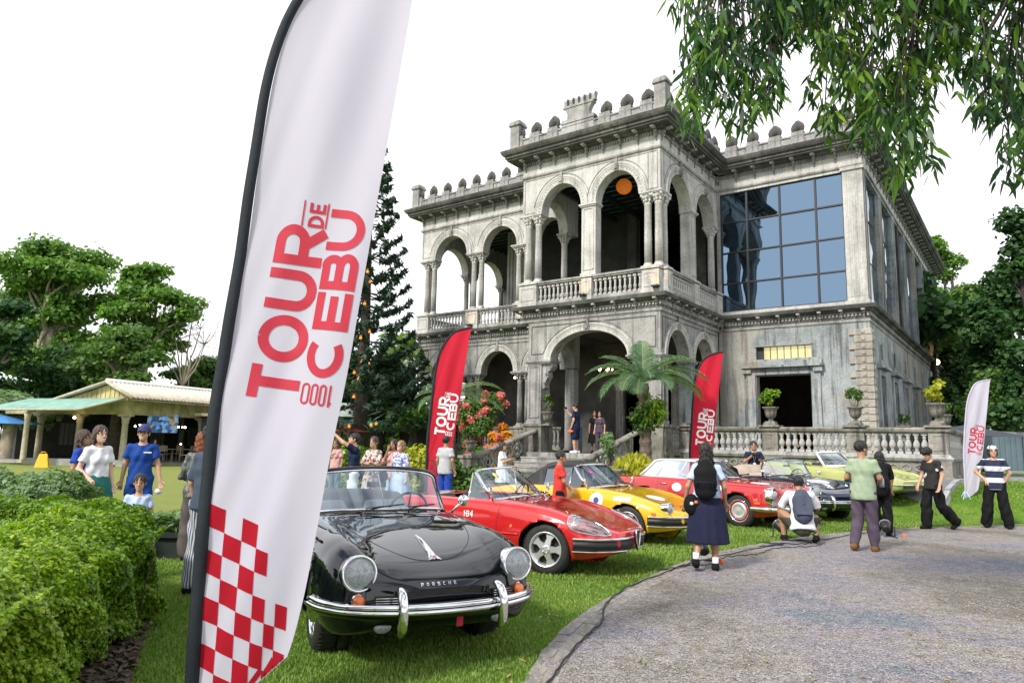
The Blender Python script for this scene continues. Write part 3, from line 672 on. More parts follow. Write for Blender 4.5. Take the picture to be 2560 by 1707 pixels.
# ---- parapet with merlons, scallop finials, corner pinnacles and the crest
pa = MB(); pa.sweep([(.08, 13.22), (.32, 13.22), (.32, 13.72), (.08, 13.72)], OUTr); pa.sweep([(.29, 13.64), (.36, 13.64), (.36, 13.69), (.29, 13.69)], OUTr); part(pa, 'parapet', S['stone_mid'])
mer = MB(); mer.box((-.24, -.16, 0), (.24, .14, .62)); mer.box((-.27, -.19, .12), (.27, .17, .2)); MER = mer.mesh('merlon', S['stone_mid'])
def scallop():
    mb = MB(); n, k = 21, 15; out = []
    for i in range(n):          # outline angle from lower left over the top to lower right
        a = -PI*.22+ (PI*1.44)*i/(n-1); r = .235+(.035 if abs(i-10) < 2 else 0)
        out.append((-math.cos(a)*r*.93, .2+math.sin(a)*r*1.08))
    for sgn in (-1, 1):
        G = []
        for i, (x, z) in enumerate(out):
            row = []
            for j in range(8):
                f = j/7; th = .10*math.sqrt(max(0, 1-f**2.2))*(1+.16*math.cos(i*PI)*(1 if 0 < f < 1 else 0))
                row.append((x*f, sgn*th, .03+(z-.03)*f))
            G.append(row)
        mb.grid(G, smooth=False, flip=sgn > 0)
    mb.box((-.11, -.09, -.02), (.11, .09, .06)); return mb.mesh('scallop_finial', S['stone_finial'])
SCAL = scallop()
def parapet_run(W, ss): 
    along(W, 'merlon', MER, ss, .2, 13.22); 
    for s in ss:
        o = inst('scallop_finial', SCAL, MAN, W.p(s, .2, 13.84), (0, RNG.normal(0, .03), math.atan2(W.n.x, -W.n.y)+RNG.normal(0, .05))); o.scale = (1.22*RNG.uniform(.96, 1.04), 1.1, 1.12*RNG.uniform(.95, 1.04)); o.location.z -= .03
parapet_run(W_F, [-.35-.0, -1.2, -2.05, -4.35, -5.2, -6.0]); parapet_run(W_S, [.45+.75*k for k in range(7)])
parapet_run(W_L, [-14.49, -13.6, -12.66, -11.71, -10.81, -9.91, -9.03, -8.1, -7.2]); parapet_run(W_M, [.78, 1.65, 2.53, 3.4, 4.28, 5.15])
parapet_run(W_R, [V1+.5+k*.9 for k in range(26)])
pn = MB(); pn.box((-.22, -.22, 0), (.22, .22, 1.1)); pn.box((-.28, -.28, 1.1), (.28, .28, 1.17)); pn.box((-.28, -.28, 1.17), (.28, .28, 1.32), taper=.75); PIN = pn.mesh('pinnacle', S['stone_mid'])
for p in ((.2, -.2), (-6.13, -.2), (-LL-.2, VL-.2), (RR_+.2, V1-.2)): inst('pinnacle', PIN, MAN, (p[0], p[1], 13.22))
cr_ = MB(); W_F.box(cr_, -3.92, -2.5, .06, .36, 13.22, 13.95); W_F.box(cr_, -3.96, -2.46, .04, .39, 13.80, 13.87)
Mx = W_F.M(-3.2, .34, 0)
P = [(-.50, 13.95), (.50, 13.95), (.47, 14.15), (.55, 14.32), (.62, 14.42), (-.62, 14.42), (-.55, 14.32), (-.47, 14.15)]
cr_.add([W_F.p(-3.2+x, n, z) for n in (.34, .1) for x, z in P], [(0,1,2,3,4,5,6,7), (15,14,13,12,11,10,9,8)]+[(i, 8+i, 8+(i+1) % 8, (i+1) % 8) for i in range(8)])
W_F.box(cr_, -3.86, -2.54, .07, .37, 14.42, 14.50)
for k in range(6):
    s = -3.84+k*.245
    P = [(s, 14.50), (s+.15, 14.50), (s+.13, 14.66), (s+.17, 14.82), (s+.075, 14.72), (s-.02, 14.80), (s+.02, 14.66)]
    cr_.add([W_F.p(x, n, z) for n in (.34, .12) for x, z in P], [(0,1,2,3,4,5,6), (13,12,11,10,9,8,7)]+[(i, 7+i, 7+(i+1) % 7, (i+1) % 7) for i in range(7)])
part(cr_, 'roof_crest', S['stone_mid'])
rf = MB(); rf.box((-LL+.1, VL+.1, 13.15), (-.1, V1+.1, 13.2)); rf.box((-LL+.1, V1+.1, 13.15), (RR_-.1, VF, 13.2)); rf.box((-5.8, .1, 13.15), (-.1, VL+.1, 13.2)); part(rf, 'unseen_shade_slab', S['concrete'])  # unseen slab inside the parapet, added to keep the interior dark

# ---- balcony slab and mid cornice
sl = MB(); sl.sweep([(-.5, 6.20), (.03, 6.20), (.05, 6.25), (.03, 6.30), (-.5, 6.30)], OUTr); part(sl, 'lower_string_course', S['stone_mid'])
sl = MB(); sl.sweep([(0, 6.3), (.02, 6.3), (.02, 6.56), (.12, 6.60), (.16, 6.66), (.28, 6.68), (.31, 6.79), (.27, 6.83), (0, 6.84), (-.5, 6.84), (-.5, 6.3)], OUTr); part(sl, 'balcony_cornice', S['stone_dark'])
dentils(6.42, 6.52, .07, .13, .075); 
BK2 = BK.copy(); BK2.name = 'bracket_low'
for W, a, b in RUNS[:4]:
    n = max(1, round((b-a)/.8)); along(W, 'bracket', BK, [a+.15+(b-a-.3)*k/n for k in range(n+1)], .02, 6.60, (.9, .6, .85))
fl = MB(); fl.box((-LL+.2, VL+.2, 6.4), (-.2, V1+.2, 6.78)); fl.box((-LL+.2, V1+.2, 6.4), (RR_-.2, VF-.2, 6.78)); fl.box((-5.8, .2, 6.4), (-.15, VL+.2, 6.78)); part(fl, 'upper_floor', S['inside_floor'])

# balusters
def baluster(h, r, sq=True, m='stone_pale', name='baluster'):
    mb = MB(); b = .075*h/.6
    mb.box((-r, -r, 0), (r, r, b)); mb.box((-r, -r, h-b), (r, r, h))
    k = h-2*b; mb.lathe([(r*.75, b), (r*.55, b+k*.06), (r*.95, b+k*.17), (r*1.05, b+k*.27), (r*.8, b+k*.40), (r*.5, b+k*.48), (r*.75, b+k*.52), (r*.55, b+k*.56), (r*.62, b+k*.75), (r*.8, b+k*.9), (r*.6, b+k*.93), (r*.8, b+k)], n=8); return mb.mesh(name, S[m])
BAL = baluster(.62, .062)
def balustrade(W, bays, peds, n=.0, z=6.96, zr=7.62, me=BAL, step=.2, rail='stone_mid', base=True, s0=None, s1=None, pedm='stone_pale'):
    s0 = min(p[0] for p in peds) if s0 is None else s0; s1 = max(p[1] for p in peds) if s1 is None else s1
    mb = MB(); W.box(mb, s0, s1, n-.14, n+.10, z-.13, z); part(mb, 'balustrade_plinth', S[rail])
    mb = MB(); W.box(mb, s0, s1, n-.12, n+.08, zr, zr+.06); W.box(mb, s0-.02, s1+.02, n-.15, n+.12, zr+.06, zr+.13); part(mb, 'handrail', S[rail])
    for a, b in peds:
        mb = MB(); W.box(mb, a, b, n-.2, n+.13, z-.1, zr+.02); panel(mb, Wall(W.p(0, n+.13, 0), W.d, W.n), a+.09, b-.09, z+.08, zr-.08); W.box(mb, a-.03, b+.03, n-.2, n+.16, z-.13, z-.02); W.box(mb, a-.03, b+.03, n-.2, n+.16, zr+.06, zr+.14)
        part(mb, 'pedestal', S[pedm])
    for a, b in bays:
        k = max(1, round((b-a)/step))
        for i in range(k): 
            o = inst('baluster', me, MAN, W.p(a+(i+.5)*(b-a)/k, n-.02, z)); o.rotation_euler = (0, 0, math.atan2(W.n.x, -W.n.y))
balustrade(W_F, [(-5.05, -3.1), (-2.63, -.66)], [(-5.9, -5.08), (-3.08, -2.65), (-.64, .02)], .08)
balustrade(W_S, [(.52, 2.55), (3.05, 4.98)], [(.10, .5), (2.57, 3.03), (5.0, 5.5)], .08)
balustrade(W_L, [(-13.62, -11.28), (-10.5, -8.3)], [(-14.4, -13.65), (-11.25, -10.53), (-8.27, -7.4)], .08)
balustrade(W_E, [(4.0, 6.2), (7.2, 9.4)], [(3.4, 3.95), (6.25, 7.15), (9.4, 9.9)], .0)

# ---- lower storey
lo = MB(); ZT = 1.25
arch_wall(lo, W_F, -5.55, -.04, 4.70, 6.25, [(-2.9, 1.62, 4.70, 1.02, 4.70)], .5)
arch_wall(lo, Wall((-.04, 0), (0, 1), (1, 0)), .5, V1, 4.70, 6.25, [(1.52, .98, 4.70, 1.02, 4.70), (4.03, .98, 4.70, 1.02, 4.70)], .45)
arch_wall(lo, Wall((-5.55, 0), (0, 1), (-1, 0)), .5, VL, 4.70, 6.25, [(1.8, .95, 4.70, 1.0, 4.70)], .45)
part(lo, 'porch_lower_wall', S['stone_mid'])
W_FL = W_F; W_SL = Wall((-.04, 0), (0, 1), (1, 0)); ring(W_F, -2.9, 1.62, 4.70, 1.02, .24); ring(W_SL, 1.52, .98, 4.70, 1.02, .24); ring(W_SL, 4.03, .98, 4.7, 1.02, .24)
lw = MB(); LA = [(-12.46, 1.0, 4.72, 1.0, 4.72), (-9.45, .92, 4.72, 1.0, 4.72), (-6.9, .85, 4.72, 1.0, 4.72)]
arch_wall(lw, W_L, -LL, -5.4, 4.72, 6.25, LA); arch_wall(lw, W_E, VL+.45, 10, 4.72, 6.25, [(5.2, 1.1, 4.72, 1.0, 4.72), (8.3, 1.1, 4.72, 1.0, 4.72)])
part(lw, 'wing_lower_wall', S['stone_mid'])
for c, r, *_ in LA: ring(W_L, c, r, 4.72, 1.0, .24)
pm = MB(); W_F.box(pm, -5.4, -.2, 0, .018, 6.02, 6.05); W_F.box(pm, -5.4, -5.37, 0, .018, 4.95, 6.02); W_F.box(pm, -5.37, -4.85, 0, .018, 4.95, 4.98); W_F.box(pm, -.23, -.2, 0, .018, 4.95, 6.02); W_F.box(pm, -.9, -.23, 0, .018, 4.95, 4.98)
W_SL.box(pm, .15, 5.4, 0, .018, 6.02, 6.05); W_SL.box(pm, .15, .18, 0, .018, 4.9, 6.02); W_L.box(pm, -14.3, -5.9, 0, .018, 6.02, 6.05); panel(pm, W_L, -14.3, -13.7, 4.85, 6.0); part(pm, 'wall_moulding', S['stone_dark'])
# piers of the porch with scroll consoles
pier(W_F, -5.55, -4.93, 2.3, 4.62, .6, 'stone_mid'); pier(W_F, -.68, -.04, 2.3, 4.62, .6, 'stone_mid')
impost(W_F, -5.62, -4.5, 4.60, -.62, .05, .12, 'stone_mid'); impost(W_F, -1.28, .02, 4.60, -.62, .05, .12, 'stone_mid')
for a, b in ((-5.66, -4.84), (-.78, .06)):
    pd = MB(); W_F.box(pd, a, b, -.7, .10, .78, 2.22); W_F.box(pd, a-.05, b+.05, -.75, .15, 2.22, 2.31); W_F.box(pd, a-.04, b+.04, -.72, .14, .7, 1.35); part(pd, 'pier_pedestal', S['stone_old'])
for s, sg in ((-4.93, 1), (-.68, -1)):
    cs = MB(); G = []; pts = [(0, 4.6), (.42*sg, 4.6), (.47*sg, 4.48), (.38*sg, 4.36), (.24*sg, 4.28), (.26*sg, 4.1), (.16*sg, 3.95), (.10*sg, 3.8), (.12*sg, 3.68), (.0, 3.6)]
    V = [W_F.p(s+x, n, z) for n in (-.08, -.42) for x, z in pts]; k = len(pts)
    cs.add(V, [tuple(range(k)), tuple(range(2*k-1, k-1, -1))]+[(i, k+i, k+(i+1) % k, (i+1) % k) for i in range(k)])
    for x, z, r in ((.37, 4.47, .10), (.2, 4.18, .07), (.1, 3.86, .05)):
        cs.tube([W_F.p(s+x*sg+r*math.cos(a)*(1-a/9), -.06, z+r*math.sin(a)*(1-a/9)) for a in np.linspace(0, 6.5, 14)], .022, 5)
    part(cs, 'console', S['stone_mid'])
q_ = Wall((-5.55, 0), (0, 1), (-1, 0)); pier(q_, 2.72, 3.1, 1.25, 4.66, .42, 'stone_mid')
for s0, s1 in ((.06, .5), (2.52, 3.04), (5.02, 5.5)): pier(W_SL, s0, s1, 2.3, 4.62, .42, 'stone_main'); impost(W_SL, s0-.04, s1+.04, 4.60, -.45, .05, .1, 'stone_main')
balustrade(W_SL, [(.55, 2.45), (3.1, 5.0)], [(.02, .52), (2.5, 3.05)], .0, 1.4, 2.15, baluster(.74, .062, m='stone_mid', name='baluster_low'), .2, 'stone_old', s1=5.2, pedm='stone_old')
for a in (-14.15, -13.7, -11.1, -10.65, -8.28, -7.87): inst('column', COLM_D, MAN, (a, VL+.2, 2.28))
for s0, s1 in ((-14.45, -13.4), (-11.4, -10.4), (-8.6, -7.6)): impost(W_L, s0, s1, 4.62, -.42, .05, .11, 'stone_mid')
balustrade(W_L, [(-13.5, -11.5), (-10.3, -8.6), (-7.5, -6)], [(-14.4, -13.5), (-11.4, -10.4), (-8.55, -7.6)], .05, 1.45, 2.15, baluster(.7, .06, m='stone_mid', name='baluster_wing'), .2, 'stone_old', s1=-5.9, pedm='stone_old')
pl = MB(); pl.sweep([(-.3, .3), (.12, .3), (.12, 1.1), (.05, 1.2), (.05, 1.33), (-.3, 1.33)], [(-LL, VF), (-LL, VL), (-5.6, VL), (-5.6, .1), (-5.0, .1)]); part(pl, 'podium', S['stone_old'])
fl = MB(); fl.box((-LL+.2, VL, .9), (-.05, V1, 1.24)); fl.box((-LL+.2, V1, .9), (RR_, VF, 1.24)); fl.box((-5.5, -.1, .9), (0, V1, 1.245)); part(fl, 'ground_floor', S['inside_floor'])

# ---- main block right of the porch: rendered wall, quoins, door, transom, glazing
mw = MB()
def wall_rects(mb, W, s0, s1, z0, z1, holes, th=.4):
    ss = sorted({s0, s1}|{h[0] for h in holes}|{h[1] for h in holes}); zz = sorted({z0, z1}|{h[2] for h in holes}|{h[3] for h in holes})
    for a, b in zip(ss, ss[1:]):
        for c, d in zip(zz, zz[1:]):
            if any(h[0]-1e-6 <= a and b <= h[1]+1e-6 and h[2]-1e-6 <= c and d <= h[3]+1e-6 for h in holes): continue
            mb.add([W.p(a, 0, c), W.p(b, 0, c), W.p(b, 0, d), W.p(a, 0, d)], [(0,1,2,3)]); mb.add([W.p(a, -th, c), W.p(b, -th, c), W.p(b, -th, d), W.p(a, -th, d)], [(3,2,1,0)])
    for a, b, c, d in holes:
        P = [(a, c), (b, c), (b, d), (a, d)]
        for (x, z), (x2, z2) in zip(P, P[1:]+P[:1]): mb.add([W.p(x, 0, z), W.p(x2, 0, z2), W.p(x2, -th, z2), W.p(x, -th, z)], [(0,1,2,3)])
wall_rects(mw, W_M, 0, RR_, 1.2, 6.3, [(1.46, 3.48, 1.25, 4.37), (1.47, 3.53, 5.0, 5.5)])
part(mw, 'front_wall', S['stone_main'])
dr = MB(); W_M.box(dr, 1.08, 1.44, 0, .1, 1.25, 4.4); W_M.box(dr, 3.50, 3.84, 0, .1, 1.25, 4.4); W_M.box(dr, 1.2, 1.32, .1, .13, 1.5, 4.2); W_M.box(dr, 3.6, 3.72, .1, .13, 1.5, 4.2)
W_M.box(dr, 1.02, 3.9, 0, .08, 4.4, 4.66); W_M.box(dr, .98, 1.3, 0, .2, 4.46, 4.64); W_M.box(dr, 3.6, 3.92, 0, .2, 4.46, 4.64)
for k in range(24): W_M.box(dr, 1.32+k*.095, 1.37+k*.095, .08, .14, 4.55, 4.63)
W_M.box(dr, .92, 3.98, 0, .28, 4.66, 4.74); W_M.box(dr, .98, 3.92, 0, .2, 4.74, 4.9); W_M.box(dr, 1.1, 3.8, 0, .1, 4.9, 4.98)
part(dr, 'door_surround', S['stone_main'])
fr = MB(); W_M.box(fr, 1.40, 3.6, 0, .03, 4.95, 5.0); W_M.box(fr, 1.4, 3.6, 0, .03, 5.5, 5.55); part(fr, 'transom_frame', S['stone_mid'])
for k in range(8):
    mb = MB(); a = 1.47+k*.2575; W_M.box(mb, a+.014, a+.243, -.16, -.14, 5.02, 5.48); o = part(mb, 'transom_pane', mat('pane_warm', (.34,.31,.15), .12, .4, 2, spec=1, emit=.55, emitc=(.8,.7,.32)) if k else S['inside_dark'])
mb = MB()
for k in range(9): W_M.box(mb, 1.47+k*.2575-.012, 1.47+k*.2575+.012, -.17, -.12, 5.0, 5.5)
part(mb, 'transom_bars', S['steel_dark'])
# quoin stones on the corner, each its own block
zq = 1.3; k = 0
while zq < 5.95:
    h = .26+.02*math.sin(k*2.1); wd = .70 if k % 2 else .52
    q = MB(); b_ = .02+.012*math.sin(k*1.7)
    q.box((RR_-wd, V1-.05-b_, zq), (RR_+.05+b_, V1+(.55 if k % 2 else .38), zq+h-.025)); W_M.box(q, RR_-.28, RR_-.16, .05, .085+b_, zq+.06, zq+h-.09); W_R.box(q, V1+.1, V1+.22, .05, .085+b_, zq+.06, zq+h-.09)
    part(q, 'quoin_stone', S['stone_quoin']); zq += h; k += 1
# upper glazing between fluted corner pilaster and porch
for s0, s1 in ((4.87, RR_+.02), ):
    q = MB(); W_M.box(q, s0, s1, -.4, .04, 6.84, 12.1)
    for a in (.12, .2, .28, .40, .48): W_M.box(q, s0+a, s0+a+.03, .04, .065, 7.15, 11.9)
    W_M.box(q, s0-.05, s1+.05, -.3, .1, 6.84, 7.0); W_M.box(q, s0-.06, s1+.06, -.3, .1, 11.98, 12.1); part(q, 'corner_pilaster', S['stone_pale'])
q = MB(); W_M.box(q, 0, .14, -.4, .02, 6.84, 12.1); part(q, 'porch_pilaster', S['stone_mid'])
q = MB(); W_M.box(q, 0, RR_, -.4, .0, 11.98, 12.62); part(q, 'glazing_lintel', S['stone_pale']); q = MB(); W_M.box(q, 0, RR_, -.4, .02, 6.8, 7.0); part(q, 'glazing_sill', S['stone_pale'])
sx = [.16, 1.22, 2.52, 3.87, 4.86]; sz = [7.02, 8.18, 9.47, 10.75, 11.98]
for a, b in zip(sx, sx[1:]):
    for c, d in zip(sz, sz[1:]):
        mb = MB(); t1, t2 = RNG.normal(0, .004), RNG.normal(0, .004)
        mb.add([W_M.p(a+.03, -.12+t1, c+.03), W_M.p(b-.03, -.12+t2, c+.03), W_M.p(b-.03, -.12-t1, d-.03), W_M.p(a+.03, -.12-t2, d-.03)], [(0,1,2,3)]); part(mb, 'window_pane', S['window_sky_tint'])
mb = MB()
for a in sx: W_M.box(mb, a-.035, a+.035, -.15, -.06, 7.0, 11.99)
for c in sz: W_M.box(mb, .15, 4.88, -.15, -.062, c-.03, c+.03)
part(mb, 'window_frame', S['steel_dark'])
# right flank: glazed bays between pilasters above, doors with hoods below
bays = [(6.2, 8.9), (9.6, 12.3), (13.0, 15.7), (16.4, 19.1), (19.8, 22.5), (23.2, 25.9), (26.6, 29.0)]
q = MB()
for a, b in [(V1, 6.2)]+[(x[1], y[0]) for x, y in zip(bays, bays[1:])]+[(29.0, VF)]:
    W_R.box(q, a, b, -.35, .02, 6.84, 12.1)
    for t in (.15, .3, .45): W_R.box(q, a+t, a+t+.05, .02, .05, 7.1, 11.9)
part(q, 'flank_pilasters', S['stone_main'])
for i, (a, b) in enumerate(bays):
    for j in range(2):
        for (c, d) in ((7.02, 8.7), (8.76, 10.4), (10.46, 12.05)):
            mb = MB(); s0 = a+j*(b-a)/2; t = RNG.normal(0, .01)
            mb.add([W_R.p(s0+.03, -.15+t, c), W_R.p(s0+(b-a)/2-.03, -.15-t, c), W_R.p(s0+(b-a)/2-.03, -.15+t, d), W_R.p(s0+.03, -.15-t, d)], [(0,1,2,3)]); part(mb, 'window_pane', S['window_sky_tint'])
q = MB(); W_R.box(q, V1, VF, -.35, 0, 11.98, 12.62); part(q, 'glazing_lintel', S['stone_main'])
holes = []; 
for k in range(7): c = 7.6+k*3.15; holes += [(c-.5, c+.5, 1.25, 4.4), (c-.28, c+.28, 5.0, 5.6)]
q = MB(); wall_rects(q, W_R, V1, VF, 1.2, 6.3, holes); part(q, 'flank_wall', S['stone_main'])
for k in range(7):
    c = 7.6+k*3.15; q = MB(); W_R.box(q, c-.75, c-.5, 0, .07, 1.25, 4.4); W_R.box(q, c+.5, c+.75, 0, .07, 1.25, 4.4); W_R.box(q, c-.75, c+.75, 0, .06, 4.4, 4.6); W_R.box(q, c-.9, c+.9, 0, .26, 4.62, 4.72); W_R.box(q, c-.8, c+.8, 0, .16, 4.72, 4.84)
    W_R.box(q, c-.36, c+.36, 0, .04, 4.93, 5.0); W_R.box(q, c-.36, c-.28, 0, .04, 5.0, 5.66); W_R.box(q, c+.28, c+.36, 0, .04, 5.0, 5.66); part(q, 'door_hood', S['stone_main'])
    q = MB(); W_R.box(q, c-.5, c+.5, -.3, -.26, 1.25, 4.4); part(q, 'door_leaf', S['wood_dark'])
bw = MB(); bw.box((-LL, VF-.4, 1), (RR_, VF, 12.6)); part(bw, 'rear_wall', S['stone_dark'])

# ---- interior seen through the arches
iw = MB(); iw.box((-11.3, 6.2, 6.8), (-10.2, 7.3, 12.5)); 
for t in (.1, .3, .5, .7, .9): iw.box((-11.3+t, 6.12, 7.1), (-11.3+t+.08, 6.2, 12.2)); iw.box((-10.2, 6.2+t, 7.1), (-10.12, 6.28+t, 12.2))
part(iw, 'inner_pilaster', S['stone_pale'])
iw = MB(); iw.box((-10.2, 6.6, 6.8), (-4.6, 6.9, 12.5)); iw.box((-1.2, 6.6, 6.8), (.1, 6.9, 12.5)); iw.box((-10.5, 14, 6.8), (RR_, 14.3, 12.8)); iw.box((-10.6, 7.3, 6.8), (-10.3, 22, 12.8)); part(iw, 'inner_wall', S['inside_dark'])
iw = MB()
for u in (-4.6, -1.3): iw.box((u, 6.5, 6.8), (u+.45, 6.95, 12.4))
part(iw, 'inner_pier', S['stone_dark'])
cl = MB(); cl.box((-LL+.4, VL+.4, 12.45), (-5.9, 14, 12.5)); cl.box((-5.6, .4, 12.45), (-.3, 14, 12.5)); cl.box((-.3, 6, 12.45), (RR_, 14, 12.5)); part(cl, 'roof_lining', S['roof_green'])
for k in range(26):
    rb = MB(); v = .9+k*.5; a, b = (-5.6, -.4) if v < VL+.5 else ((-13.9, -.3) if v < V1+.5 else (-13.9, RR_-.2)); rb.box((a, v, 12.30), (b, v+.07, 12.44)); part(rb, 'ceiling_joist', S['steel_dark'])
bm = MB()
for u in (-5.3, -4.1, -2.9, -1.7, -.6, .8, 2.2, 3.6): bm.box((u, 1.0 if u < 0 else 6, 12.0), (u+.14, 13.8, 12.2))
part(bm, 'ceiling_beams', S['steel_dark'])
# ground floor interior: back wall with the carved doorway
iw = MB(); iw.box((-LL+.5, 6.3, 1.2), (-4.7, 6.6, 6.4)); iw.box((-2.2, 6.3, 1.2), (.2, 6.6, 6.4)); iw.box((-4.7, 6.31, 4.3), (-2.2, 6.6, 6.4)); part(iw, 'porch_back_wall', mat('inner_stucco', (.085,.083,.08), .9, .5, 1.2, bump=.4))
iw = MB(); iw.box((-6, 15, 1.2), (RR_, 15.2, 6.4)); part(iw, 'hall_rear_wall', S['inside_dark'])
ds = MB(); 
for u in (-5.0, -2.35): ds.box((u, 6.15, 1.25), (u+.36, 6.3, 4.2)); ds.box((u+.1, 6.1, 1.5), (u+.26, 6.15, 4.0))
ds.box((-5.05, 6.1, 4.2), (-1.95, 6.3, 4.45)); ds.box((-5.15, 6.0, 4.45), (-1.85, 6.3, 4.55)); ds.box((-4.7, 6.12, 4.55), (-2.3, 6.3, 5.1)); ds.box((-4.8, 6.02, 5.1), (-2.2, 6.3, 5.18)); part(ds, 'doorway_surround', S['stone_mid'])
# rusticated blocks beside the doorway
zq = 1.3
while zq < 4.2:
    q = MB(); q.box((-1.9, 6.05, zq), (-1.45, 6.3, zq+.33)); q.box((-1.72, 6.0, zq+.1), (-1.62, 6.06, zq+.22)); part(q, 'rusticated_block', S['stone_mid']); zq += .37
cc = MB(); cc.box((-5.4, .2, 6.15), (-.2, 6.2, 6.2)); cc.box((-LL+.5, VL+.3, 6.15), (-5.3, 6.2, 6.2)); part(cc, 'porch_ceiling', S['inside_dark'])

# ---- steps, stair railings, landing
st = MB(); st.box((-5.0, -.9, .6), (-.9, .2, 1.26)); part(st, 'landing', S['stone_mid'])
for k in range(8):
    q = MB(); z = 1.26-.157*(k+1); v = -.9-.42*k; q.box((-4.85, v-.44, max(-.05, z-.5)), (-1.05, v+.02, z)); q.box((-4.87, v-.46, z-.045), (-1.03, v-.0, z+.002)); part(q, 'step', S['stone_mid'])
def stair_rail(u, sgn):
    a, b = (.1, 2.05), (-3.7, 1.02)
    f = lambda v: b[1]+(v-b[0])*(a[1]-b[1])/(a[0]-b[0])
    q = MB(); G = [[(u-.12, v, f(v)), (u+.12, v, f(v)), (u+.14, v, f(v)+.07), (u+.08, v, f(v)+.13), (u-.08, v, f(v)+.13), (u-.14, v, f(v)+.07)] for v in np.linspace(a[0], b[0], 12)]
    q.grid(G, closed_v=True); part(q, 'stair_handrail', S['stone_old'])
    q = MB(); G = [[(u-.1, v, f(v)-.85), (u+.1, v, f(v)-.85), (u+.1, v, f(v)-.7), (u-.1, v, f(v)-.7)] for v in np.linspace(-.9, b[0], 8)]; q.grid(G, closed_v=True); part(q, 'stair_stringer', S['stone_old'])
    for k in range(5):
        v = -1.25-k*.56; z = f(v)-.31; q = MB()
        q.tube([(u, v+.25*math.cos(t)*(1+.12*math.cos(4*t)), z+.27*math.sin(t)*(1+.12*math.cos(4*t))) for t in np.linspace(0, 2*PI, 24, endpoint=False)], .05, 6, closed=True)
        q.tube([(u, v+.11*math.cos(t), z+.12*math.sin(t)) for t in np.linspace(0, 2*PI, 12, endpoint=False)], .028, 5, closed=True)
        part(q, 'pierced_ornament', S['stone_mid'])
    q = MB(); q.box((u-.13, -.98, .9), (u+.13, -.72, f(-.85)+.02)); part(q, 'stair_post', S['stone_old'])
    q = MB(); q.box((u-.24, -4.15, -.1), (u+.24, -3.65, 1.05)); q.box((u-.3, -4.2, 1.05), (u+.3, -3.6, 1.14)); q.box((u-.3, -4.2, -.1), (u+.3, -3.6, .15)); part(q, 'newel_post', S['stone_old'])
stair_rail(-5.1, -1); stair_rail(-.85, 1)

# ---- terrace in front of the main block
TV = 1.5; W_T = Wall((0, TV), (1, 0), (0, -1)); TU = 8.05
tw = MB(); tw.box((.05, TV+.05, .2), (TU, 12, 1.22)); tw.box((RR_+.1, 12, .2), (TU, VF, 1.22)); part(tw, 'terrace', S['stone_mid'])
PT = [(-.0, TV), (TU, TV), (TU, VF)]
q = MB(); q.sweep([(-.2, 1.3), (.12, 1.3), (.16, 1.38), (.10, 1.44), (.06, 1.5), (-.2, 1.5)], PT); part(q, 'terrace_plinth', S['stone_mid'])
q = MB(); q.sweep([(-.1, .5), (.05, .5), (.05, 1.3), (-.1, 1.3)], PT); q.sweep([(0, .6), (.14, .6), (.14, .84), (.08, .9), (0, .9)], PT); part(q, 'terrace_base', S['stone_old'])
ov = MB(); ov.tube([(.13*math.cos(t), -.01, .085*math.sin(t)) for t in np.linspace(0, 2*PI, 14, endpoint=False)], .022, 5, closed=True); OV = ov.mesh('oval_ornament', S['stone_mid'])
along(W_T, 'oval_ornament', OV, [.2+k*.34 for k in range(23)], .05, 1.1)
VB = MB(); VB.box((-.075, -.075, 0), (.075, .075, .07)); VB.lathe([(.05, .07), (.055, .1), (.035, .13), (.06, .17), (.085, .22), (.09, .27), (.075, .33), (.045, .40), (.04, .44), (.06, .455), (.045, .47), (.055, .50), (.072, .54)], n=10); VB.box((-.075, -.075, .54), (.075, .075, .6)); VBM = VB.mesh('vase_baluster', S['stone_pale'])
PED = [(.0, .35), (2.86, 3.36), (5.42, 5.92), (7.6, 8.1)]
for (a0, a), (b, b1) in zip(PED, PED[1:]):
    n = round((b-a)/.205)
    for i in range(n): inst('vase_baluster', VBM, MAN, W_T.p(a+(i+.5)*(b-a)/n, -.05, 1.5))
for a, b in PED:
    q = MB(); W_T.box(q, a, b, -.3, .06, 1.48, 2.14); panel(q, Wall(W_T.p(0, .06, 0), W_T.d, W_T.n), a+.1, b-.1, 1.6, 2.05); W_T.box(q, a-.06, b+.06, -.32, .16, .6, 1.3); W_T.box(q, a-.08, b+.08, -.36, .2, 2.27, 2.33); W_T.box(q, a+.06, b-.06, -.26, .08, 2.33, 2.4); part(q, 'terrace_pedestal', S['stone_old'])
q = MB(); q.sweep([(-.18, 2.1), (.06, 2.1), (.12, 2.15), (.14, 2.22), (.08, 2.27), (-.2, 2.27), (-.24, 2.2)], PT); part(q, 'terrace_handrail', S['stone_old'])
W_TR = Wall((TU, 0), (0, 1), (1, 0))
for i in range(36):
    s = 2.0+i*.25; inst('vase_baluster', VBM, MAN, W_TR.p(s, -.05, 1.5))

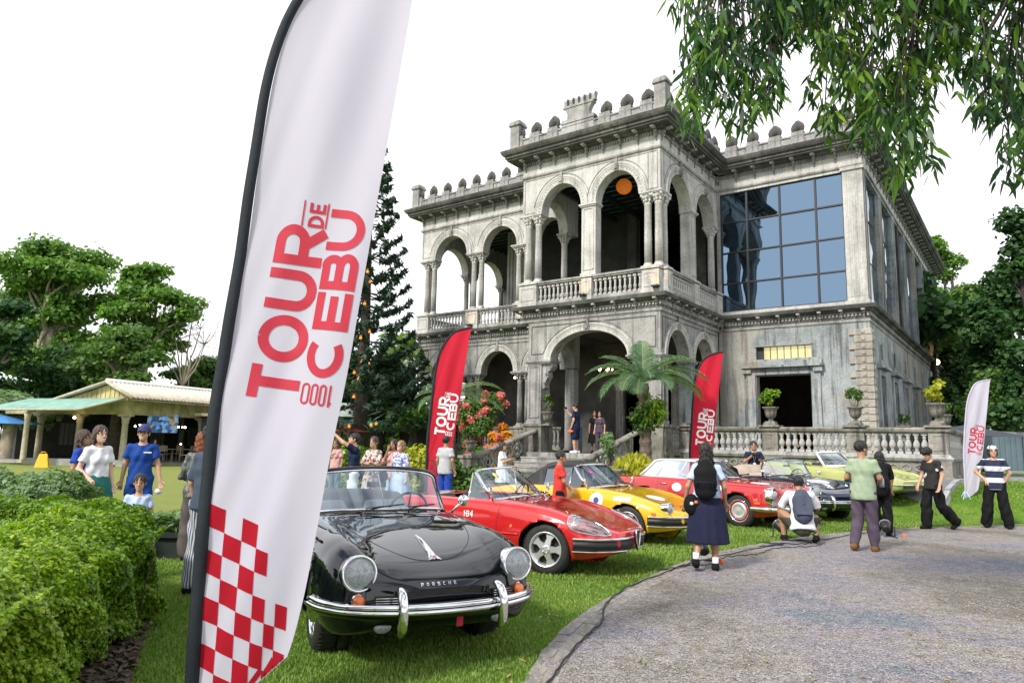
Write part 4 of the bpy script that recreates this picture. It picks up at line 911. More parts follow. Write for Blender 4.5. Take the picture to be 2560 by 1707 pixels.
# small fixtures of the building: floodlights and hooks
fd = MB(); fd.box((-.13, -.12, 0), (.13, .10, .05)); fd.box((-.10, -.02, -.07), (-.08, .02, .0)); fd.box((.08, -.02, -.07), (.10, .02, 0)); FD = fd.mesh('floodlight', S['black_trim'])
k = 0
for W, s in ((W_F, -.05), (W_F, -2.95), (W_L, -10.9), (W_L, -8.0), (W_L, -14.9)):
    o = inst('floodlight', FD, None); m = MAN.matrix_basis @ Matrix.Translation(Vector(W.p(s, .32, 6.98))); o.matrix_world = Matrix.Translation(Vector((OX, OY, 0))) @ Matrix.Rotation(-YAW, 4, 'Z') @ Matrix.Translation(Vector(W.p(s, .33, 6.97)))
    tag(o, ['black floodlight on the corner of the porch balcony', 'black floodlight under the middle pedestal of the porch balcony', 'black floodlight under the pedestal of the left wing balcony', 'black floodlight beside the porch on the left wing balcony', 'black floodlight at the far left end of the balcony ledge'][k], 'floodlight', 'floodlights on the balcony ledge'); k += 1
def wp(u, v, z): x, y = loc2w(u, v); return (x, y, z)
# the flood lights wash the pedestals in warm light
for (u, v) in ((-.05, -.55), (-2.9, -.5), (-10.9, 2.6), (-8.0, 2.6)):
    ld = bpy.data.lights.new('floodlight_beam', 'SPOT'); ld.energy = 9; ld.color = (1, .50, .16); ld.spot_size = R(70); ld.shadow_soft_size = .05; lo_ = bpy.data.objects.new('floodlight_beam', ld); COL.objects.link(lo_); lo_.location = wp(u, v, 7.0)
    tgt = Vector(wp(u, v+.6, 7.75)); lo_.rotation_euler = (tgt-lo_.location).to_track_quat('-Z', 'Y').to_euler()
# orange globe lanterns, wall lamp, chandeliers
gl = MB(); gl.ball((0, 0, 0), .33, 20); 
for k in range(9): gl.tube([(.333*math.sin(a)*math.cos(k), .333*math.sin(a)*math.sin(k), .333*math.cos(a)) for a in np.linspace(.1, PI-.1, 10)], .003, 3)
GL = gl.mesh('paper_lantern', S['globe_orange'])
o = inst('paper_lantern', GL); o.location = wp(-2.19, 1.5, 11.55); o.scale = (.92,)*3; tag(o, 'large orange paper globe hanging in the upper right front arch', 'lantern')
o = inst('paper_lantern', GL); o.location = wp(-5.9, 6.0, 9.3); o.scale = (.5,)*3; tag(o, 'small orange globe lamp deep inside the upper left front arch', 'lantern')
def chandelier(u, v, z, label, n=6, r=.4):
    t = thing('chandelier', label, 'chandelier', wp(u, v, z)); q = MB(); q.tube([(0, 0, 0), (0, 0, .9)], .015, 6); q.ball((0, 0, 0), .07, 8)
    for k in range(n): a = 2*PI*k/n; q.tube([(0, 0, 0), (r*.5*math.cos(a), r*.5*math.sin(a), -.1), (r*math.cos(a), r*math.sin(a), .03)], .012, 5)
    q.build('frame', MT['wood_dark'], t)
    for k in range(n): a = 2*PI*k/n; b = MB(); b.ball((r*math.cos(a), r*math.sin(a), .09), (.035, .035, .05), 8); b.build('bulb', MT['lamp_bulb'], t)
chandelier(-1.9, 3.2, 4.9, 'lit chandelier hanging in the porch behind the palm top', 6, .35)
chandelier(-4.9, 5.0, 4.75, 'lit chandelier seen through the narrow arch behind the left pier', 5, .3)
chandelier(-9.9, 5.2, 4.6, 'single lit lamp in the lower arch of the left wing', 3, .08)
chandelier(2.9, 10.5, 4.3, 'lit chandelier inside the dark doorway right of the red flag', 7, .4)
chandelier(2.2, 8.5, 5.0, 'crystal chandelier at the top of the dark doorway', 10, .6)
# ---------------------------------------------------------------- stroke lettering (flat print), laid on any surface by a mapping function
def arc(cx, cy, rx, ry, a0, a1, n=14): return [(cx+rx*math.cos(R(a0+(a1-a0)*i/n)), cy+ry*math.sin(R(a0+(a1-a0)*i/n))) for i in range(n+1)]
def glyph(ch, w, t):
    """centre lines of a letter in a box w wide and 1 high, t = stroke width"""
    h = t/2; a = h; b = w-h; T = 1-h; B = h; m = w/2
    if ch == 'T': return [[(0, T), (w, T)], [(m, T), (m, 0)]]
    if ch == 'O' or ch == '0': 
        if w > .7: return [arc(m, .5, m-h, .5-h, 90, 450, 36)]
        r = m-h; return [arc(m, T-r, r, r, 0, 180)+arc(m, B+r, r, r, 180, 360)+[(b, T-r)]]
    if ch == 'U': r = m-h; return [[(a, 1)]+arc(m, B+r, r, r, 180, 360)+[(b, 1)]]
    if ch == 'R': r = .25; return [[(a, 0), (a, 1)], [(a, T), (b-r, T)]+arc(b-r, T-r, r, r, 90, -90)+[(a, T-2*r)], [(m, T-2*r), (b, 0)]]
    if ch == 'D': r = .5-h; return [[(a, 0), (a, 1)], [(a, T), (max(a, b-r), T)]+arc(max(a, b-r), .5, min(r, b-a), r, 90, -90)+[(a, B)]]
    if ch == 'E': return [[(a, 0), (a, 1)], [(a, T), (w, T)], [(a, .5), (w*.9, .5)], [(a, B), (w, B)]]
    if ch == 'C': return [arc(m, .5, m-h, .5-h, 52, 308, 30)]
    if ch == 'B': return [[(a, 0), (a, 1)], [(a, T), (b-.24, T)]+arc(b-.24, .76-h*.5, .2, .26-h*.5, 90, -90)+[(a, .5)], [(a, .5), (b-.22, .5)]+arc(b-.24, .25+h*.5, .24, .25-h*.5, 90, -90)+[(a, B)]]
    if ch == '1': return [[(m, 0), (m, 1)], [(m, T), (a*.2, T-.18)]]
    if ch == 'P': return [[(a, 0), (a, 1)], [(a, T), (b, T), (b, .45), (a, .45)]]
    if ch == 'S': return [[(w, T), (a, T), (a, .5), (b, .5), (b, B), (0, B)]]
    if ch == 'H': return [[(a, 0), (a, 1)], [(b, 0), (b, 1)], [(a, .5), (b, .5)]]
    if ch == 'A': return [[(a, 0), (m, 1), (b, 0)], [(w*.22, .35), (w*.78, .35)]]
    if ch == 'L': return [[(a, 1), (a, B), (w, B)]]
    if ch == '-': return [[(0, .5), (w, .5)]]
    if ch == '4': return [[(b*.8, 0), (b*.8, 1), (0, .35), (w, .35)]]
    if ch == '3': return [[(0, T), (b, T), (b, B), (0, B)], [(w*.3, .5), (b, .5)]]
    if ch == '8': return [[(a, B), (a, T), (b, T), (b, B), (a, B)], [(a, .5), (b, .5)]]
    if ch == '9': return [[(b, B), (b, T), (a, T), (a, .5), (b, .5)]]
    return [[(a, 0), (a, 1)]]
def stroke_strip(mb, P, t, fmap, step=.08):
    """ribbon along a polyline; fmap maps (x, y) of the letter box to a 3D point"""
    Q = []
    for (x0, y0), (x1, y1) in zip(P, P[1:]):
        n = max(1, int(math.hypot(x1-x0, y1-y0)/step)); Q += [(x0+(x1-x0)*i/n, y0+(y1-y0)*i/n) for i in range(n)]
    Q.append(P[-1]); L_, R_ = [], []
    for i, (x, y) in enumerate(Q):
        p = Q[max(0, i-1)]; q = Q[min(len(Q)-1, i+1)]; dx, dy = q[0]-p[0], q[1]-p[1]; l = math.hypot(dx, dy) or 1; nx, ny = -dy/l*t/2, dx/l*t/2
        L_.append(fmap(x+nx, y+ny)); R_.append(fmap(x-nx, y-ny))
    n = len(Q); mb.add(L_+R_, [(i, n+i, n+i+1, i+1) for i in range(n-1)])
def text(mb, s, O, X, Y, t, widths, gap, put):
    """lay text with origin O, reading axis X (unit = cap height), up axis Y; put(p, q) gives the 3D point"""
    x = 0
    for k, (ch, w_) in enumerate(zip(s, widths)):
        for P in glyph(ch, w_, t):
            stroke_strip(mb, P, t, lambda a, b, x=x: put(O[0]+X[0]*(x+a)+Y[0]*b, O[1]+X[1]*(x+a)+Y[1]*b))
        x += w_+gap
# ---------------------------------------------------------------- feather flags.  local plane: p across (pole at 0, +p to the fly), q up
FP = [(.0,-.1),(.0,.3),(.0,1.56),(.03,2.1),(.07,2.61),(.115,3.2),(.17,3.74),(.25,4.10),(.36,4.36),(.50,4.58),(.68,4.74),(.92,4.83),(1.16,4.87)]
FR = [(.40,.02),(.52,.33),(.585,.62),(.64,1.0),(.70,1.45),(.78,1.95),(.86,2.6),(.93,3.2),(.99,3.7),(1.05,4.2),(1.10,4.6),(1.16,4.86)]
FPc, FRc = catmull(FP, 220), catmull(FR, 220)
def pole_p(q): return float(np.interp(q, FPc[:, 1], FPc[:, 0]))
def fly_p(q): return float(np.interp(q, FRc[:, 1], FRc[:, 0]))
def wave(p, q, ph=0):     # folds of the cloth, out of the plane
    return .030*math.sin(2.1*p*3+q*1.3+ph)*min(1, p*2)+.020*math.sin(p*13-q*3.4+ph)*min(1, p*2)+.005*math.sin(p*34-q*11+ph)*max(0, 1-p*1.4)+.02*math.sin(q*2+ph)+.06*p*p
def feather_flag(name, label, loc, rz, s, cloth, ink, check, checks=True, check_m=None, group=None, ph=0, pole_mat='flag_black', base=None, mono=False, tilt=0):
    root = thing(name, label, 'flag', loc, rz, group); root.scale = (s, s, s); root.rotation_euler = (0, tilt, rz)
    put0 = lambda p, q, d=0: (p, -wave(p, q, ph)-d, q)
    # cloth: columns follow the fabric, rows follow height; the lower edge sweeps up to the fly
    m = MB(); NQ, NP = 120, 26; G = []
    cell = .118
    for i in range(NQ+1):
        f = i/NQ; row = []
        for j in range(NP+1):
            g = j/NP; q0 = .10-.16*g*0; lo_q = .02+.31*g**2.2; q = lo_q+(4.86-lo_q)*f; a = pole_p(q)+.035; b = max(fly_p(q), a+.002); row.append(put0(a+(b-a)*g, q))
        G.append(row)
    m.grid(G, smooth=True); m.build('cloth', MT[cloth], root)
    if checks:
        for tone, kk in (('check_a', 0),):
            c = MB(); ED = [0, .096, .21, .31, .386, .447, .516, .60]; FIRST = [0, 1, 0, 1, 4, 3, 6]
            for j in range(7):
                for r in range(FIRST[j], 12, 2):
                    P4 = [(ED[a], 1.17-.37*ED[a]-.128*b) for a, b in ((j, r+1), (j+1, r+1), (j+1, r), (j, r))]; N = 5; GG = []
                    for a in range(N+1):
                        row = []
                        for b in range(N+1):
                            u_, v_ = a/N, b/N
                            x = (P4[0][0]*(1-u_)+P4[1][0]*u_); y = (P4[0][1]*(1-u_)+P4[1][1]*u_)*(1-v_)+(P4[3][1]*(1-u_)+P4[2][1]*u_)*v_
                            aa = pole_p(max(y, .02))+.036; x = aa+x*(.90); fx = fly_p(max(y, .03))-.002; x = min(x, fx); g = min(1, max(0, (x-aa)/max(.01, fx-aa))); y = max(y, .02+.31*g**2.2); row.append(put0(x, y, .003))
                        GG.append(row)
                    if P4[3][1] > .05: c.grid(GG, smooth=True)
            c.build('printed_checks', MT[check_m or check], root)
    # sleeve with the curved pole inside
    sl = MB(); P = [put0(a, b) for a, b in FPc[2:]]; sl.tube(P, [.042*(1-.45*i/len(P)) for i in range(len(P))], 8); sl.build('sleeve', MT[pole_mat], root)
    # print
    pr = MB(); o = .004; put = lambda p, q: put0(p, q, o)
    e1 = Vector((.12, 1)).normalized(); e2 = Vector((-1, .115)).normalized()
    h1 = .302
    text(pr, 'TOUR', (.475, 1.765), e1*h1, e2*h1, .205, [.66, .95, .83, .82], .10, put)
    h2 = .098
    text(pr, 'DE', (.58, 2.83), e1*h2, e2*h2, .2, [.75, .62], .14, put)
    for dx in (.012, -.132): stroke_strip(pr, [(0, 0), (1.62, 0)], .1, lambda a, b, dx=dx: put(.58+dx+e1.x*h2*a+e2.x*h2*b, 2.83+dx*-.115+e1.y*h2*a+e2.y*h2*b))
    h3 = .230
    text(pr, 'CEBU', (.735, 1.90), e1*h3, e2*h3, .225, [1.17, 1.0, .98, 1.12], .08, put)
    h4 = .128
    text(pr, '1000', (.735, 1.915), -e2*-h4, -e1*h4, .10, [.22, .36, .36, .40], .055, put) if False else text(pr, '1000', (.70, 1.865), e2*h4, -e1*h4, .095, [.2, .34, .36, .42], .06, put)
    pr.build('printed_lettering', MT[ink], root)
    if base: base(root)
    return root
feather_flag('feather_flag', 'tall white feather flag with red lettering and red checks in the left foreground', (-1.755, 4.22, 0), R(2), 1.0, 'flag_white', 'print_red', 'check_red', group='event feather flags')
def small_checks(root):
    pass
f1 = feather_flag('feather_flag', 'red feather flag with white lettering left of the palm and stairs', (-2.30, 20.0, 0), R(3), .985, 'flag_red', 'print_white', 'flag_red', checks=False, group='event feather flags', ph=1.2)
f2 = feather_flag('feather_flag', 'red feather flag with white lettering standing right of the palm', (5.18, 20.6, .05), R(3), .88, 'flag_red', 'print_white', 'flag_red', checks=False, group='event feather flags', ph=2.5)
f3 = feather_flag('feather_flag', 'pale feather flag with dark red lettering on the lawn at the far right', (11.12, 17.6, hz(11.12,17.6)), R(0), .60, 'flag_white', 'print_red', 'check_red', checks=False, group='event feather flags', ph=.5, pole_mat='flag_white', tilt=R(2))
# dark printed squares low on the first red flag
c = MB()
for (a, b) in ((.10, 1.02), (.19, .93), (.10, .84), (.28, .85), (.19, .75), (.10, .66), (.28, .67), (.37, .76)):
    c.add([(a, -wave(a, b, 1.2)-.006, b), (a+.09, -wave(a+.09, b, 1.2)-.006, b-.02), (a+.09, -wave(a+.09, b, 1.2)-.006, b+.07), (a, -wave(a, b, 1.2)-.006, b+.09)], [(0, 1, 2, 3)])
c.build('printed_checks', mat('print_maroon', (.20, .02, .04), .7), f1)
# cross foot of the far flag
t = MB()
t.tube([(0, 0, .6), (0, 0, -.1)], .02, 6)
for a in (.5, 2.2, 3.8, 5.4): t.tube([(0, 0, .32), (.30*math.cos(a), .3*math.sin(a), -.28)], .02, 6)
t.build('stand', mat('stand_teal', (.35,.55,.58), .4), f3)
# ---------------------------------------------------------------- classic cars. local: x forward (nose at 0, tail negative), y to the car's left, z up
def smooth_profile(tab, xs):
    """tab rows (x, ...) -> Catmull/PCHIP-like interpolation at xs"""
    T = np.array(sorted(tab)); x = T[:, 0]; out = []
    for c in range(1, T.shape[1]):
        y = T[:, c]; d = np.gradient(y, x)
        i = np.clip(np.searchsorted(x, xs)-1, 0, len(x)-2); h = x[i+1]-x[i]; t = np.clip((xs-x[i])/h, 0, 1)
        out.append((2*t**3-3*t**2+1)*y[i]+(t**3-2*t**2+t)*h*d[i]+(-2*t**3+3*t**2)*y[i+1]+(t**3-t**2)*h*d[i+1])
    return np.stack(out, 1)
def car_body(root, sp, paint):
    """sp['st']: rows x, half width, z of widest, z centre top, y crown, z crown, z low, half width low"""
    st = sp['st']; x0 = min(r[0] for r in st); x1 = max(r[0] for r in st)
    NX = 150; xs = x0+(x1-x0)*(.5-.5*np.cos(np.linspace(0, PI, NX)))*1.0
    xs = np.sort(np.unique(np.r_[xs, np.linspace(x0, x1, 90)])); D = smooth_profile(st, xs); NS = 42; rings = []
    for x, (hw, zb, zc, yf, zf, zl, hl) in zip(xs, D):
        yf = min(yf, hw*.97); val = sp.get('valley', .35)
        zv = zc*(1-val)+zf*val
        P = [(0, zc), (yf*.38, zc+.10*(zf-zc)), (yf*.74, zv+.25*(zf-zc)*0), (yf, zf), (yf+(hw-yf)*.72, zf-(zf-zb)*.28), (hw, zb), (hw*.995, zb-(zb-zl)*.45), (hl+(hw-hl)*.35, zl+(zb-zl)*.12), (hl*.93, zl), (hl*.5, zl-.01), (0, zl-.01)]
        if sp.get('crease'): P[4] = (yf+(hw-yf)*.9, zf-(zf-zb)*.35); P[3] = (yf, zf)
        Q = catmull(P, NS); rings.append([(x, y, z) for y, z in Q])
    H = np.array(rings)                     # (nx, NS, 3) half body, y >= 0
    full = np.concatenate([H, (H*[1, -1, 1])[:, ::-1][:, 1:-1]], 1); n, k, _ = full.shape
    V = full.reshape(-1, 3).copy(); F = []
    ii = np.arange(n-1)[:, None]; jj = np.arange(k)[None]; F = np.stack([ii*k+jj, (ii+1)*k+jj, (ii+1)*k+(jj+1) % k, ii*k+(jj+1) % k], -1).reshape(-1, 4)
    # wheel arches: snap the grid to the arch circle, delete the inside
    kill = np.zeros(len(F), bool)
    for (wx, wz, wr) in sp['arch']:
        dx, dz = V[:, 0]-wx, V[:, 2]-wz; r = np.hypot(dx, dz); side = (np.abs(V[:, 1]) > sp.get('archy', .5)); ins = (r < wr) & side
        fin = ins[F].all(1); kill |= fin; use = np.zeros(len(V), bool); use[F[~fin].ravel()] = True
        mv = ins & use; s = wr/np.maximum(r[mv], 1e-3); V[mv, 0] = wx+dx[mv]*s; V[mv, 2] = wz+dz[mv]*s
    # cockpit opening
    if sp.get('open'):
        a, b, hw_, zmin = sp['open']; cx_ = (a+b)/2; rx = abs(b-a)/2
        e = (np.abs((V[:, 0]-cx_)/rx)**4+np.abs(V[:, 1]/hw_)**4); ins = (e < 1) & (V[:, 2] > zmin)
        fin = ins[F].all(1); kill |= fin; use = np.zeros(len(V), bool); use[F[~fin].ravel()] = True; mv = ins & use; s = e[mv]**-.25
        V[mv, 0] = cx_+(V[mv, 0]-cx_)*s; V[mv, 1] *= s
    F = F[~kill]
    [MB().add([tuple(q) for q in full[e]], [tuple(range(k))]).build('end_panel', MT[paint], root) for e in (0, -1)]
    me = np_mesh('body', V, F, MT[paint], True); ob = inst('body', me, root)
    so = ob.modifiers.new('thickness', 'SOLIDIFY'); so.thickness = .018; so.offset = -1
    caps = MB()
    bvh = BVHTree.FromPolygons([Vector(v) for v in V.tolist()], [tuple(f) for f in F.tolist()])
    return ob, bvh
def surf(bvh, o, d):
    h = bvh.ray_cast(Vector(o), Vector(d)); return h[0], h[1]
def decal(root, bvh, name, m, o, d, U, Vv, ru, rv, lift=.004, n=16, rect=False, parent=None):
    """flat sticker pressed on the body: rays from o along d, axes U,V"""
    mb = MB(); P = []; U = Vector(U); Vv = Vector(Vv)
    K = 4
    for k in range(K+1):
        for i in range(n):
            a = 2*PI*i/n
            if rect: c, s_ = math.cos(a), math.sin(a); q = max(abs(c), abs(s_)); c, s_ = c/q, s_/q
            else: c, s_ = math.cos(a), math.sin(a)
            f = k/K; p, nn = surf(bvh, Vector(o)+U*(ru*c*f)+Vv*(rv*s_*f), d)
            if p is None: return None
            if nn.dot(Vector(d)) > 0: nn = -nn
            P.append(p+nn*lift)
    F = [(k*n+i, k*n+(i+1) % n, (k+1)*n+(i+1) % n, (k+1)*n+i) for k in range(K) for i in range(n)]
    mb.add(P, F, 0, True); return mb.build(name, MT[m], parent or root)
def on_body_text(root, bvh, s, o, d, X, Y, h, t, widths, gap, m, name='lettering', lift=.006):
    mb = MB(); X, Y, o, d = Vector(X)*h, Vector(Y)*h, Vector(o), Vector(d)
    def put(a, b):
        q = o+X*a+Y*b; p, nn = surf(bvh, q, d)
        if p is None: p, nn = q+d*.1, -d
        if nn.dot(d) > 0: nn = -nn
        return p+nn*lift
    text(mb, s, (0, 0), (1, 0), (0, 1), t, widths, gap, put); return mb.build(name, MT[m], root)
def body_line(root, bvh, name, m, pts, d, r=.006, lift=.002, n=40):
    """trim or shut line that follows the body surface"""
    P = catmull(pts, n); Q = []
    for p in P:
        h, nn = surf(bvh, p, d)
        if h is None: continue
        if nn.dot(Vector(d)) > 0: nn = -nn
        Q.append(h+nn*lift)
    if len(Q) > 2: mb = MB(); mb.tube(Q, r, 6); return mb.build(name, MT[m], root)

def wheel(root, x, y, z, r, wd, style, steer=0):
    s = 1 if y > 0 else -1; w_ = inst('wheel', None, root, (x, y, z), (0, 0, steer)); w_.empty_display_size = .1
    ty = MB(); P = [(-wd/2, r*.66), (-wd/2-.006, r*.80), (-wd/2+.006, r*.93), (-wd/2+.03, r*.985), (-wd*.12, r), (wd*.12, r), (wd/2-.03, r*.985), (wd/2-.006, r*.93), (wd/2+.006, r*.80), (wd/2, r*.66)]
    G = [[(rr*math.cos(a), yy, rr*math.sin(a)) for yy, rr in P] for a in np.linspace(0, 2*PI, 40, endpoint=False)]; ty.grid(G, closed_u=True)
    for k in range(48):
        a = 2*PI*k/48; ty.box((-.009, -wd*.42, r*.985), (.009, wd*.42, r*1.004), M=Matrix.Rotation(a, 4, 'Y'))
    ty.build('tyre', MT['rubber'], w_)
    o = s*wd*.5; rim = MB()
    def disc(prof, mi=0, n=32):   # profile (radius, outward offset)
        G = [[(rr*math.cos(a), s*yy, rr*math.sin(a)) for rr, yy in prof] for a in np.linspace(0, 2*PI, n, endpoint=False)]; rim.grid(G, mi, closed_u=True)
    e = wd/2
    disc([(r*.68, e-.005), (r*.69, e+.004), (r*.655, e+.006), (r*.62, e-.01), (r*.60, e-.03), (r*.60, e-.09)])
    if style == 'alloy':
        disc([(r*.60, e-.09), (.001, e-.09)], 1); disc([(r*.20, e-.06), (r*.19, e-.015), (r*.12, e-.01), (.001, e-.008)])
        for k in range(5):
            Mr = Matrix.Rotation(2*PI*k/5+.3, 4, 'Y'); w0, w1 = .032, .055
            V = []
            for (zz, ww, oo) in ((r*.17, .040, e-.012), (r*.40, .030, e-.022), (r*.61, .060, e-.03)): V += [(-ww, s*oo, zz), (ww, s*oo, zz), (ww, s*(oo-.04), zz), (-ww, s*(oo-.04), zz)]
            rim.add([Mr @ Vector(v) for v in V], [(0,1,5,4), (4,5,9,8), (1,2,6,5), (5,6,10,9), (3,0,4,7), (7,4,8,11)])
            rim.ball(tuple(Mr @ Vector((0, s*(e-.008), r*.13))), .011, 6)
    elif style == 'hubcap':
        disc([(r*.60, e-.05), (r*.52, e-.015), (r*.50, e-.01)], 2); disc([(r*.52, e-.012), (r*.46, e+.012), (r*.40, e+.016), (r*.36, e+.008), (r*.20, e+.014), (.001, e+.02)], 3)
    else:   # steel wheel with domed cap
        disc([(r*.60, e-.05), (r*.5, e-.035), (r*.36, e-.02)], 0); disc([(r*.36, e-.02), (r*.33, e+.01), (r*.2, e+.03), (.001, e+.035)], 0)
        for k in range(14): a = 2*PI*k/14; rim.box((-.012, -.004, r*.44), (.012, .004, r*.53), 1, M=Matrix.Translation((0, s*(e-.034), 0)) @ Matrix.Rotation(a, 4, 'Y'))
    rim.build('rim', [MT['silver' if style == 'alloy' else 'chrome'], MT['black_trim'], MT['paint_red'] if style == 'hubcap' else MT['silver'], MT['silver']], w_); return w_
def inst_empty(): pass

def headlamp(root, x, y, z, r, ang=(0, 0), label=None, deep=.06):
    """round lamp: chrome ring, bowl, ribbed glass. ang = (yaw, pitch) of its axis"""
    h = inst('headlamp', None, root, (x, y, z), (0, -ang[1], ang[0])); h.empty_display_size = .05
    mb = MB(); G = [[(o, rr*math.cos(a), rr*math.sin(a)) for o, rr in ((-deep, r*1.02), (.0, r*1.10), (.012, r*1.08), (.018, r*1.0), (.010, r*.93), (0, r*.92))] for a in np.linspace(0, 2*PI, 28, endpoint=False)]; mb.grid(G, closed_u=True); mb.build('chrome_ring', MT['chrome'], h)
    mb = MB(); G = [[(o, rr*math.cos(a), rr*math.sin(a)) for o, rr in ((.0, r*.93), (.018, r*.7), (.028, r*.4), (.032, .001))] for a in np.linspace(0, 2*PI, 28, endpoint=False)]; mb.grid(G, closed_u=True); mb.build('lens', MT['lens_glass'], h)
    return h
def bar(root, name, m, pts, prof, n=40, caps=True):
    """bumper blade: closed profile (outward, up) swept along a curve in plan, outward = away from the car centre"""
    P = catmull(pts, n); mb = MB(); G = []
    for i in range(n):
        t = P[min(i+1, n-1)]-P[max(i-1, 0)]; t /= np.linalg.norm(t); nn = np.array([t[1], -t[0], 0]); G.append([tuple(P[i]+nn*a+np.array([0, 0, b])) for a, b in prof])
    mb.grid(G, closed_v=True); k = len(prof); mb.f.append(tuple(range(k))); mb.f.append(tuple((n-1)*k+j for j in range(k))[::-1]); mb.m += [0, 0]; mb.sm += [False, False]
    return mb.build(name, MT[m], root)

def seats(root, x, z, m, w_=.50, hgt=.50, y0=.33, lean=.25):
    for s in (-1, 1):
        c = MB(); G = []
        for k, (dx, dz, hw, th) in enumerate([(0, 0, w_*.47, .06), (-.03, .15, w_*.5, .07), (-.06-lean*.3, .32, w_*.5, .075), (-.08-lean*.5, hgt-.08, w_*.47, .07), (-.09-lean*.6, hgt, w_*.40, .045), (-.09-lean*.6, hgt+.01, w_*.3, .01)]):
            G.append([(x+dx+th*math.cos(a), s*y0+hw*abs(math.cos(a+PI/2))**.5*np.sign(math.sin(a)), z+dz) for a in np.linspace(0, 2*PI, 18, endpoint=False)])
        c.grid(G, closed_v=True); c.build('seat_back', MT[m], root)
        c = MB(); c.box((x, s*y0-w_*.48, z-.14), (x+.50, s*y0+w_*.48, z+.04)); c.build('seat_cushion', MT[m], root)
def tub(root, a, b, hw, z0, z1):
    mb = MB(); mb.box((b, -hw, z0), (a, hw, z0+.02)); mb.box((b-.02, -hw, z0), (b, hw, z1)); mb.box((a, -hw, z0), (a+.02, hw, z1)); mb.box((b, -hw-.02, z0), (a, -hw, z1)); mb.box((b, hw, z0), (a, hw+.02, z1)); mb.build('cockpit_trim', MT['black_vinyl'], root)
def dash(root, x, z, hw, m='black_trim'):
    mb = MB(); mb.tube([(x, -hw, z-.05), (x-.02, 0, z-.02), (x, hw, z-.05)], .055, 8); mb.build('dashboard', MT[m], root)
    w_ = MB(); c = Vector((x-.22, .34, z-.02)); Mx = Matrix.Translation(c) @ Matrix.Rotation(R(-68), 4, 'Y')
    w_.tube([Mx @ Vector((.19*math.cos(t), .19*math.sin(t), 0)) for t in np.linspace(0, 2*PI, 28, endpoint=False)], .012, 6, closed=True)
    for t in (0, 2.1, 4.2): w_.tube([Mx @ Vector((0, 0, 0)), Mx @ Vector((.19*math.cos(t), .19*math.sin(t), 0))], .008, 5)
    w_.tube([Mx @ Vector((0, 0, 0)), (x, .34, z-.12)], .02, 6); w_.build('steering_wheel', MT['black_trim'], root)
def windscreen(root, base, top, frame_m, fr=.016, glass=True, n=25):
    """base/top: control points (x,y,z) from right (-y) to left (+y)"""
    B, T = catmull(base, n), catmull(top, n); mb = MB(); mb.grid([[tuple(b+(t-b)*f) for f in np.linspace(.01, .99, 6)] for b, t in zip(B, T)]); mb.build('windscreen', MT['car_glass'], root)
    mb = MB(); P = [tuple(p) for p in B]+[tuple(p) for p in T[::-1]]; mb.tube(P, fr, 8, closed=True); mb.build('screen_frame', MT[frame_m], root)
    return B, T
def wipers(root, pts, m='black_trim'):
    for a, b in pts:
        a, b = Vector(a), Vector(b); mb = MB(); mid = (a+b)/2+Vector((.01, 0, .025)); mb.tube([a, mid], .006, 5); q = (b-a); mb.tube([mid-q*.42+Vector((0,0,.0)), mid+q*.42], .007, 5); mb.ball(tuple(a), .014, 6); mb.build('wiper', MT[m], root)
def mirror(root, p, s, m='chrome'):
    q = inst('door_mirror', None, root, p); q.empty_display_size = .05
    a = MB(); a.tube([(0, 0, 0), (.02, s*.05, .06), (.03, s*.10, .10)], [.014, .010, .010], 6); a.lathe([(.001, -.035), (.035, -.032), (.052, -.012), (.055, .0)], n=16, M=Matrix.Translation((.03, s*.11, .115)) @ Matrix.Rotation(R(-90), 4, 'Y') @ Matrix.Rotation(PI, 4, 'X')); a.build('housing', MT[m], q)
def car(name, label, x, y, z, ang, group=None, sc=1):
    return thing(name, label, 'car', (x, y, z), R(ang), group, sc)

# ---------- rounded rear engined cabriolet (two of them)
def bathtub_car(root, paint, detail=True):
    st = [ # x, hw, zb, zc, yf, zf, zl, hl
     (0.00,.36,.49,.56,.20,.56,.40,.34),(-.04,.52,.49,.61,.36,.605,.34,.48),(-.10,.64,.49,.645,.48,.665,.29,.58),(-.18,.735,.49,.685,.57,.745,.26,.66),(-.28,.79,.50,.722,.60,.80,.24,.70),(-.5,.815,.52,.785,.62,.855,.22,.72),(-.83,.828,.55,.855,.625,.885,.21,.72),
     (-1.15,.832,.58,.905,.635,.90,.21,.72),(-1.45,.834,.60,.945,.66,.905,.21,.72),(-1.9,.832,.60,.93,.70,.90,.21,.72),(-2.5,.828,.60,.925,.70,.89,.21,.72),(-2.9,.815,.58,.915,.66,.875,.22,.71),(-3.2,.785,.56,.86,.60,.83,.24,.68),(-3.5,.72,.54,.77,.54,.76,.27,.6),(-3.75,.60,.51,.66,.42,.66,.32,.5),(-3.92,.40,.49,.56,.25,.56,.4,.34)]
    ob, bvh = car_body(root, dict(st=st, arch=[(-.84, .31, .345), (-2.94, .31, .33)], open=(-1.62, -2.72, .60, .8), valley=.42), paint)
    for x, y in ((-.84, -.665), (-.84, .665), (-2.94, -.66), (-2.94, .66)): wheel(root, x, y, .315, .318, .155, 'steel', R(-4) if x > -1 else 0)
    wl = MB()   # dark wheel housings and floor
    wl.box((-3.5, -.60, .26), (-.35, .60, .42)); 
    for x in (-.84, -2.94):
        for s in (-1, 1): wl.tube([(x, s*.52, .33), (x, s*.60, .33)], .36, 20)
    wl.build('underbody', MT['black_trim'], root)
    return ob, bvh
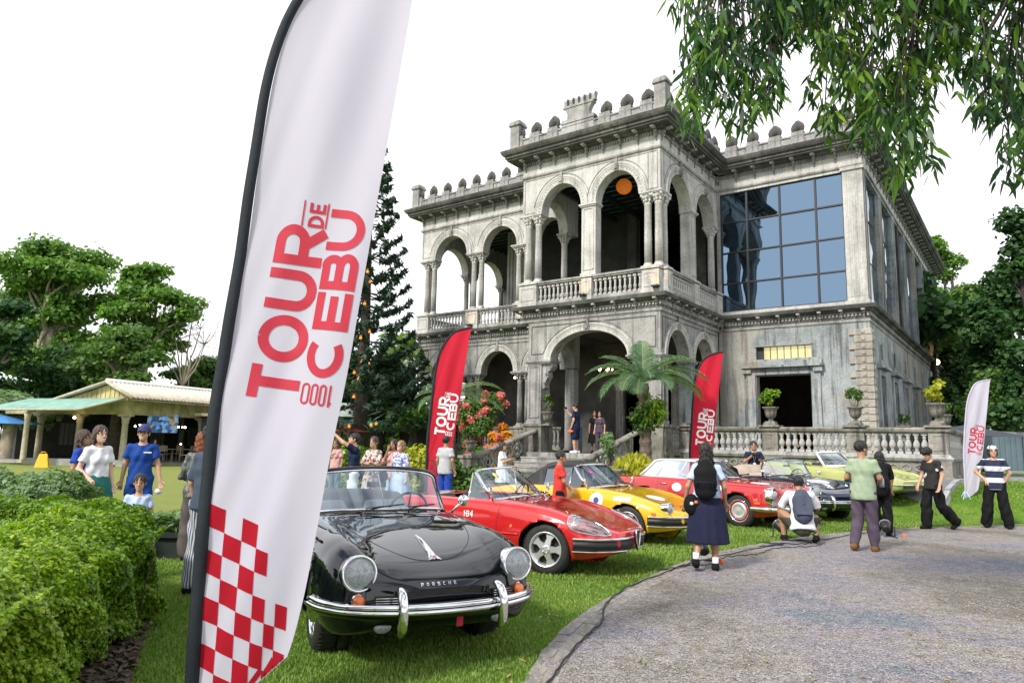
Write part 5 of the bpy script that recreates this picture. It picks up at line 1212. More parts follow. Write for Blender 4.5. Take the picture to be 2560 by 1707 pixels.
def p356(root, paint, trim_plate=True, seat_m='seat_leather', hood_cover=False):
    ob, bvh = bathtub_car(root, paint)
    tub(root, -1.6, -2.75, .58, .35, .85); seats(root, -2.25, .46, seat_m, .52, .50, .32); dash(root, -1.62, .93, .55); 
    base = [(-1.74,-.67,.915),(-1.60,-.58,.945),(-1.49,-.30,.965),(-1.45,0,.968),(-1.49,.30,.965),(-1.60,.58,.945),(-1.74,.67,.915)]
    top = [(-1.86,-.625,1.11),(-1.83,-.56,1.24),(-1.77,-.33,1.285),(-1.74,0,1.30),(-1.77,.33,1.285),(-1.83,.56,1.24),(-1.86,.625,1.11)]
    B, T = windscreen(root, base, top, 'chrome', .011)
    fr = MB(); off = Vector((.0, 0, .022)); fr.tube([Vector(base[0])+Vector((-.03,-.015,-.03))]+[Vector(p)+Vector((-.018, math.copysign(.012, p[1]) if abs(p[1]) > .1 else 0, .018)) for p in T]+[Vector(base[-1])+Vector((-.03,.015,-.03))], .021, 8); fr.build('windscreen_surround', MT[paint], root)
    wipers(root, [((-1.40,-.24,.955), (-1.47,.20,.985)), ((-1.40,.16,.96), (-1.50,.50,.975))])
    rm = MB(); rm.tube([(-1.53, 0, 1.0), (-1.74, 0, 1.27)], .005, 5); rm.box((-1.79, -.09, 1.14), (-1.77, .09, 1.19)); rm.build('inner_mirror', MT['chrome'], root)
    for s in (-1, 1):
        q = MB(); q.ball((-.38, s*.605, .660), (.27, .135, .135), 20); q.build('headlamp_fairing', MT[paint], root)
        headlamp(root, -.098, s*.608, .672, .113, (s*.05, .12), deep=.17)
        q = MB(); q.lathe([(.042, 0), (.042, .03), (.034, .055), (.015, .068), (.001, .07)], n=16, M=Matrix.Translation((-.10, s*.60, .495)) @ Matrix.Rotation(s*.35, 4, 'Z') @ Matrix.Rotation(R(90), 4, 'Y')); q.build('indicator', MT['amber'], root)
        q = MB(); q.lathe([(.05, 0), (.05, .022), (.042, .03)], n=16, M=Matrix.Translation((-.11, s*.60, .495)) @ Matrix.Rotation(s*.35, 4, 'Z') @ Matrix.Rotation(R(90), 4, 'Y')); q.build('indicator_base', MT['chrome'], root)
        gx = surf(bvh, (.5, s*.44, .50), (-1, 0, 0))[0]; gx = gx.x if gx is not None else -.05
        # horn grille
        g = MB(); g.box((-.095, -.085, -.028), (-.045, .085, .028)); o = g.build('horn_grille', MT['black_trim'], root, (gx+.062, s*.445, .50), (0, 0, s*.22))
        g = MB()
        for dz in (-.016, 0, .016): g.tube([(-.040, -.075, dz), (-.038, .075, dz)], .0035, 5)
        g.build('grille_bars', MT['chrome'], o)
        # fog lamp
        q = MB(); q.lathe([(.001, -.05), (.05, -.045), (.064, 0), (.058, .012), (.001, .02)], n=18, M=Matrix.Translation((-.06, s*.44, .315)) @ Matrix.Rotation(R(90), 4, 'Y') @ Matrix.Scale(.62, 4, (1, 0, 0))); q.build('fog_lamp', MT['lens_glass'], root)
        mirror(root, (-1.62, s*.70, .905), s)
        body_line(root, bvh, 'sill_trim', 'chrome', [(-1.35, s*1.2, .33), (-2.0, s*1.2, .33), (-2.5, s*1.2, .33)], (0, -s, 0), .012)
        body_line(root, bvh, 'door_gap', 'black_trim', [(-1.62, s*1.2, .88), (-1.60, s*1.2, .6), (-1.56, s*1.2, .32)], (0, -s, 0), .003, 0)
        body_line(root, bvh, 'side_trim', 'chrome', [(-1.10, s*1.2, .705), (-1.4, s*1.2, .73), (-1.7, s*1.2, .74)], (0, -s, 0), .009, .003)
    # bonnet shut line
    pts = [(-1.30,-.47,2),(-1.0,-.50,2),(-.7,-.455,2),(-.45,-.35,2),(-.27,-.18,2),(-.235,0,2),(-.27,.18,2),(-.45,.35,2),(-.7,.455,2),(-1.0,.50,2),(-1.30,.47,2)]
    body_line(root, bvh, 'bonnet_gap', 'black_trim', pts, (0, 0, -1), .0035, .0, 70)
    body_line(root, bvh, 'cowl_gap', 'black_trim', [(-1.30,-.47,2),(-1.36,0,2),(-1.30,.47,2)], (0, 0, -1), .0035, 0)
    # chrome handle: slim spear that widens to a shield
    hp = MB(); G = []
    for x, w_, h_ in ((-.68, .006, .012), (-.55, .010, .024), (-.42, .016, .026), (-.33, .024, .024), (-.28, .040, .02), (-.255, .055, .014), (-.245, .058, .006)):
        p, nn = surf(bvh, (x, 0, 2), (0, 0, -1)); G.append([(p.x, -w_, p.z-.002), (p.x, -w_*.55, p.z+h_), (p.x+.004, 0, p.z+h_*1.25), (p.x, w_*.55, p.z+h_), (p.x, w_, p.z-.002)])
    hp.grid(G); hp.build('bonnet_handle', MT['chrome'], root)
    q = MB(); q.ball((-.262, 0, .722), (.012, .022, .018), 8); q.build('bonnet_crest', MT['amber'], root)
    # front bumper with rubber strip and two over-riders
    bp = [(-.50,-.81,.43),(-.28,-.77,.43),(-.08,-.62,.43),(.05,-.34,.43),(.09,0,.43),(.05,.34,.43),(-.08,.62,.43),(-.28,.77,.43),(-.50,.81,.43)]
    bar(root, 'bumper', paint, bp, [(.0,-.05),(.04,-.045),(.062,-.02),(.062,.015),(.03,.045),(0,.05),(-.02,.05),(-.02,-.05)])
    bar(root, 'bumper_trim', 'chrome', bp, [(.060,-.012),(.076,-.008),(.078,.008),(.072,.016),(.056,.020)])
    bar(root, 'bumper_top_trim', 'chrome', bp, [(.02,.038),(.05,.032),(.055,.024),(.062,.026),(.05,.050),(.02,.056)])
    for s in (-1, 1):
        g = MB(); Px = catmull([(.10,s*.37,.29),(.145,s*.37,.34),(.155,s*.37,.42),(.145,s*.37,.50),(.10,s*.365,.56),(.03,s*.36,.575)], 14); g.tube([tuple(p) for p in Px], [.018,.028,.031,.030,.027,.018], 10) if False else g.tube([tuple(p) for p in Px], list(np.interp(np.linspace(0,1,14), [0,.2,.5,.8,1], [.022,.034,.036,.032,.020])), 10); g.build('over_rider', MT['chrome'], root)
    bb = [(p[0]*0-3.90-(p[0]-.1)*1.0*-1*0, p[1], p[2]) for p in bp]
    rb = [(-3.55,.84,.43),(-3.78,.70,.43),(-3.95,.40,.43),(-3.99,0,.43),(-3.95,-.40,.43),(-3.78,-.70,.43),(-3.55,-.84,.43)]
    bar(root, 'rear_bumper', 'chrome', rb, [(.0,-.05),(.05,-.03),(.05,.03),(0,.05)])
    return bvh

c1 = car('black_cabriolet', 'glossy black rounded vintage cabriolet in front with open top', -.42, 5.20, -.02, -62.5)
b = p356(c1, 'paint_black')
on_body_text(c1, b, 'PORSCHE', (.4, -.19, .573), (-1, 0, 0), (0, 1, 0), (0, 0, 1), .020, .2, [.9]*7, 1.15, 'chrome', 'name_lettering')
q = MB(); q.add([(.045, .06, .30), (.045, .11, .30), (.05, .11, .365), (.05, .06, .365)], [(0, 1, 2, 3)]); q.build('lower_badge', MT['print_red'], c1)
hd = MB(); G = []
for x, y, z in ((-2.75,0,.93),(-2.85,0,1.02),(-3.02,0,1.05),(-3.2,0,.99),(-3.3,0,.88)): G.append([(x-.05*(abs(t)/.62)**2*-1, t, z-.04*(abs(t)/.62)**2) for t in np.linspace(-.62, .62, 15)])
hd.grid(G); hd.build('folded_hood', MT['black_vinyl'], c1)

c5 = car('navy_cabriolet', 'dark blue vintage cabriolet parked behind the crouching photographer', 7.25, 15.7, hz(7.0, 16.6), -72)
b = p356(c5, 'paint_navy', seat_m='seat_beige')
decal(c5, b, 'number_roundel', 'decal_white', (-.75, .02, 2), (0, 0, -1), (1, 0, 0), (0, 1, 0), .20, .27)
on_body_text(c5, b, '348', (-.68, -.2, 2), (0, 0, -1), (0, 1, 0), (1, 0, 0), .12, .16, [.6]*3, .3, 'decal_blue', 'number', .008)
decal(c5, b, 'screen_sticker', 'decal_yellow', (-1.2, -.5, 2), (0, 0, -1), (1, 0, 0), (0, 1, 0), .05, .05)
hd = MB(); G = []
for x, z in ((-2.65,.95),(-2.72,1.10),(-2.95,1.16),(-3.2,1.08),(-3.35,.86)): G.append([(x, t, z-.05*(abs(t)/.7)**2+RNG.normal(0, .008)) for t in np.linspace(-.72, .72, 15)])
hd.grid(G); hd.build('folded_hood', MT['seat_beige'], c5)

# ---------- low Italian spiders
def spider(root, paint, covered=True, tail='round'):
    st = [(0.0,.10,.46,.50,.06,.50,.40,.10),(-.03,.34,.46,.535,.22,.525,.33,.3),(-.09,.48,.46,.545,.34,.535,.29,.42),(-.18,.60,.465,.57,.44,.57,.26,.54),(-.32,.70,.48,.61,.53,.625,.23,.62),(-.55,.77,.51,.67,.60,.70,.20,.68),(-.88,.80,.55,.745,.63,.785,.19,.70),(-1.2,.805,.57,.81,.65,.82,.19,.70),(-1.55,.81,.58,.845,.68,.835,.19,.70),
     (-2.1,.81,.58,.84,.71,.835,.19,.70),(-2.7,.81,.58,.835,.71,.84,.19,.70),(-3.1,.80,.57,.82,.67,.825,.20,.70),(-3.6,.76,.55,.77,.60,.78,.23,.66),(-4.0,.64,.52,.70,.48,.71,.28,.56),(-4.22,.42,.49,.60,.3,.60,.34,.38)]
    ob, bvh = car_body(root, dict(st=st, arch=[(-.88, .30, .345), (-3.13, .30, .335)], open=(-1.66, -2.75, .60, .72), valley=.35), paint)
    for x, y in ((-.88, -.66), (-.88, .66), (-3.13, -.66), (-3.13, .66)): wheel(root, x, y, .302, .305, .165, 'alloy', R(5) if x > -1 else 0)
    wl = MB(); wl.box((-3.8, -.58, .24), (-.3, .58, .4))
    for x in (-.88, -3.13):
        for s in (-1, 1): wl.tube([(x, s*.5, .32), (x, s*.585, .32)], .36, 20)
    wl.build('underbody', MT['black_trim'], root)
    # concave side scallop shown as a soft crease line
    for s in (-1, 1):
        body_line(root, bvh, 'door_gap', 'black_trim', [(-1.50, s*1.2, .80), (-1.52, s*1.2, .6), (-1.54, s*1.2, .26)], (0, -s, 0), .003, 0)
        body_line(root, bvh, 'door_gap', 'black_trim', [(-2.55, s*1.2, .80), (-2.53, s*1.2, .6), (-2.48, s*1.2, .26)], (0, -s, 0), .003, 0)
        body_line(root, bvh, 'side_trim', paint, [(-1.22, s*1.2, .46), (-1.8, s*1.2, .455), (-2.8, s*1.2, .455)], (0, -s, 0), .012, .0)
        mirror(root, (-1.66, s*.70, .835), s)
        q = MB(); p, nn = surf(bvh, (-1.32, s*1.2, .545), (0, -s, 0)); q.ball(tuple(p), (.022, .012, .022), 10); q.build('side_repeater', MT['amber'], root)
    body_line(root, bvh, 'bonnet_gap', 'black_trim', [(-1.42,-.56,2),(-1.0,-.54,2),(-.6,-.46,2),(-.36,-.30,2),(-.28,0,2),(-.36,.30,2),(-.6,.46,2),(-1.0,.54,2),(-1.42,.56,2)], (0, 0, -1), .003, 0, 70)
    base = [(-1.70,-.63,.83),(-1.56,-.50,.855),(-1.45,-.25,.875),(-1.42,0,.88),(-1.45,.25,.875),(-1.56,.50,.855),(-1.70,.63,.83)]
    top = [(-2.02,-.54,1.17),(-1.97,-.46,1.20),(-1.90,-.25,1.215),(-1.88,0,1.22),(-1.90,.25,1.215),(-1.97,.46,1.20),(-2.02,.54,1.17)]
    windscreen(root, base, top, 'chrome', .017); wipers(root, [((-1.36,-.12,.87), (-1.52,-.52,.90)), ((-1.36,.30,.87), (-1.48,-.08,.92))])
    for s in (-1, 1):   # quarter lights
        a, b_, c_ = Vector((-1.74, s*.64, .84)), Vector((-2.03, s*.545, 1.16)), Vector((-2.06, s*.645, .84)); q = MB(); q.tube([a, b_, b_+Vector((-.03,0,0)), c_], .011, 6, closed=True); q.build('quarter_light_frame', MT['chrome'], root); q = MB(); q.add([a, b_, c_], [(0, 1, 2)]); q.build('quarter_light', MT['car_glass'], root)
    bp = lambda s: [(-.02, s*.10, .455), (-.03, s*.30, .455), (-.12, s*.50, .455), (-.28, s*.665, .455), (-.50, s*.765, .455)]
    for s in (-1, 1):
        pts = bp(s) if s < 0 else bp(s); pts = pts[::-1] if s < 0 else pts
        bar(root, 'bumper', 'chrome', pts, [(0,-.012),(.035,-.008),(.04,.004),(.035,.016),(0,.02)])
        pl = [(p[0]-.01, p[1], p[2]-.14) for p in pts]; bar(root, 'lower_bumper_blade', 'chrome', pl, [(0,-.008),(.03,-.005),(.03,.006),(0,.008)])
        gr = [(p[0], p[1], p[2]-.07) for p in pts]; bar(root, 'side_grille', 'black_trim', gr, [(-.03,-.055),(.016,-.055),(.022,.055),(-.03,.055)])
    # central shield
    sh = MB(); P = [(-.062,.53),(.062,.53),(.07,.495),(.052,.40),(.0,.30),(-.052,.40),(-.07,.495)]
    k = len(P); sh.add([(.022-.02*abs(z-.45), y, z) for y, z in P]+[(.0, y*.9, z) for y, z in P], [tuple(range(k))]+[(i, (i+1) % k, k+(i+1) % k, k+i) for i in range(k)]); sh.build('grille_shield', MT['black_trim'], root)
    q = MB(); q.tube([(.026-.02*abs(z-.45), y, z) for y, z in P], .011, 6, closed=True); q.build('shield_frame', MT['chrome'], root)
    return bvh
c2 = car('red_spider', 'open red two seat spider with star shaped alloy wheels beside the black car', 1.58, 8.98, 0, -30.3)
b = spider(c2, 'paint_red'); tub(c2, -1.64, -2.78, .60, .30, .80); seats(c2, -2.42, .42, 'black_vinyl', .5, .42, .33); dash(c2, -1.62, .84, .56)
def teardrop(root, bvh, s):
    # recessed lamp behind a long clear cover
    P = [(-.20, .585), (-.24, .66), (-.34, .735), (-.50, .745), (-.62, .70), (-.66, .62), (-.58, .545), (-.42, .505), (-.28, .515)]
    n_ = Vector((.50, s*.62, .62)).normalized(); U_ = Vector((-.85, s*.35, .30)); U_ = (U_-n_*U_.dot(n_)).normalized(); V_ = n_.cross(U_); o_ = Vector((-.40, s*.60, .58))
    P = [(-.30, 0), (-.22, .055), (-.08, .105), (.08, .125), (.19, .10), (.235, .0), (.19, -.10), (.08, -.125), (-.08, -.105), (-.22, -.055)]
    C = catmull(P+[P[0]], 40)[:-1]; cx_, cy_ = 0, 0; rings = []
    def hit(x, y):
        p, nn = surf(bvh, o_+U_*x+V_*y+n_, -n_)
        if p is None: p, nn = o_+U_*x+V_*y, n_
        return p, (nn if nn.dot(n_) > 0 else -nn)
    for f in (1, .8, .5, .2, .02):
        row = []
        for x, y in C:
            xx, yy = cx_+(x-cx_)*f, cy_+(y-cy_)*f; p, nn = hit(xx, yy); row.append(tuple(p+nn*(.006+.03*(1-f*f))))
        rings.append(row)
    m = MB(); m.grid(rings, closed_v=True); m.build('lamp_cover', MT['lamp_cover'], root)
    m = MB(); m.tube(rings[0], .008, 6, closed=True); m.build('cover_frame', MT['chrome'], root)
    m = MB(); rows = []
    for f, d in ((1, .002), (.9, .003), (.5, .004), (.05, .004)):
        row = []
        for x, y in C:
            xx, yy = cx_+(x-cx_)*f, cy_+(y-cy_)*f; p, nn = hit(xx, yy); row.append(tuple(p+nn*d))
        rows.append(row)
    m.grid(rows, closed_v=True); m.build('lamp_recess', mat('recess_pink', (.45,.20,.22), .35, .2), root)
    p, nn = hit(.10, 0); p = p-nn*.028
    headlamp(root, p.x, p.y, p.z, .082, (s*.45, .45), deep=.0)
for s in (-1, 1):
    teardrop(c2, b, s); q = MB(); q.ball((-.055, s*.30, .50), (.03, .035, .022), 10); q.build('indicator', MT['amber'], c2)
decal(c2, b, 'screen_sticker', 'decal_yellow', (-1.30, -.2, 2), (0, 0, -1), (1, 0, 0), (0, 1, 0), .001, .001)
q = MB(); q.lathe([(.05, 0), (.05, .003), (.001, .004)], n=18, M=Matrix.Translation((-1.80, -.405, 1.13)) @ Matrix.Rotation(R(38), 4, 'Y')); q.build('screen_sticker', MT['decal_yellow'], c2)
decal(c2, b, 'door_number', 'decal_white', (-2.0, -1.5, .66), (0, 1, 0), (1, 0, 0), (0, 0, 1), .01, .01)
on_body_text(c2, b, '184', (-2.02, -1.5, .62), (0, 1, 0), (1, 0, 0), (0, 0, 1), .075, .16, [.3, .6, .6], .2, 'decal_white', 'door_number')

c3 = car('yellow_spider', 'yellow spider with raised black soft top and door stickers', 3.05, 11.68, 0, -38.9)
b = spider(c3, 'paint_yellow'); tub(c3, -1.64, -2.78, .60, .30, .80); seats(c3, -2.42, .42, 'black_vinyl', .5, .42, .33); dash(c3, -1.62, .84, .56)
for s in (-1, 1):
    headlamp(c3, -.20, s*.575, .595, .088, (s*.05, .1), deep=.12); q = MB(); p, nn = surf(b, (-.42, s*1.3, .50), (0, -s, 0)); q.box((p.x-.05, p.y-.008, .478), (p.x+.05, p.y+.008, .522)); q.build('indicator', MT['amber'], c3)
rows = []
for x, hw, z, zs in ((-1.92,.50,1.225,1.20),(-2.15,.54,1.27,1.20),(-2.45,.56,1.275,1.18),(-2.70,.57,1.24,1.12),(-2.95,.58,1.10,.98),(-3.12,.60,.93,.86),(-3.18,.60,.84,.83)):
    rows.append([(x+(0 if x > -2.6 else .0), y*hw, z-(z-zs)*(abs(y)**3)) for y in np.linspace(-1, 1, 17)])
m = MB(); m.grid(rows)
for s in (-1, 1): m.add([(-2.60,s*.57,1.14),(-2.72,s*.57,1.12),(-3.12,s*.61,.84),(-2.72,s*.66,.835),(-2.6,s*.645,.84)], [(0,1,2,3,4)]); m.add([(-1.98,s*.54,1.20),(-2.3,s*.56,1.195),(-2.6,s*.57,1.14),(-2.6,s*.575,1.10),(-2.3,s*.565,1.155),(-2.0,s*.55,1.165)], [(0,1,2,5),(2,3,4,5)])
m.build('soft_top', MT['black_vinyl'], c3)
for s in (-1, 1): q = MB(); q.add([(-2.06,s*.64,.84),(-2.6,s*.645,.84),(-2.58,s*.575,1.11),(-2.06,s*.555,1.165)], [(0,1,2,3)]); q.build('side_window', MT['car_glass'], c3)
decal(c3, b, 'round_sticker', 'decal_white', (-1.42, -1.5, .66), (0, 1, 0), (1, 0, 0), (0, 0, 1), .13, .12)
decal(c3, b, 'globe_print', 'decal_blue', (-1.42, -1.5, .66), (0, 1, 0), (1, 0, 0), (0, 0, 1), .05, .05, .007)
decal(c3, b, 'strip_sticker', 'decal_white', (-.95, -1.5, .705), (0, 1, 0), (1, 0, 0), (0, 0, 1), .15, .035, rect=True)
decal(c3, b, 'number_roundel', 'decal_white', (-.70, -.1, 2), (0, 0, -1), (1, 0, 0), (0, 1, 0), .15, .19)
q = MB(); q.lathe([(.055, 0), (.055, .003), (.001, .004)], n=18, M=Matrix.Translation((-1.78, -.37, 1.08)) @ Matrix.Rotation(R(38), 4, 'Y')); q.build('screen_sticker', MT['decal_pink'], c3)

# ---------- red roadster with white hardtop
c4 = car('red_hardtop_roadster', 'red roadster with white hardtop and chrome hubcaps', 5.69, 14.35, .0, -51.8)
st = [(0.0,.62,.50,.70,.40,.70,.36,.6),(-.04,.70,.50,.755,.55,.775,.30,.66),(-.14,.78,.52,.79,.64,.83,.26,.72),(-.35,.83,.54,.81,.68,.855,.22,.76),(-.78,.86,.58,.845,.70,.87,.20,.77),(-1.2,.87,.60,.875,.71,.88,.20,.77),(-1.5,.87,.62,.90,.74,.885,.20,.77),(-2.2,.87,.62,.90,.76,.885,.20,.77),(-3.0,.87,.62,.90,.76,.885,.20,.77),(-3.4,.86,.60,.885,.73,.88,.22,.76),(-3.8,.83,.58,.86,.68,.86,.26,.72),(-4.15,.78,.55,.80,.62,.81,.30,.66),(-4.28,.70,.52,.70,.55,.70,.36,.6)]
ob, b = car_body(c4, dict(st=st, arch=[(-.78, .32, .37), (-3.18, .32, .36)], open=(-1.75, -2.95, .66, .8), valley=.3), 'paint_red2')
for x, y in ((-.78, -.70), (-.78, .70), (-3.18, -.70), (-3.18, .70)): wheel(c4, x, y, .322, .325, .165, 'hubcap', R(4) if x > -1 else 0)
wl = MB(); wl.box((-3.9, -.62, .26), (-.3, .62, .42)); 
for x in (-.78, -3.18):
    for s in (-1, 1): wl.tube([(x, s*.53, .34), (x, s*.63, .34)], .385, 20)
wl.build('underbody', MT['black_trim'], c4); tub(c4, -1.7, -2.95, .64, .3, .85); seats(c4, -2.4, .45, 'seat_beige', .5, .45, .35); dash(c4, -1.7, .9, .6)
nose = MB(); nose.grid([[(-.005+.02*0, y, z) for y in np.linspace(-.6, .6, 9)] for z in np.linspace(.36, .70, 5)]); nose.build('nose_panel', MT['paint_red2'], c4)
base = [(-1.72,-.68,.89),(-1.58,-.55,.91),(-1.47,-.28,.93),(-1.44,0,.935),(-1.47,.28,.93),(-1.58,.55,.91),(-1.72,.68,.89)]
top = [(-2.05,-.56,1.22),(-2.0,-.48,1.245),(-1.94,-.26,1.26),(-1.92,0,1.265),(-1.94,.26,1.26),(-2.0,.48,1.245),(-2.05,.56,1.22)]
windscreen(c4, base, top, 'chrome', .016); wipers(c4, [((-1.38,-.2,.925), (-1.52,-.55,.95)), ((-1.38,.3,.925), (-1.5,-.02,.96))])
rows = []
for x, hw, z, zs in ((-1.93,.52,1.285,1.25),(-2.1,.57,1.315,1.265),(-2.4,.59,1.305,1.27),(-2.75,.59,1.295,1.265),(-3.02,.57,1.285,1.24),(-3.08,.56,1.26,1.22)): rows.append([(x, y*hw, z-(z-zs)*abs(y)**3+.02*(abs(y)**2)) for y in np.linspace(-1, 1, 17)])
m = MB(); m.grid(rows); m.build('hardtop', MT['white_paint'], c4)
for s in (-1, 1):
    q = MB(); q.tube([(-1.96,s*.56,1.255),(-2.4,s*.60,1.275),(-2.9,s*.595,1.265),(-3.06,s*.585,1.235),(-3.25,s*.65,1.05),(-3.42,s*.70,.90)], [.022,.022,.024,.03,.032,.034], 8); q.tube([(-2.72,s*.595,1.26),(-2.95,s*.70,.90)], .018, 6); q.tube([(-3.42,s*.70,.90),(-2.95,s*.71,.89),(-2.1,s*.71,.89)], .013, 6); q.build('hardtop_pillar', MT['white_paint'], c4)
    q = MB(); q.add([(-2.06,s*.70,.90),(-2.93,s*.70,.90),(-2.72,s*.60,1.25),(-2.1,s*.595,1.25)], [(0,1,2,3)]); q.build('side_window', MT['car_glass'], c4)
    q = MB(); q.add([(-2.98,s*.70,.90),(-3.38,s*.69,.91),(-3.05,s*.59,1.22),(-2.76,s*.60,1.25)], [(0,1,2,3)]); q.build('rear_quarter_window', MT['car_glass'], c4)
    # stacked lamp unit
    h = inst('headlamp', None, c4, (-.045, s*.70, .62), (0, 0, s*.12)); g = MB(); P = [(.105*math.cos(t)*(1-.12*math.sin(t)), .19*math.sin(t)) for t in np.linspace(0, 2*PI, 28, endpoint=False)]
    g.add([(-.12, y*1.02, z*1.02) for y, z in P]+[(.0, y, z) for y, z in P]+[(.02, y*.9, z*.93) for y, z in P], [(i, (i+1) % 28, 28+(i+1) % 28, 28+i) for i in range(28)]+[(28+i, 28+(i+1) % 28, 56+(i+1) % 28, 56+i) for i in range(28)], 0, True); g.build('chrome_ring', MT['chrome'], h)
    g = MB(); G = [[(o, rr*math.cos(a)*.92, .045+rr*math.sin(a)) for o, rr in ((.02, .092), (.045, .06), (.055, .001))] for a in np.linspace(0, 2*PI, 24, endpoint=False)]; g.grid(G, closed_u=True); g.build('lens', MT['lens_glass'], h)
    g = MB(); g.box((.005, -.065, -.155), (.03, .065, -.06)); g.build('lower_lens', MT['lens_glass'], h)
    q = MB(); p, nn = surf(b, (-.33, s*1.3, .50), (0, -s, 0)); q.box((p.x-.07, p.y-.01, .485), (p.x+.07, p.y+.01, .525)); q.build('side_marker', MT['amber'], c4)
    body_line(c4, b, 'door_gap', 'black_trim', [(-1.72, s*1.3, .86), (-1.70, s*1.3, .6), (-1.66, s*1.3, .3)], (0, -s, 0), .003, 0); body_line(c4, b, 'door_gap', 'black_trim', [(-2.78, s*1.3, .86), (-2.78, s*1.3, .6), (-2.74, s*1.3, .3)], (0, -s, 0), .003, 0)
    body_line(c4, b, 'side_trim', 'chrome', [(-1.3, s*1.3, .40), (-2.0, s*1.3, .40), (-2.7, s*1.3, .40)], (0, -s, 0), .012, .003)
    q = MB(); p, nn = surf(b, (-2.62, s*1.3, .76), (0, -s, 0)); q.tube([(p.x-.08, p.y+s*.02, .76), (p.x+.08, p.y+s*.02, .76)], .012, 6); q.build('door_handle', MT['chrome'], c4)
    bar(c4, 'wheel_arch_lip', 'paint_red2', [(-.78+.39*math.cos(t)*-1, s*.862, .32+.39*math.sin(t)) for t in np.linspace(.15, PI-.15, 8)], [(0,0),(.0,.02),(.0,-.02)], 24) if False else None
bar(c4, 'bumper', 'chrome', [(-.42,-.90,.40),(-.20,-.89,.40),(-.02,-.80,.40),(.06,-.45,.40),(.08,0,.40),(.06,.45,.40),(-.02,.80,.40),(-.20,.89,.40),(-.42,.90,.40)], [(0,-.05),(.045,-.035),(.055,0),(.045,.035),(0,.05)])
g = MB(); g.box((.0, -.42, .45), (.02, .42, .68)); g.build('grille', MT['black_trim'], c4); g = MB(); g.tube([(.035,-.42,.45),(.035,-.45,.56),(.035,-.42,.69),(.035,.42,.69),(.035,.45,.56),(.035,.42,.45)], .014, 6, closed=True); g.tube([(.04,-.44,.565),(.04,.44,.565)], .018, 6); g.tube([(.035+.03*0,.10*math.cos(t),.565+.10*math.sin(t)) for t in np.linspace(0, 2*PI, 20, endpoint=False)], .01, 6, closed=True)
for t in (PI/2, PI/2+2.094, PI/2+4.189): g.tube([(.045,0,.565),(.045,.10*math.cos(t),.565+.10*math.sin(t))], .008, 5)
g.build('grille_trim', MT['chrome'], c4)
decal(c4, b, 'number_roundel', 'decal_white', (-.75, -.05, 2), (0, 0, -1), (1, 0, 0), (0, 1, 0), .19, .22); decal(c4, b, 'orange_sticker', 'decal_orange', (-1.05, -.42, 2), (0, 0, -1), (1, 0, 0), (0, 1, 0), .10, .07); decal(c4, b, 'strip_sticker', 'decal_white', (-1.25, -1.5, .74), (0, 1, 0), (1, 0, 0), (0, 0, 1), .13, .05, rect=True); decal(c4, b, 'round_sticker', 'decal_white', (-2.25, -1.5, .70), (0, 1, 0), (1, 0, 0), (0, 0, 1), .13, .09)
for (x, z, w_, h_) in ((-3.0, 1.14, .11, .09), (-3.15, .99, .16, .07)):
    q = MB(); q.add([(x-w_/2, -.695+(z-.9)*.30, z-h_), (x+w_/2, -.695+(z-.9)*.30, z-h_), (x+w_/2, -.68+(z+h_-.9)*.27, z+h_*.2), (x-w_/2, -.68+(z+h_-.9)*.27, z+h_*.2)], [(0, 1, 2, 3)]); q.build('window_sticker', MT['decal_white'], c4)

# ---------- lime coupe-nosed sports car at the back
c6 = car('lime_sports_car', 'pale lime green sports car with pointed nose beside the terrace', 9.8, 17.4, .30, -57)
st = [(0.0,.55,.48,.55,.40,.55,.40,.5),(-.05,.68,.50,.585,.50,.60,.36,.62),(-.2,.79,.52,.62,.62,.68,.30,.70),(-.5,.86,.55,.67,.66,.76,.24,.74),(-.95,.88,.57,.735,.68,.83,.20,.74),(-1.4,.84,.57,.80,.66,.80,.20,.72),(-1.8,.82,.58,.85,.68,.82,.20,.72),(-2.6,.82,.58,.86,.72,.84,.20,.72),(-3.1,.86,.60,.86,.70,.90,.20,.74),(-3.6,.87,.60,.86,.68,.93,.22,.74),(-4.2,.82,.58,.84,.62,.87,.28,.68),(-4.6,.74,.55,.78,.55,.78,.36,.6)]
ob, b = car_body(c6, dict(st=st, arch=[(-.95, .33, .39), (-3.45, .33, .39)], open=(-1.95, -2.95, .62, .74), valley=.2), 'paint_lime')
for x, y in ((-.95, -.72), (-.95, .72), (-3.45, -.72), (-3.45, .72)): wheel(c6, x, y, .33, .335, .2, 'hubcap')
wl = MB(); wl.box((-4.2, -.6, .26), (-.4, .6, .42)); 
for x in (-.95, -3.45):
    for s in (-1, 1): wl.tube([(x, s*.52, .34), (x, s*.62, .34)], .40, 20)
wl.build('underbody', MT['black_trim'], c6); tub(c6, -1.9, -2.98, .6, .3, .8); seats(c6, -2.6, .45, 'black_vinyl', .5, .45, .34); dash(c6, -1.9, .84, .56)
windscreen(c6, [(-1.95,-.66,.84),(-1.72,-.4,.86),(-1.62,0,.865),(-1.72,.4,.86),(-1.95,.66,.84)], [(-2.25,-.54,1.18),(-2.17,-.32,1.2),(-2.12,0,1.205),(-2.17,.32,1.2),(-2.25,.54,1.18)], 'white_paint', .028)
bar(c6, 'bumper', 'chrome', [(-.28,-.80,.47),(-.10,-.72,.47),(.01,-.50,.47),(.03,-.2,.47)], [(0,-.02),(.04,-.01),(.04,.01),(0,.02)]); bar(c6, 'bumper', 'chrome', [(.03,.2,.47),(.01,.50,.47),(-.10,.72,.47),(-.28,.80,.47)], [(0,-.02),(.04,-.01),(.04,.01),(0,.02)])
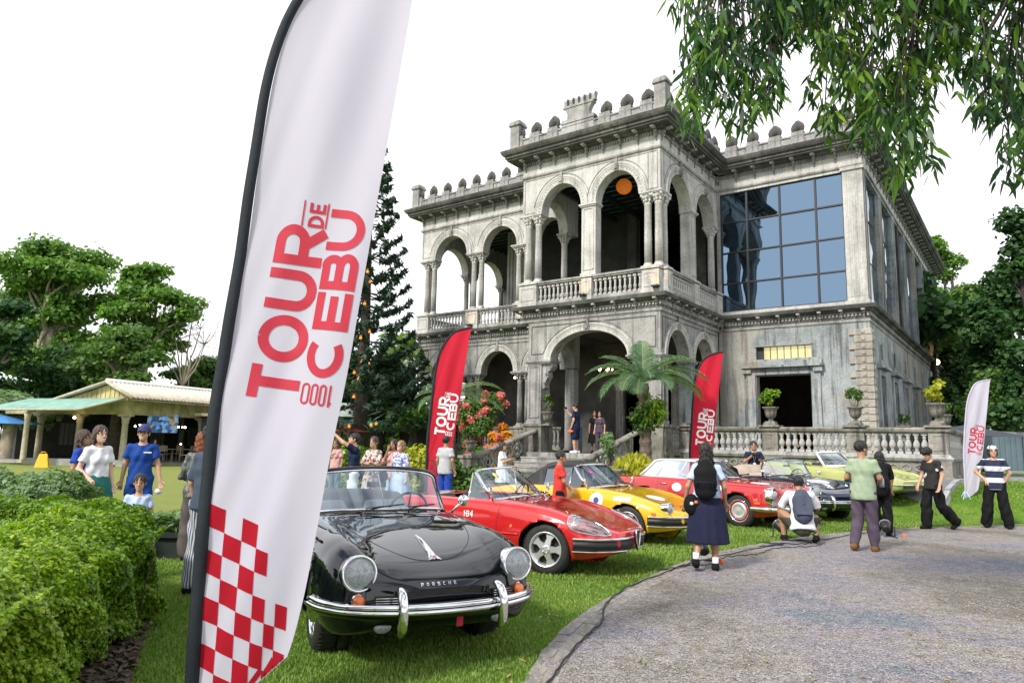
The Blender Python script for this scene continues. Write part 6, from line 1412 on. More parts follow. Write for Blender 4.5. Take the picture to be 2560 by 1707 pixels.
g = MB(); g.box((-.03,-.52,.38),(.02,.52,.45)); g.build('grille', MT['black_trim'], c6); g = MB(); g.grid([[(-.01, y, z) for y in np.linspace(-.52, .52, 7)] for z in np.linspace(.4, .55, 4)]); g.build('nose_panel', MT['paint_lime'], c6)
q = MB(); q.ball((-.02, -.40, .415), (.03, .06, .03), 10); q.build('fog_lamp', MT['lens_glass'], c6)
decal(c6, b, 'number_roundel', 'decal_white', (-.9, 0, 2), (0, 0, -1), (1, 0, 0), (0, 1, 0), .22, .26); decal(c6, b, 'screen_sticker', 'decal_orange', (-1.5, -.3, 2), (0, 0, -1), (1, 0, 0), (0, 1, 0), .05, .07)
# ---------------------------------------------------------------- people: one continuous skin mesh each (distance field, surface nets); clothes and hair are children
def rcone(X, a, b, ra, rb, sq=None):
    a, b = np.array(a, float), np.array(b, float); ab = b-a; t = np.clip(((X-a)@ab)/max(1e-9, ab@ab), 0, 1); d = X-a-t[..., None]*ab
    if sq is not None: d = d/np.array(sq)
    return np.sqrt((d*d).sum(-1))-(ra+(rb-ra)*t)
def ell(X, c, r):
    r = np.array(r, float); q = (X-np.array(c))/r; k = np.sqrt((q*q).sum(-1)); return (k-1)*r.min()
def smin(a, b, k=.03):
    h = np.clip(.5+.5*(b-a)/k, 0, 1); return b*(1-h)+a*h-k*h*(1-h)
def nets(fn, lo, hi, h):
    """surface nets of fn over the box lo..hi with step h"""
    lo, hi = np.array(lo, float), np.array(hi, float); n = np.maximum(4, np.ceil((hi-lo)/h).astype(int)+1)
    ax = [lo[i]+h*np.arange(n[i]) for i in range(3)]; X = np.stack(np.meshgrid(*ax, indexing='ij'), -1); D = fn(X).astype(np.float32)
    s = D < 0; c = np.stack([s[i:n[0]-1+i, j:n[1]-1+j, k:n[2]-1+k] for i in (0, 1) for j in (0, 1) for k in (0, 1)], 0); cnt = c.sum(0); act = (cnt > 0) & (cnt < 8)
    idx = -np.ones(act.shape, int); I = np.argwhere(act); idx[act] = np.arange(len(I)); P = np.zeros((len(I), 3)); W = np.zeros(len(I))
    co = [(i, j, k) for i in (0, 1) for j in (0, 1) for k in (0, 1)]
    for a in range(8):
        for b in range(a+1, 8):
            if sum(abs(x-y) for x, y in zip(co[a], co[b])) != 1: continue
            da = D[tuple((I+co[a]).T)]; db = D[tuple((I+co[b]).T)]; m = (da < 0) != (db < 0); t = np.where(m, da/np.where(m, da-db, 1), 0)
            p = np.array(co[a])+t[:, None]*(np.array(co[b])-np.array(co[a])); P += p*m[:, None]; W += m
    V = lo+h*(I+P/np.maximum(W, 1)[:, None]); F = []
    for d in range(3):
        e1, e2 = [(1, 2), (2, 0), (0, 1)][d]; sl0 = [slice(0, n[i]-1) for i in range(3)]
        A = s; B = np.roll(s, -1, d); m = (A != B); m[tuple(slice(n[d]-1, None) if i == d else slice(None) for i in range(3))] = False
        Q = np.argwhere(m); Q = Q[(Q[:, e1] > 0) & (Q[:, e2] > 0) & (Q[:, e1] < n[e1]-1) & (Q[:, e2] < n[e2]-1)]
        o1 = np.zeros(3, int); o1[e1] = 1; o2 = np.zeros(3, int); o2[e2] = 1
        f = np.stack([idx[tuple((Q-o1-o2).T)], idx[tuple((Q-o2).T)], idx[tuple(Q.T)], idx[tuple((Q-o1).T)]], 1); ok = (f >= 0).all(1); f = f[ok]; q = Q[ok]
        inn = A[tuple(q.T)]; f[~inn] = f[~inn][:, ::-1]; F.append(f)
    return V, np.concatenate(F)
def pmat(key, col, rough=.8, var=.12, scale=9, **k): return mat('cloth_'+key, col, rough, var, scale, spec=.2, bump=.25, bscale=14, **k)
def pattern_mat(name, base, inks, scale=22, thr=.5):
    m = bpy.data.materials.new(name); m.use_nodes = True; t = m.node_tree; b = t.nodes['Principled BSDF']; L = t.links.new; b.inputs['Roughness'].default_value = .85
    tc = t.nodes.new('ShaderNodeTexCoord'); v = node(t, 'ShaderNodeTexVoronoi', Scale=scale); L(tc.outputs['Object'], v.inputs['Vector']); s = node(t, 'ShaderNodeSeparateColor'); L(v.outputs['Color'], s.inputs[0])
    r = ramp(t, [(0, base)]+[(thr+(1-thr)*i/len(inks), c) for i, c in enumerate(inks)]); r.color_ramp.interpolation = 'CONSTANT'; L(s.outputs[0], r.inputs['Fac']); L(r.outputs['Color'], b.inputs['Base Color']); MT[name] = m; return m
def stripe_mat(name, c1, c2, freq, axis=0, duty=.5):
    m = bpy.data.materials.new(name); m.use_nodes = True; t = m.node_tree; b = t.nodes['Principled BSDF']; L = t.links.new; b.inputs['Roughness'].default_value = .85
    tc = t.nodes.new('ShaderNodeTexCoord'); sp = node(t, 'ShaderNodeSeparateXYZ'); L(tc.outputs['Object'], sp.inputs[0]); mu = node(t, 'ShaderNodeMath', operation='MULTIPLY'); mu.inputs[1].default_value = freq; L(sp.outputs[axis], mu.inputs[0])
    f = node(t, 'ShaderNodeMath', operation='FRACT'); L(mu.outputs[0], f.inputs[0]); r = ramp(t, [(0, c1), (duty, c2)]); r.color_ramp.interpolation = 'CONSTANT'; L(f.outputs[0], r.inputs['Fac']); L(r.outputs['Color'], b.inputs['Base Color']); MT[name] = m; return m
SKIN = {'a': mat('skin_a', (.50,.29,.19), .5, .08, 20), 'b': mat('skin_b', (.38,.20,.125), .5, .08, 20), 'c': mat('skin_c', (.60,.38,.28), .5, .08, 20)}
HAIR = {'black': mat('hair_black', (.012,.010,.010), .38, .3, 60, bump=.6, bscale=90), 'brown': mat('hair_brown', (.05,.025,.015), .4, .3, 60, bump=.6, bscale=90), 'red': mat('hair_red', (.20,.055,.02), .4, .3, 60, bump=.6, bscale=90), 'auburn': mat('hair_auburn', (.25,.13,.06), .4, .3, 60, bump=.6, bscale=90)}
def person(label, x, y, face, h=1.70, skin='a', hair=('black', 'short'), top=('white', 'short', .86), bottom=('navy', 'pants'), J=None, shoes='black', z=None, group=None, female=False, fat=1.0, extra=None, res=.014, head_turn=0, head_tilt=0, smile=False):
    """face: heading in degrees, 0 = toward the camera side (-Y), 90 = toward +X.  local frame: forward +y, the person's right +x"""
    z = hz(x, y) if z is None else z
    root = thing('person', label, 'person', (x, y, z), R(face+180), group); k = h/1.72; root.scale = (k, k, k)
    sh = .145 if female else .166; hp = .095
    j = dict(pelvis=(0,0,.93), waist=(0,.0,1.08), chest=(0,.0,1.27), neck=(0,-.01,1.45), head=(0,.02,1.60), rs=(sh,0,1.385), ls=(-sh,0,1.385), re=(sh+.06,-.02,1.13), le=(-sh-.06,-.02,1.13), rw=(sh+.07,.06,.89), lw=(-sh-.07,.06,.89),
        rh=(hp,0,.90), lh=(-hp,0,.90), rk=(hp+.01,.02,.49), lk=(-hp-.01,.02,.49), ra=(hp+.015,-.02,.09), la=(-hp-.015,-.02,.09)); j.update(J or {}); CU = {a: j.pop(a) for a in ('rcurl', 'lcurl') if a in j}
    j = {a: np.array(b, float) for a, b in j.items()}
    lower = j['pelvis']; tw = (1.0, .66, 1.0)
    def torso(X, g=0):
        d = rcone(X, j['pelvis'], j['waist'], .150*fat+g, .122*fat+g, (1, .72, 1)); d = smin(d, rcone(X, j['waist'], j['chest'], .122*fat+g, .150*(.93 if female else 1)*min(fat, 1.1)+g, (1, .70, 1)), .05)
        mid = (j['chest']+j['neck'])/2+np.array([0, 0, .02]); d = smin(d, rcone(X, j['chest'], mid, .150*(.9 if female else 1)+g, .085+g, (1, .75, 1)), .05)
        for s in 'rl': d = smin(d, rcone(X, mid, j[s+'s'], .060+g, .046+g), .035)
        if female:
            f = j['chest']+np.array([0, .085, -.02])
            for q in (-.065, .065): d = smin(d, ell(X, f+[q, 0, 0], (.048+g, .036+g, .05+g)), .04)
        return d
    def arm(X, s, g=0, upto=1.0):
        a, b, c = j[s+'s'], j[s+'e'], j[s+'w']; f = .9 if female else 1
        if upto <= 1: return rcone(X, a, a+(b-a)*upto, .048*f+g*.8, .048*f+g*1.5)
        d = rcone(X, a, b, .047*f+g, .040*f+g); return smin(d, rcone(X, b, b+(c-b)*(upto-1), .041*f+g, (.041+(.027-.041)*(upto-1))*f+g), .02)
    def leg(X, s, g=0, gk=0, upto=2.0):
        a, b, c = j[s+'h'], j[s+'k'], j[s+'a']; f = fat**.5
        if upto <= 1: return rcone(X, a, a+(b-a)*upto, .092*f+g, (.092+(.058-.092)*upto)*f+g+gk)
        d = rcone(X, a, b, .092*f+g, .057*f+g+gk*.6); return smin(d, smin(rcone(X, b, b+(c-b)*.35, .055+g+gk*.6, .058+g+gk*.8), rcone(X, b+(c-b)*.35, b+(c-b)*(upto-1), .058+g+gk*.8, .038+g+gk), .02), .02)
    hd = j['head']; ca, sa = math.cos(R(head_turn)), math.sin(R(head_turn)); ct, st_ = math.cos(R(head_tilt)), math.sin(R(head_tilt))
    Rz = np.array([[ca, -sa, 0], [sa, ca, 0], [0, 0, 1]]); Rx = np.array([[1, 0, 0], [0, ct, -st_], [0, st_, ct]]); HM = Rz@Rx; HS = 1.02 if h > 1.3 else 1.2
    def H(X): return (X-hd)@HM/HS          # into the head's frame
    def headf(X):
        q = H(X); d = ell(q, (0, -.01, .035), (.076, .096, .092)); d = smin(d, ell(q, (0, .022, -.045), (.056, .066, .072)), .035)
        d = smin(d, ell(q, (0, .092, -.018), (.012, .020, .014)), .012); d = smin(d, rcone(q, (0, .088, .02), (0, .098, -.014), .006, .010), .010)
        d = smin(d, ell(q, (0, .075, -.088), (.022, .018, .018)), .02); d = smin(d, ell(q, (0, .083, -.058), (.024, .010, .008)), .008)
        for s in (-1, 1): d = np.maximum(d, -ell(q, (s*.031, .095, .012), (.018, .012, .010))); d = smin(d, ell(q, (s*.079, -.005, -.008), (.010, .018, .030)), .008)
        return d
    bare = bottom[1] in ('shorts', 'skirt', 'dress')
    def body(X):
        d = torso(X, -.004)
        for s in 'rl': d = smin(d, arm(X, s, 0, 2), .02); d = smin(d, leg(X, s, -.004), .03)
        d = smin(d, rcone(X, j['neck']-[0, 0, .04], hd+HM@np.array([0, -.02, -.06]), .058 if not female else .048, .05 if not female else .043), .03); return smin(d, headf(X), .012)
    def feet(X, s, g=0):
        a = j[s+'a']; t = j.get(s+'t', a+np.array([0, .15, -.055])); hl = a+np.array([0, -.045, -.045]); d = rcone(X, hl, t, .040+g, .034+g); return smin(d, rcone(X, a, hl, .036+g, .040+g), .02)
    pts = np.array(list(j.values())); lo = pts.min(0)-[.19, .24, .12]; hi = pts.max(0)+[.19, .26, .17]
    V, F = nets(lambda X: smin(body(X), np.minimum(feet(X, 'r', -.006), feet(X, 'l', -.006)), .01), lo, hi, res)
    Vs, Fs, off = [V], [F], len(V)
    # head again, finer, and both hands with separate fingers: part of the same skin mesh
    hv, hf = nets(headf, hd-np.array([.13, .14, .15])*HS, hd+np.array([.13, .15, .16])*HS, .0075); Vs.append(hv); Fs.append(hf+off); off += len(hv)
    for s in 'rl':
        e, w_ = j[s+'e'], j[s+'w']; d = (w_-e); d /= np.linalg.norm(d); side = np.array([1. if s == 'r' else -1., 0, 0]); up_ = np.cross(side, d); up_ /= max(1e-6, np.linalg.norm(up_)); side = np.cross(d, up_)
        kk = .9 if female else 1; curl = CU.get(s+'curl', .35)
        nrm = -up_ if not (s+'palm' in j) else j[s+'palm']; lat = np.cross(d, nrm)
        def hand(X):
            q = rcone(X, w_+d*.0, w_+d*.075*kk, .024, .030, None); q = np.maximum(q, np.abs((X-w_)@nrm)-.016); q = smin(q, rcone(X, w_-d*.03, w_+d*.015, .027, .024), .015)
            for i, (o, L_) in enumerate(((-.028, .062), (-.010, .075), (.010, .070), (.027, .055))):
                b0 = w_+d*.085*kk+lat*o*kk; d1 = d*math.cos(curl)+nrm*math.sin(curl); d2 = d*math.cos(curl*2.6)+nrm*math.sin(curl*2.6); b1 = b0+d1*L_*.5*kk; b2 = b1+d2*L_*.55*kk
                q = smin(q, np.minimum(rcone(X, b0-d*.01, b1, .0095, .0085), rcone(X, b1, b2, .0085, .007)), .005)
            t0 = w_+d*.025-lat*.026; t1 = t0+(d*.6-lat*.6+nrm*.3)*.045; t2 = t1+(d*.85-lat*.1+nrm*.4)*.032; return smin(q, np.minimum(rcone(X, t0, t1, .013, .010), rcone(X, t1, t2, .010, .008)), .01)
        q = w_+d*.07; a, b = nets(hand, q-.12, q+.12, .0075); Vs.append(a); Fs.append(b+off); off += len(a)
    inst('body', np_mesh('body', np.concatenate(Vs), np.concatenate(Fs), SKIN[skin], True), root)
    def cloth(name, fn, m, lo_=lo, hi_=hi, r_=res):
        V, F = nets(fn, lo_, hi_, r_)
        if len(F): return inst(name, np_mesh(name, V, F, m, True), root)
    MC = lambda c: MT[c] if c in MT else MT['cloth_'+c]
    fold = lambda X: .007*np.sin(X[..., 2]*24+X[..., 0]*31+3*np.sin(X[..., 0]*9))+.006*np.sin(X[..., 0]*41+X[..., 2]*17+X[..., 1]*25)
    # upper garment
    tc_, sl_, hem = top[:3]
    def shirt(X):
        d = torso(X, .013); hemz = hem; tail = rcone(X, j['pelvis']-[0, 0, .06], j['waist'], .172*fat+.016, .150*fat+.012, (1, .76, 1)); d = smin(d, tail, .03); u = {'short': .62, 'elbow': .95, 'long': 1.93, 'none': 0}[sl_]
        if u:
            for s in 'rl':
                a = arm(X, s, .014 if u < 1 else .011, u); 
                if u < 1: ax = j[s+'e']-j[s+'s']; L_ = np.linalg.norm(ax); a = np.maximum(a, ((X-j[s+'s'])@ax)/L_-u*L_)
                d = smin(d, a, .025)
        d = d-fold(X)*.8; ax = j['chest']-j['pelvis']; ax = ax/np.linalg.norm(ax); d = np.maximum(d, (hemz-.93)-((X-j['pelvis'])@ax)); nk = j['neck']+np.array([0, .03, .03]); d = np.maximum(d, -ell(X, nk, (.082, .085, .075))); return d
    if bottom[1] != 'dress': cloth('shirt', shirt, MC(tc_))
    bc, bt = bottom[:2]; L_ = bottom[2] if len(bottom) > 2 else None
    if bt in ('pants', 'shorts'):
        up_to = 1.95 if bt == 'pants' else .82; gk = L_ or (.018 if bt == 'pants' else .035)
        def pants(X):
            d = rcone(X, j['pelvis']+[0, 0, -.02], j['pelvis']+[0, 0, .10], .152*fat, .138*fat, (1, .74, 1)); 
            for s in 'rl': d = smin(d, leg(X, s, .012, gk, up_to), .04)
            d = d-fold(X); d = np.maximum(d, X[..., 2]-(j['pelvis'][2]+.11)); return d
        cloth('trousers' if bt == 'pants' else 'shorts', pants, MC(bc))
    else:
        hemz = L_ or .5; wst = j['waist']
        def skirt(X):
            t = np.clip((wst[2]-X[..., 2])/(wst[2]-hemz), 0, 1); cx_ = wst[0]+((j['rk']+j['lk'])[0]/2-wst[0])*t; cy_ = wst[1]+((j['rk']+j['lk'])[1]/2-wst[1])*t; ang = np.arctan2(X[..., 1]-cy_, X[..., 0]-cx_)
            r = .135*fat+.055*np.minimum(t*3, 1)+.085*t+.010*np.sin(ang*11)*t; q = np.hypot((X[..., 0]-cx_), (X[..., 1]-cy_)/.78)-r; q = np.maximum(q*.8, np.maximum(X[..., 2]-wst[2], hemz-X[..., 2])); return q
        cloth('skirt' if bt == 'skirt' else 'dress', (lambda X: smin(skirt(X), np.maximum(shirt(X), wst[2]-.05-X[..., 2]), .03)) if bt == 'dress' else skirt, MC(bc))
    for s in 'rl':
        a = j[s+'a']; cloth('shoe', lambda X: np.maximum(feet(X, s, .010), X[..., 2]-(a[2]+.012)), MC(shoes), a-[.12, .14, .16], a+[.12, .30, .1], .011)
    # hair
    hc, hs = hair; X0 = hd
    def hairf(X):
        q = H(X); n = .004*np.sin(q[..., 0]*160+q[..., 2]*60)+.004*np.sin(q[..., 1]*130+q[..., 2]*90); d = ell(q, (0, -.018, .045), (.088, .104, .098))
        face_ = ell(q, (0, .10, -.035), (.070, .085, .095)); d = np.maximum(d, -face_); d = np.maximum(d, -.055-q[..., 2]+np.maximum(0, -q[..., 1])*-.2)
        if hs == 'curly': d = smin(d, ell(q, (0, .01, .085), (.10, .11, .065)), .02)+.010*np.sin(q[..., 0]*90)*np.sin(q[..., 1]*95)*np.sin(q[..., 2]*85)
        if hs in ('long', 'verylong'):
            dn = .28 if hs == 'long' else .46; b = smin(ell(q, (0, -.055, -.03), (.085, .065, .14)), rcone(q, (0, -.06, -.06), (0, -.085, -dn), .085, .05, (1, .55, 1)), .04); d = smin(d, np.maximum(b, -ell(q, (0, .07, -.05), (.072, .085, .13))), .03)
            for s in (-1, 1): d = smin(d, rcone(q, (s*.078, -.01, .01), (s*.085, -.01, -.12), .02, .016), .02)
        if hs == 'bun': d = smin(d, ell(q, (0, -.12, .03), (.04, .04, .04)), .02)
        if hs == 'bob': d = smin(d, np.maximum(ell(q, (0, -.035, -.02), (.098, .085, .11)), -ell(q, (0, .08, -.05), (.074, .09, .13))), .03)
        return d-n
    if hs != 'none': cloth('hair', hairf, HAIR[hc], hd-[.2, .24, .56 if hs == 'verylong' else .38], hd+[.2, .2, .2], .009 if hs == 'verylong' else .008)
    P = lambda a, b, c: tuple(hd+HM@np.array([a, b, c])*HS)
    for s in (-1, 1):
        e = MB(); e.ball(P(s*.031, .083, .012), (.0115, .0115, .0075), 8); e.build('eye', MT['black_trim'], root); e = MB(); e.tube([P(s*.018, .092, .030), P(s*.034, .090, .034), P(s*.050, .080, .030)], .0035, 5); e.build('eyebrow', HAIR['black'], root)
    e = MB(); e.tube([P(-.022, .086, -.056), P(-.010, .093, -.060 if not smile else -.063), P(.010, .093, -.060 if not smile else -.063), P(.022, .086, -.056)], [.002, .005, .005, .002], 6); e.build('mouth', mat('tooth', (.75,.7,.68), .4) if smile else mat('lips', (.35,.10,.09), .5), root)
    if extra: extra(root, j, P)
    return root
for k_, c_ in dict(white=(.72,.74,.78), teal=(.02,.14,.13), blue=(.012,.055,.26), navy=(.012,.018,.05), black=(.007,.007,.008), grey=(.42,.43,.46), sage=(.30,.38,.26), plum=(.085,.065,.095), red=(.62,.05,.04), darkbrown=(.06,.05,.045), brown=(.16,.08,.03), taupe=(.10,.085,.08), pink=(.55,.32,.32), lightblue=(.45,.55,.75), cobalt=(.02,.06,.35), petrol=(.05,.07,.10), skirt_navy=(.014,.017,.045), olive=(.07,.065,.045), bluegreen=(.06,.13,.17)).items(): pmat(k_, c_)
pattern_mat('floral', (.62,.58,.52), [(.35,.12,.14), (.12,.12,.14), (.5,.3,.25)], 26, .45); pattern_mat('bluefloral', (.70,.72,.80), [(.10,.13,.45), (.25,.3,.6)], 34, .5); pattern_mat('tee_print', (.015,.015,.016), [(.6,.6,.62)], 18, .93); pattern_mat('darkfloral', (.13,.13,.12), [(.06,.09,.09), (.22,.2,.18)], 30, .5)
stripe_mat('pinstripe', (.55,.58,.62), (.08,.10,.15), 38, 0, .45); stripe_mat('bandshirt', (.62,.64,.70), (.012,.02,.05), 4.2, 2, .42)

def glasses(root, j, P):
    m = MB()
    for s in (-1, 1): m.tube([P(s*.033+.021*math.cos(t), .097, .010+.016*math.sin(t)) for t in np.linspace(0, 2*PI, 14, endpoint=False)], .0025, 5, closed=True); m.tube([P(s*.055, .095, .012), P(s*.080, .0, .012)], .002, 5)
    m.tube([P(-.012, .098, .012), P(.012, .098, .012)], .002, 5); m.build('glasses', MT['black_trim'], root)
def cap(root, j, P):
    glasses(root, j, P); m = MB(); G = []
    for a in np.linspace(0, PI/2, 7): G.append([P(.090*math.cos(a)*math.cos(b), -.012+.108*math.cos(a)*math.sin(b), .055+.095*math.sin(a)) for b in np.linspace(0, 2*PI, 22, endpoint=False)])
    m.grid(G, closed_v=True); V = [[P(x, .085*math.sqrt(max(0, 1-(x/.085)**2))+.0+f*.075*math.sqrt(max(0, 1-(x/.09)**2)), .062-f*.012-abs(x)*.15) for f in (0, .5, 1)] for x in np.linspace(-.075, .075, 9)]; m.grid(V); m.build('cap', mat('cap_navy', (.03,.045,.16), .8), root)
def backpack(root, j, P, m='cloth_black', zc=1.22, w_=.15, h_=.23, y=-.20, tilt=0):
    M_ = Matrix.Translation((0, y, zc)) @ Matrix.Rotation(tilt, 4, 'X')
    V, F = nets(lambda X: np.maximum(ell(X, (0, 0, 0), (w_*1.15, .12, h_*1.2)), np.abs(X[..., 0])-w_)+.004*np.sin(X[..., 2]*40), (-.25, -.16, -.34), (.25, .16, .34), .012); o = inst('backpack', np_mesh('backpack', [tuple(M_ @ Vector(v)) for v in V], F, MT[m], True), root)
    q = MB(); q.tube([M_ @ Vector((-w_*.7, -.10, -h_*.5)), M_ @ Vector((-w_*.7, -.118, -h_*.1)), M_ @ Vector((w_*.7, -.118, -h_*.1)), M_ @ Vector((w_*.7, -.10, -h_*.5))], .008, 5); q.build('zip', MT['cloth_navy'], o)
    for s in (-1, 1): q = MB(); q.tube([M_ @ Vector((s*.09, .06, h_*.85)), Vector((s*.10, .03, 1.47+zc-1.22)), Vector((s*.13, .135, 1.32+zc-1.22)), Vector((s*.16, .06, 1.10+zc-1.22)), M_ @ Vector((s*.13, .05, -h_*.6))], .018, 6); q.build('strap', MT[m], root)
def item(name, label, cat, mb, m, loc, rot=(0, 0, 0)): return tag(mb.build(name, MT[m], None, loc, rot), label, cat)

HALF = dict()
# --- left group by the hedge
person('smiling woman in a white T-shirt and dark teal skirt beside the pale hedge', -5.72, 10.0, 58, 1.66, 'c', ('brown', 'long'), ('white', 'short', .84), ('teal', 'skirt', .52), dict(rw=(.21,.24,.99), re=(.235,-.03,1.12), rcurl=.6), female=True, smile=True)
person('person in a bright blue shirt hidden behind the woman in white', -6.25, 10.5, 100, 1.60, 'b', ('brown', 'long'), ('cobalt', 'short', .86), ('navy', 'pants'), female=True)
def hold_mask(root, j, P):
    q = MB(); w_ = j['lw']; q.ball((w_[0], w_[1]+.04, w_[2]-.16), (.055, .03, .045), 10); o = q.build('face_mask', MT['cloth_white'], root); q = MB(); q.box((-.16, .128, 1.305), (-.05, .135, 1.325)); q.build('chest_lettering', MT['decal_white'], root); cap(root, j, P)
person('smiling man in a blue T-shirt and navy cap holding a white face mask', -5.62, 11.0, 14, 1.70, 'a', ('black', 'short'), ('blue', 'short', .82), ('blue', 'pants', .03), dict(re=(.23,-.02,1.13), rw=(.25,.02,.89), le=(-.23,-.02,1.13), lw=(-.30,.06,.89)), extra=hold_mask, smile=True)
person('little boy in a white collared shirt between the hedge and the man in blue', -4.08, 8.0, 20, 1.07, 'a', ('black', 'short'), ('lightblue', 'short', .84), ('navy', 'shorts'), dict(head=(0,.02,1.66), rs=(.16,0,1.40), ls=(-.16,0,1.40)), fat=1.12, head_tilt=-8)
person('woman with red hair in a patterned dark jacket and wide taupe trousers', -3.98, 9.3, 200, 1.60, 'a', ('red', 'long'), ('darkfloral', 'long', .84), ('taupe', 'pants', .05), dict(re=(.22,.10,1.14), rw=(.05,.24,1.22), le=(-.24,.08,1.12), lw=(-.08,.25,1.05)), female=True, fat=1.05)
person('person in a dark grey-blue top and pinstriped trousers partly behind the white flag', -3.05, 7.35, 160, 1.66, 'a', ('black', 'curly'), ('petrol', 'elbow', .86), ('pinstripe', 'pants', .045), dict(re=(.20,.08,1.14), rw=(.04,.22,1.36)), female=True)
# --- pavilion guests
person('person in a teal shirt bending under the pavilion beside a column', -18.3, 37.0, 60, 1.35, 'b', ('brown', 'short'), ('bluegreen', 'short', .84), ('grey', 'pants'), res=.03)
# --- middle group
def phone_up(root, j, P):
    q = MB(); a = (j['rw']+j['lw'])/2; q.box((a[0]-.035, a[1]+.05, a[2]+.06), (a[0]+.035, a[1]+.058, a[2]+.20)); q.build('phone', MT['mirror_glass'], root)
def w_at(px, Y): return (px-1280)/1772.8*Y
person('man in a navy polo shirt photographing with both arms raised', w_at(897, 14.2), 14.2, -70, 1.68, 'a', ('black', 'short'), ('navy', 'short', .80), ('white', 'pants', .03), dict(re=(.14,.24,1.55), rw=(.06,.42,1.72), le=(-.14,.24,1.53), lw=(-.02,.42,1.70), rcurl=1.0, lcurl=1.0), extra=phone_up, head_tilt=15)
person('person in a pink top in the shade behind the man with raised arms', w_at(852, 19), 19, -20, 1.55, 'b', ('brown', 'long'), ('pink', 'short', .84), ('bluegreen', 'pants'), dict(re=(.2,.12,1.2), rw=(.04,.2,1.38)), female=True)
def bag(root, j, P):
    q = MB(); q.tube([(-.13,.03,1.46), (-.17,.10,1.2), (-.24,.0,.95)], .010, 5); q.ball((-.27, -.02, .88), (.07, .15, .13), 10); q.build('handbag', MT['black_vinyl'], root)
person('woman with folded arms in a long cream floral dress with a shoulder bag', w_at(945, 14.9), 14.9, -25, 1.62, 'a', ('brown', 'bun'), ('floral', 'elbow', .84), ('floral', 'dress', .35), dict(re=(.21,.08,1.13), rw=(-.06,.19,1.17), le=(-.21,.08,1.13), lw=(.06,.21,1.14)), female=True, extra=bag, fat=1.08)
person('older woman in a white and blue patterned blouse and pale skirt', w_at(1012, 14.9), 14.9, -30, 1.55, 'c', ('auburn', 'bob'), ('bluefloral', 'elbow', .80), ('lightblue', 'skirt', .45), dict(), female=True, fat=1.12, extra=glasses, smile=True, head_tilt=8)
person('person in a pink top with raised hand hidden behind the older woman', w_at(995, 15.7), 15.7, -30, 1.58, 'b', ('black', 'bob'), ('pink', 'elbow', .82), ('lightblue', 'pants'), dict(re=(.24,.1,1.16), rw=(.06,.14,1.50)), female=True)
person('man in a pale grey shirt and blue trousers just right of the first red flag', w_at(1122, 17.6), 17.6, 150, 1.68, 'b', ('black', 'short'), ('grey', 'short', .80), ('cobalt', 'pants', .03), dict(), fat=1.1)
def phone_front(root, j, P):
    q = MB(); a = j['rw']; q.box((a[0]-.10, a[1]+.05, a[2]+.04), (a[0]+.02, a[1]+.06, a[2]+.11)); q.build('phone', MT['black_trim'], root)
person('woman with long black hair in a short white dress at the stairs', w_at(1262, 19.6), 19.6, 75, 1.58, 'a', ('black', 'verylong'), ('white', 'short', .84), ('white', 'dress', .55), dict(re=(.2,.10,1.14), rw=(.08,.26,1.22), le=(-.19,.10,1.14), lw=(-.03,.27,1.2)), female=True, extra=phone_front)
def wpt(u, v): x, y = loc2w(u, v); return x, y
x_, y_ = wpt(-2.95, -.72)
def cam_up(root, j, P): q = MB(); a = j['rw']; q.box((a[0]-.06, a[1]+.03, a[2]+.06), (a[0]+.08, a[1]+.07, a[2]+.13)); q.build('phone', MT['black_trim'], root); q = MB(); a = j['lw']; q.ball((a[0]-.02, a[1]+.02, a[2]-.14), (.04, .12, .05), 8); q.build('orange_fan', MT['orange_plastic'], root)
person('man in a navy polo and shorts on the landing filming with one raised arm', x_, y_, -120, 1.74, 'a', ('black', 'short'), ('navy', 'short', .82), ('navy', 'shorts'), dict(re=(.16,.24,1.30), rw=(.10,.40,1.48), rcurl=1.0), shoes='white', z=1.26, extra=cam_up, fat=1.08, head_turn=10)
x_, y_ = wpt(-3.95, 2.4); person('person in black standing in the porch shade behind the filming man', x_, y_, -10, 1.66, 'b', ('black', 'long'), ('black', 'short', .84), ('black', 'skirt', .4), z=1.25, female=True, res=.02, group=None)
x_, y_ = wpt(-3.55, 2.1); person('person in a plum top with a lanyard right behind the filming man on the porch', x_, y_, -25, 1.62, 'a', ('black', 'bob'), ('plum', 'short', .84), ('plum', 'pants'), z=1.25, female=True, res=.02)
x_, y_ = wpt(2.3, 7.2); person('dim seated figure inside the dark doorway of the main block', x_, y_, -10, 1.45, 'b', ('black', 'short'), ('navy', 'short', .84), ('black', 'pants'), z=1.0, res=.025)
# --- between the cars
person('boy in a red T-shirt standing between the red and yellow cars', w_at(1405, 12.0), 12.0, 88, 1.44, 'b', ('black', 'short'), ('red', 'short', .84), ('black', 'shorts'), dict(re=(.2,.08,1.14), rw=(.16,.22,.98)))
def uniform(root, j, P):
    backpack(root, j, P); q = MB(); q.ball((-.20, -.10, .88), (.11, .07, .15), 12); o = q.build('small_bag', MT['cloth_black'], root)
    for dx, m in ((-.19, 'decal_white'), (-.13, 'decal_orange')): q = MB(); q.lathe([(.025, 0), (.025, .006), (.001, .008)], n=12, M=Matrix.Translation((dx, -.172, .90+(.02 if dx > -.15 else 0))) @ Matrix.Rotation(R(90), 4, 'X')); q.build('badge', MT[m], o)
    for s in 'rl': a = j[s+'a']; q = MB(); q.lathe([(.040, -.03), (.044, .02), (.043, .09)], (a[0], a[1], a[2]), 12); q.build('sock', MT['cloth_white'], root)
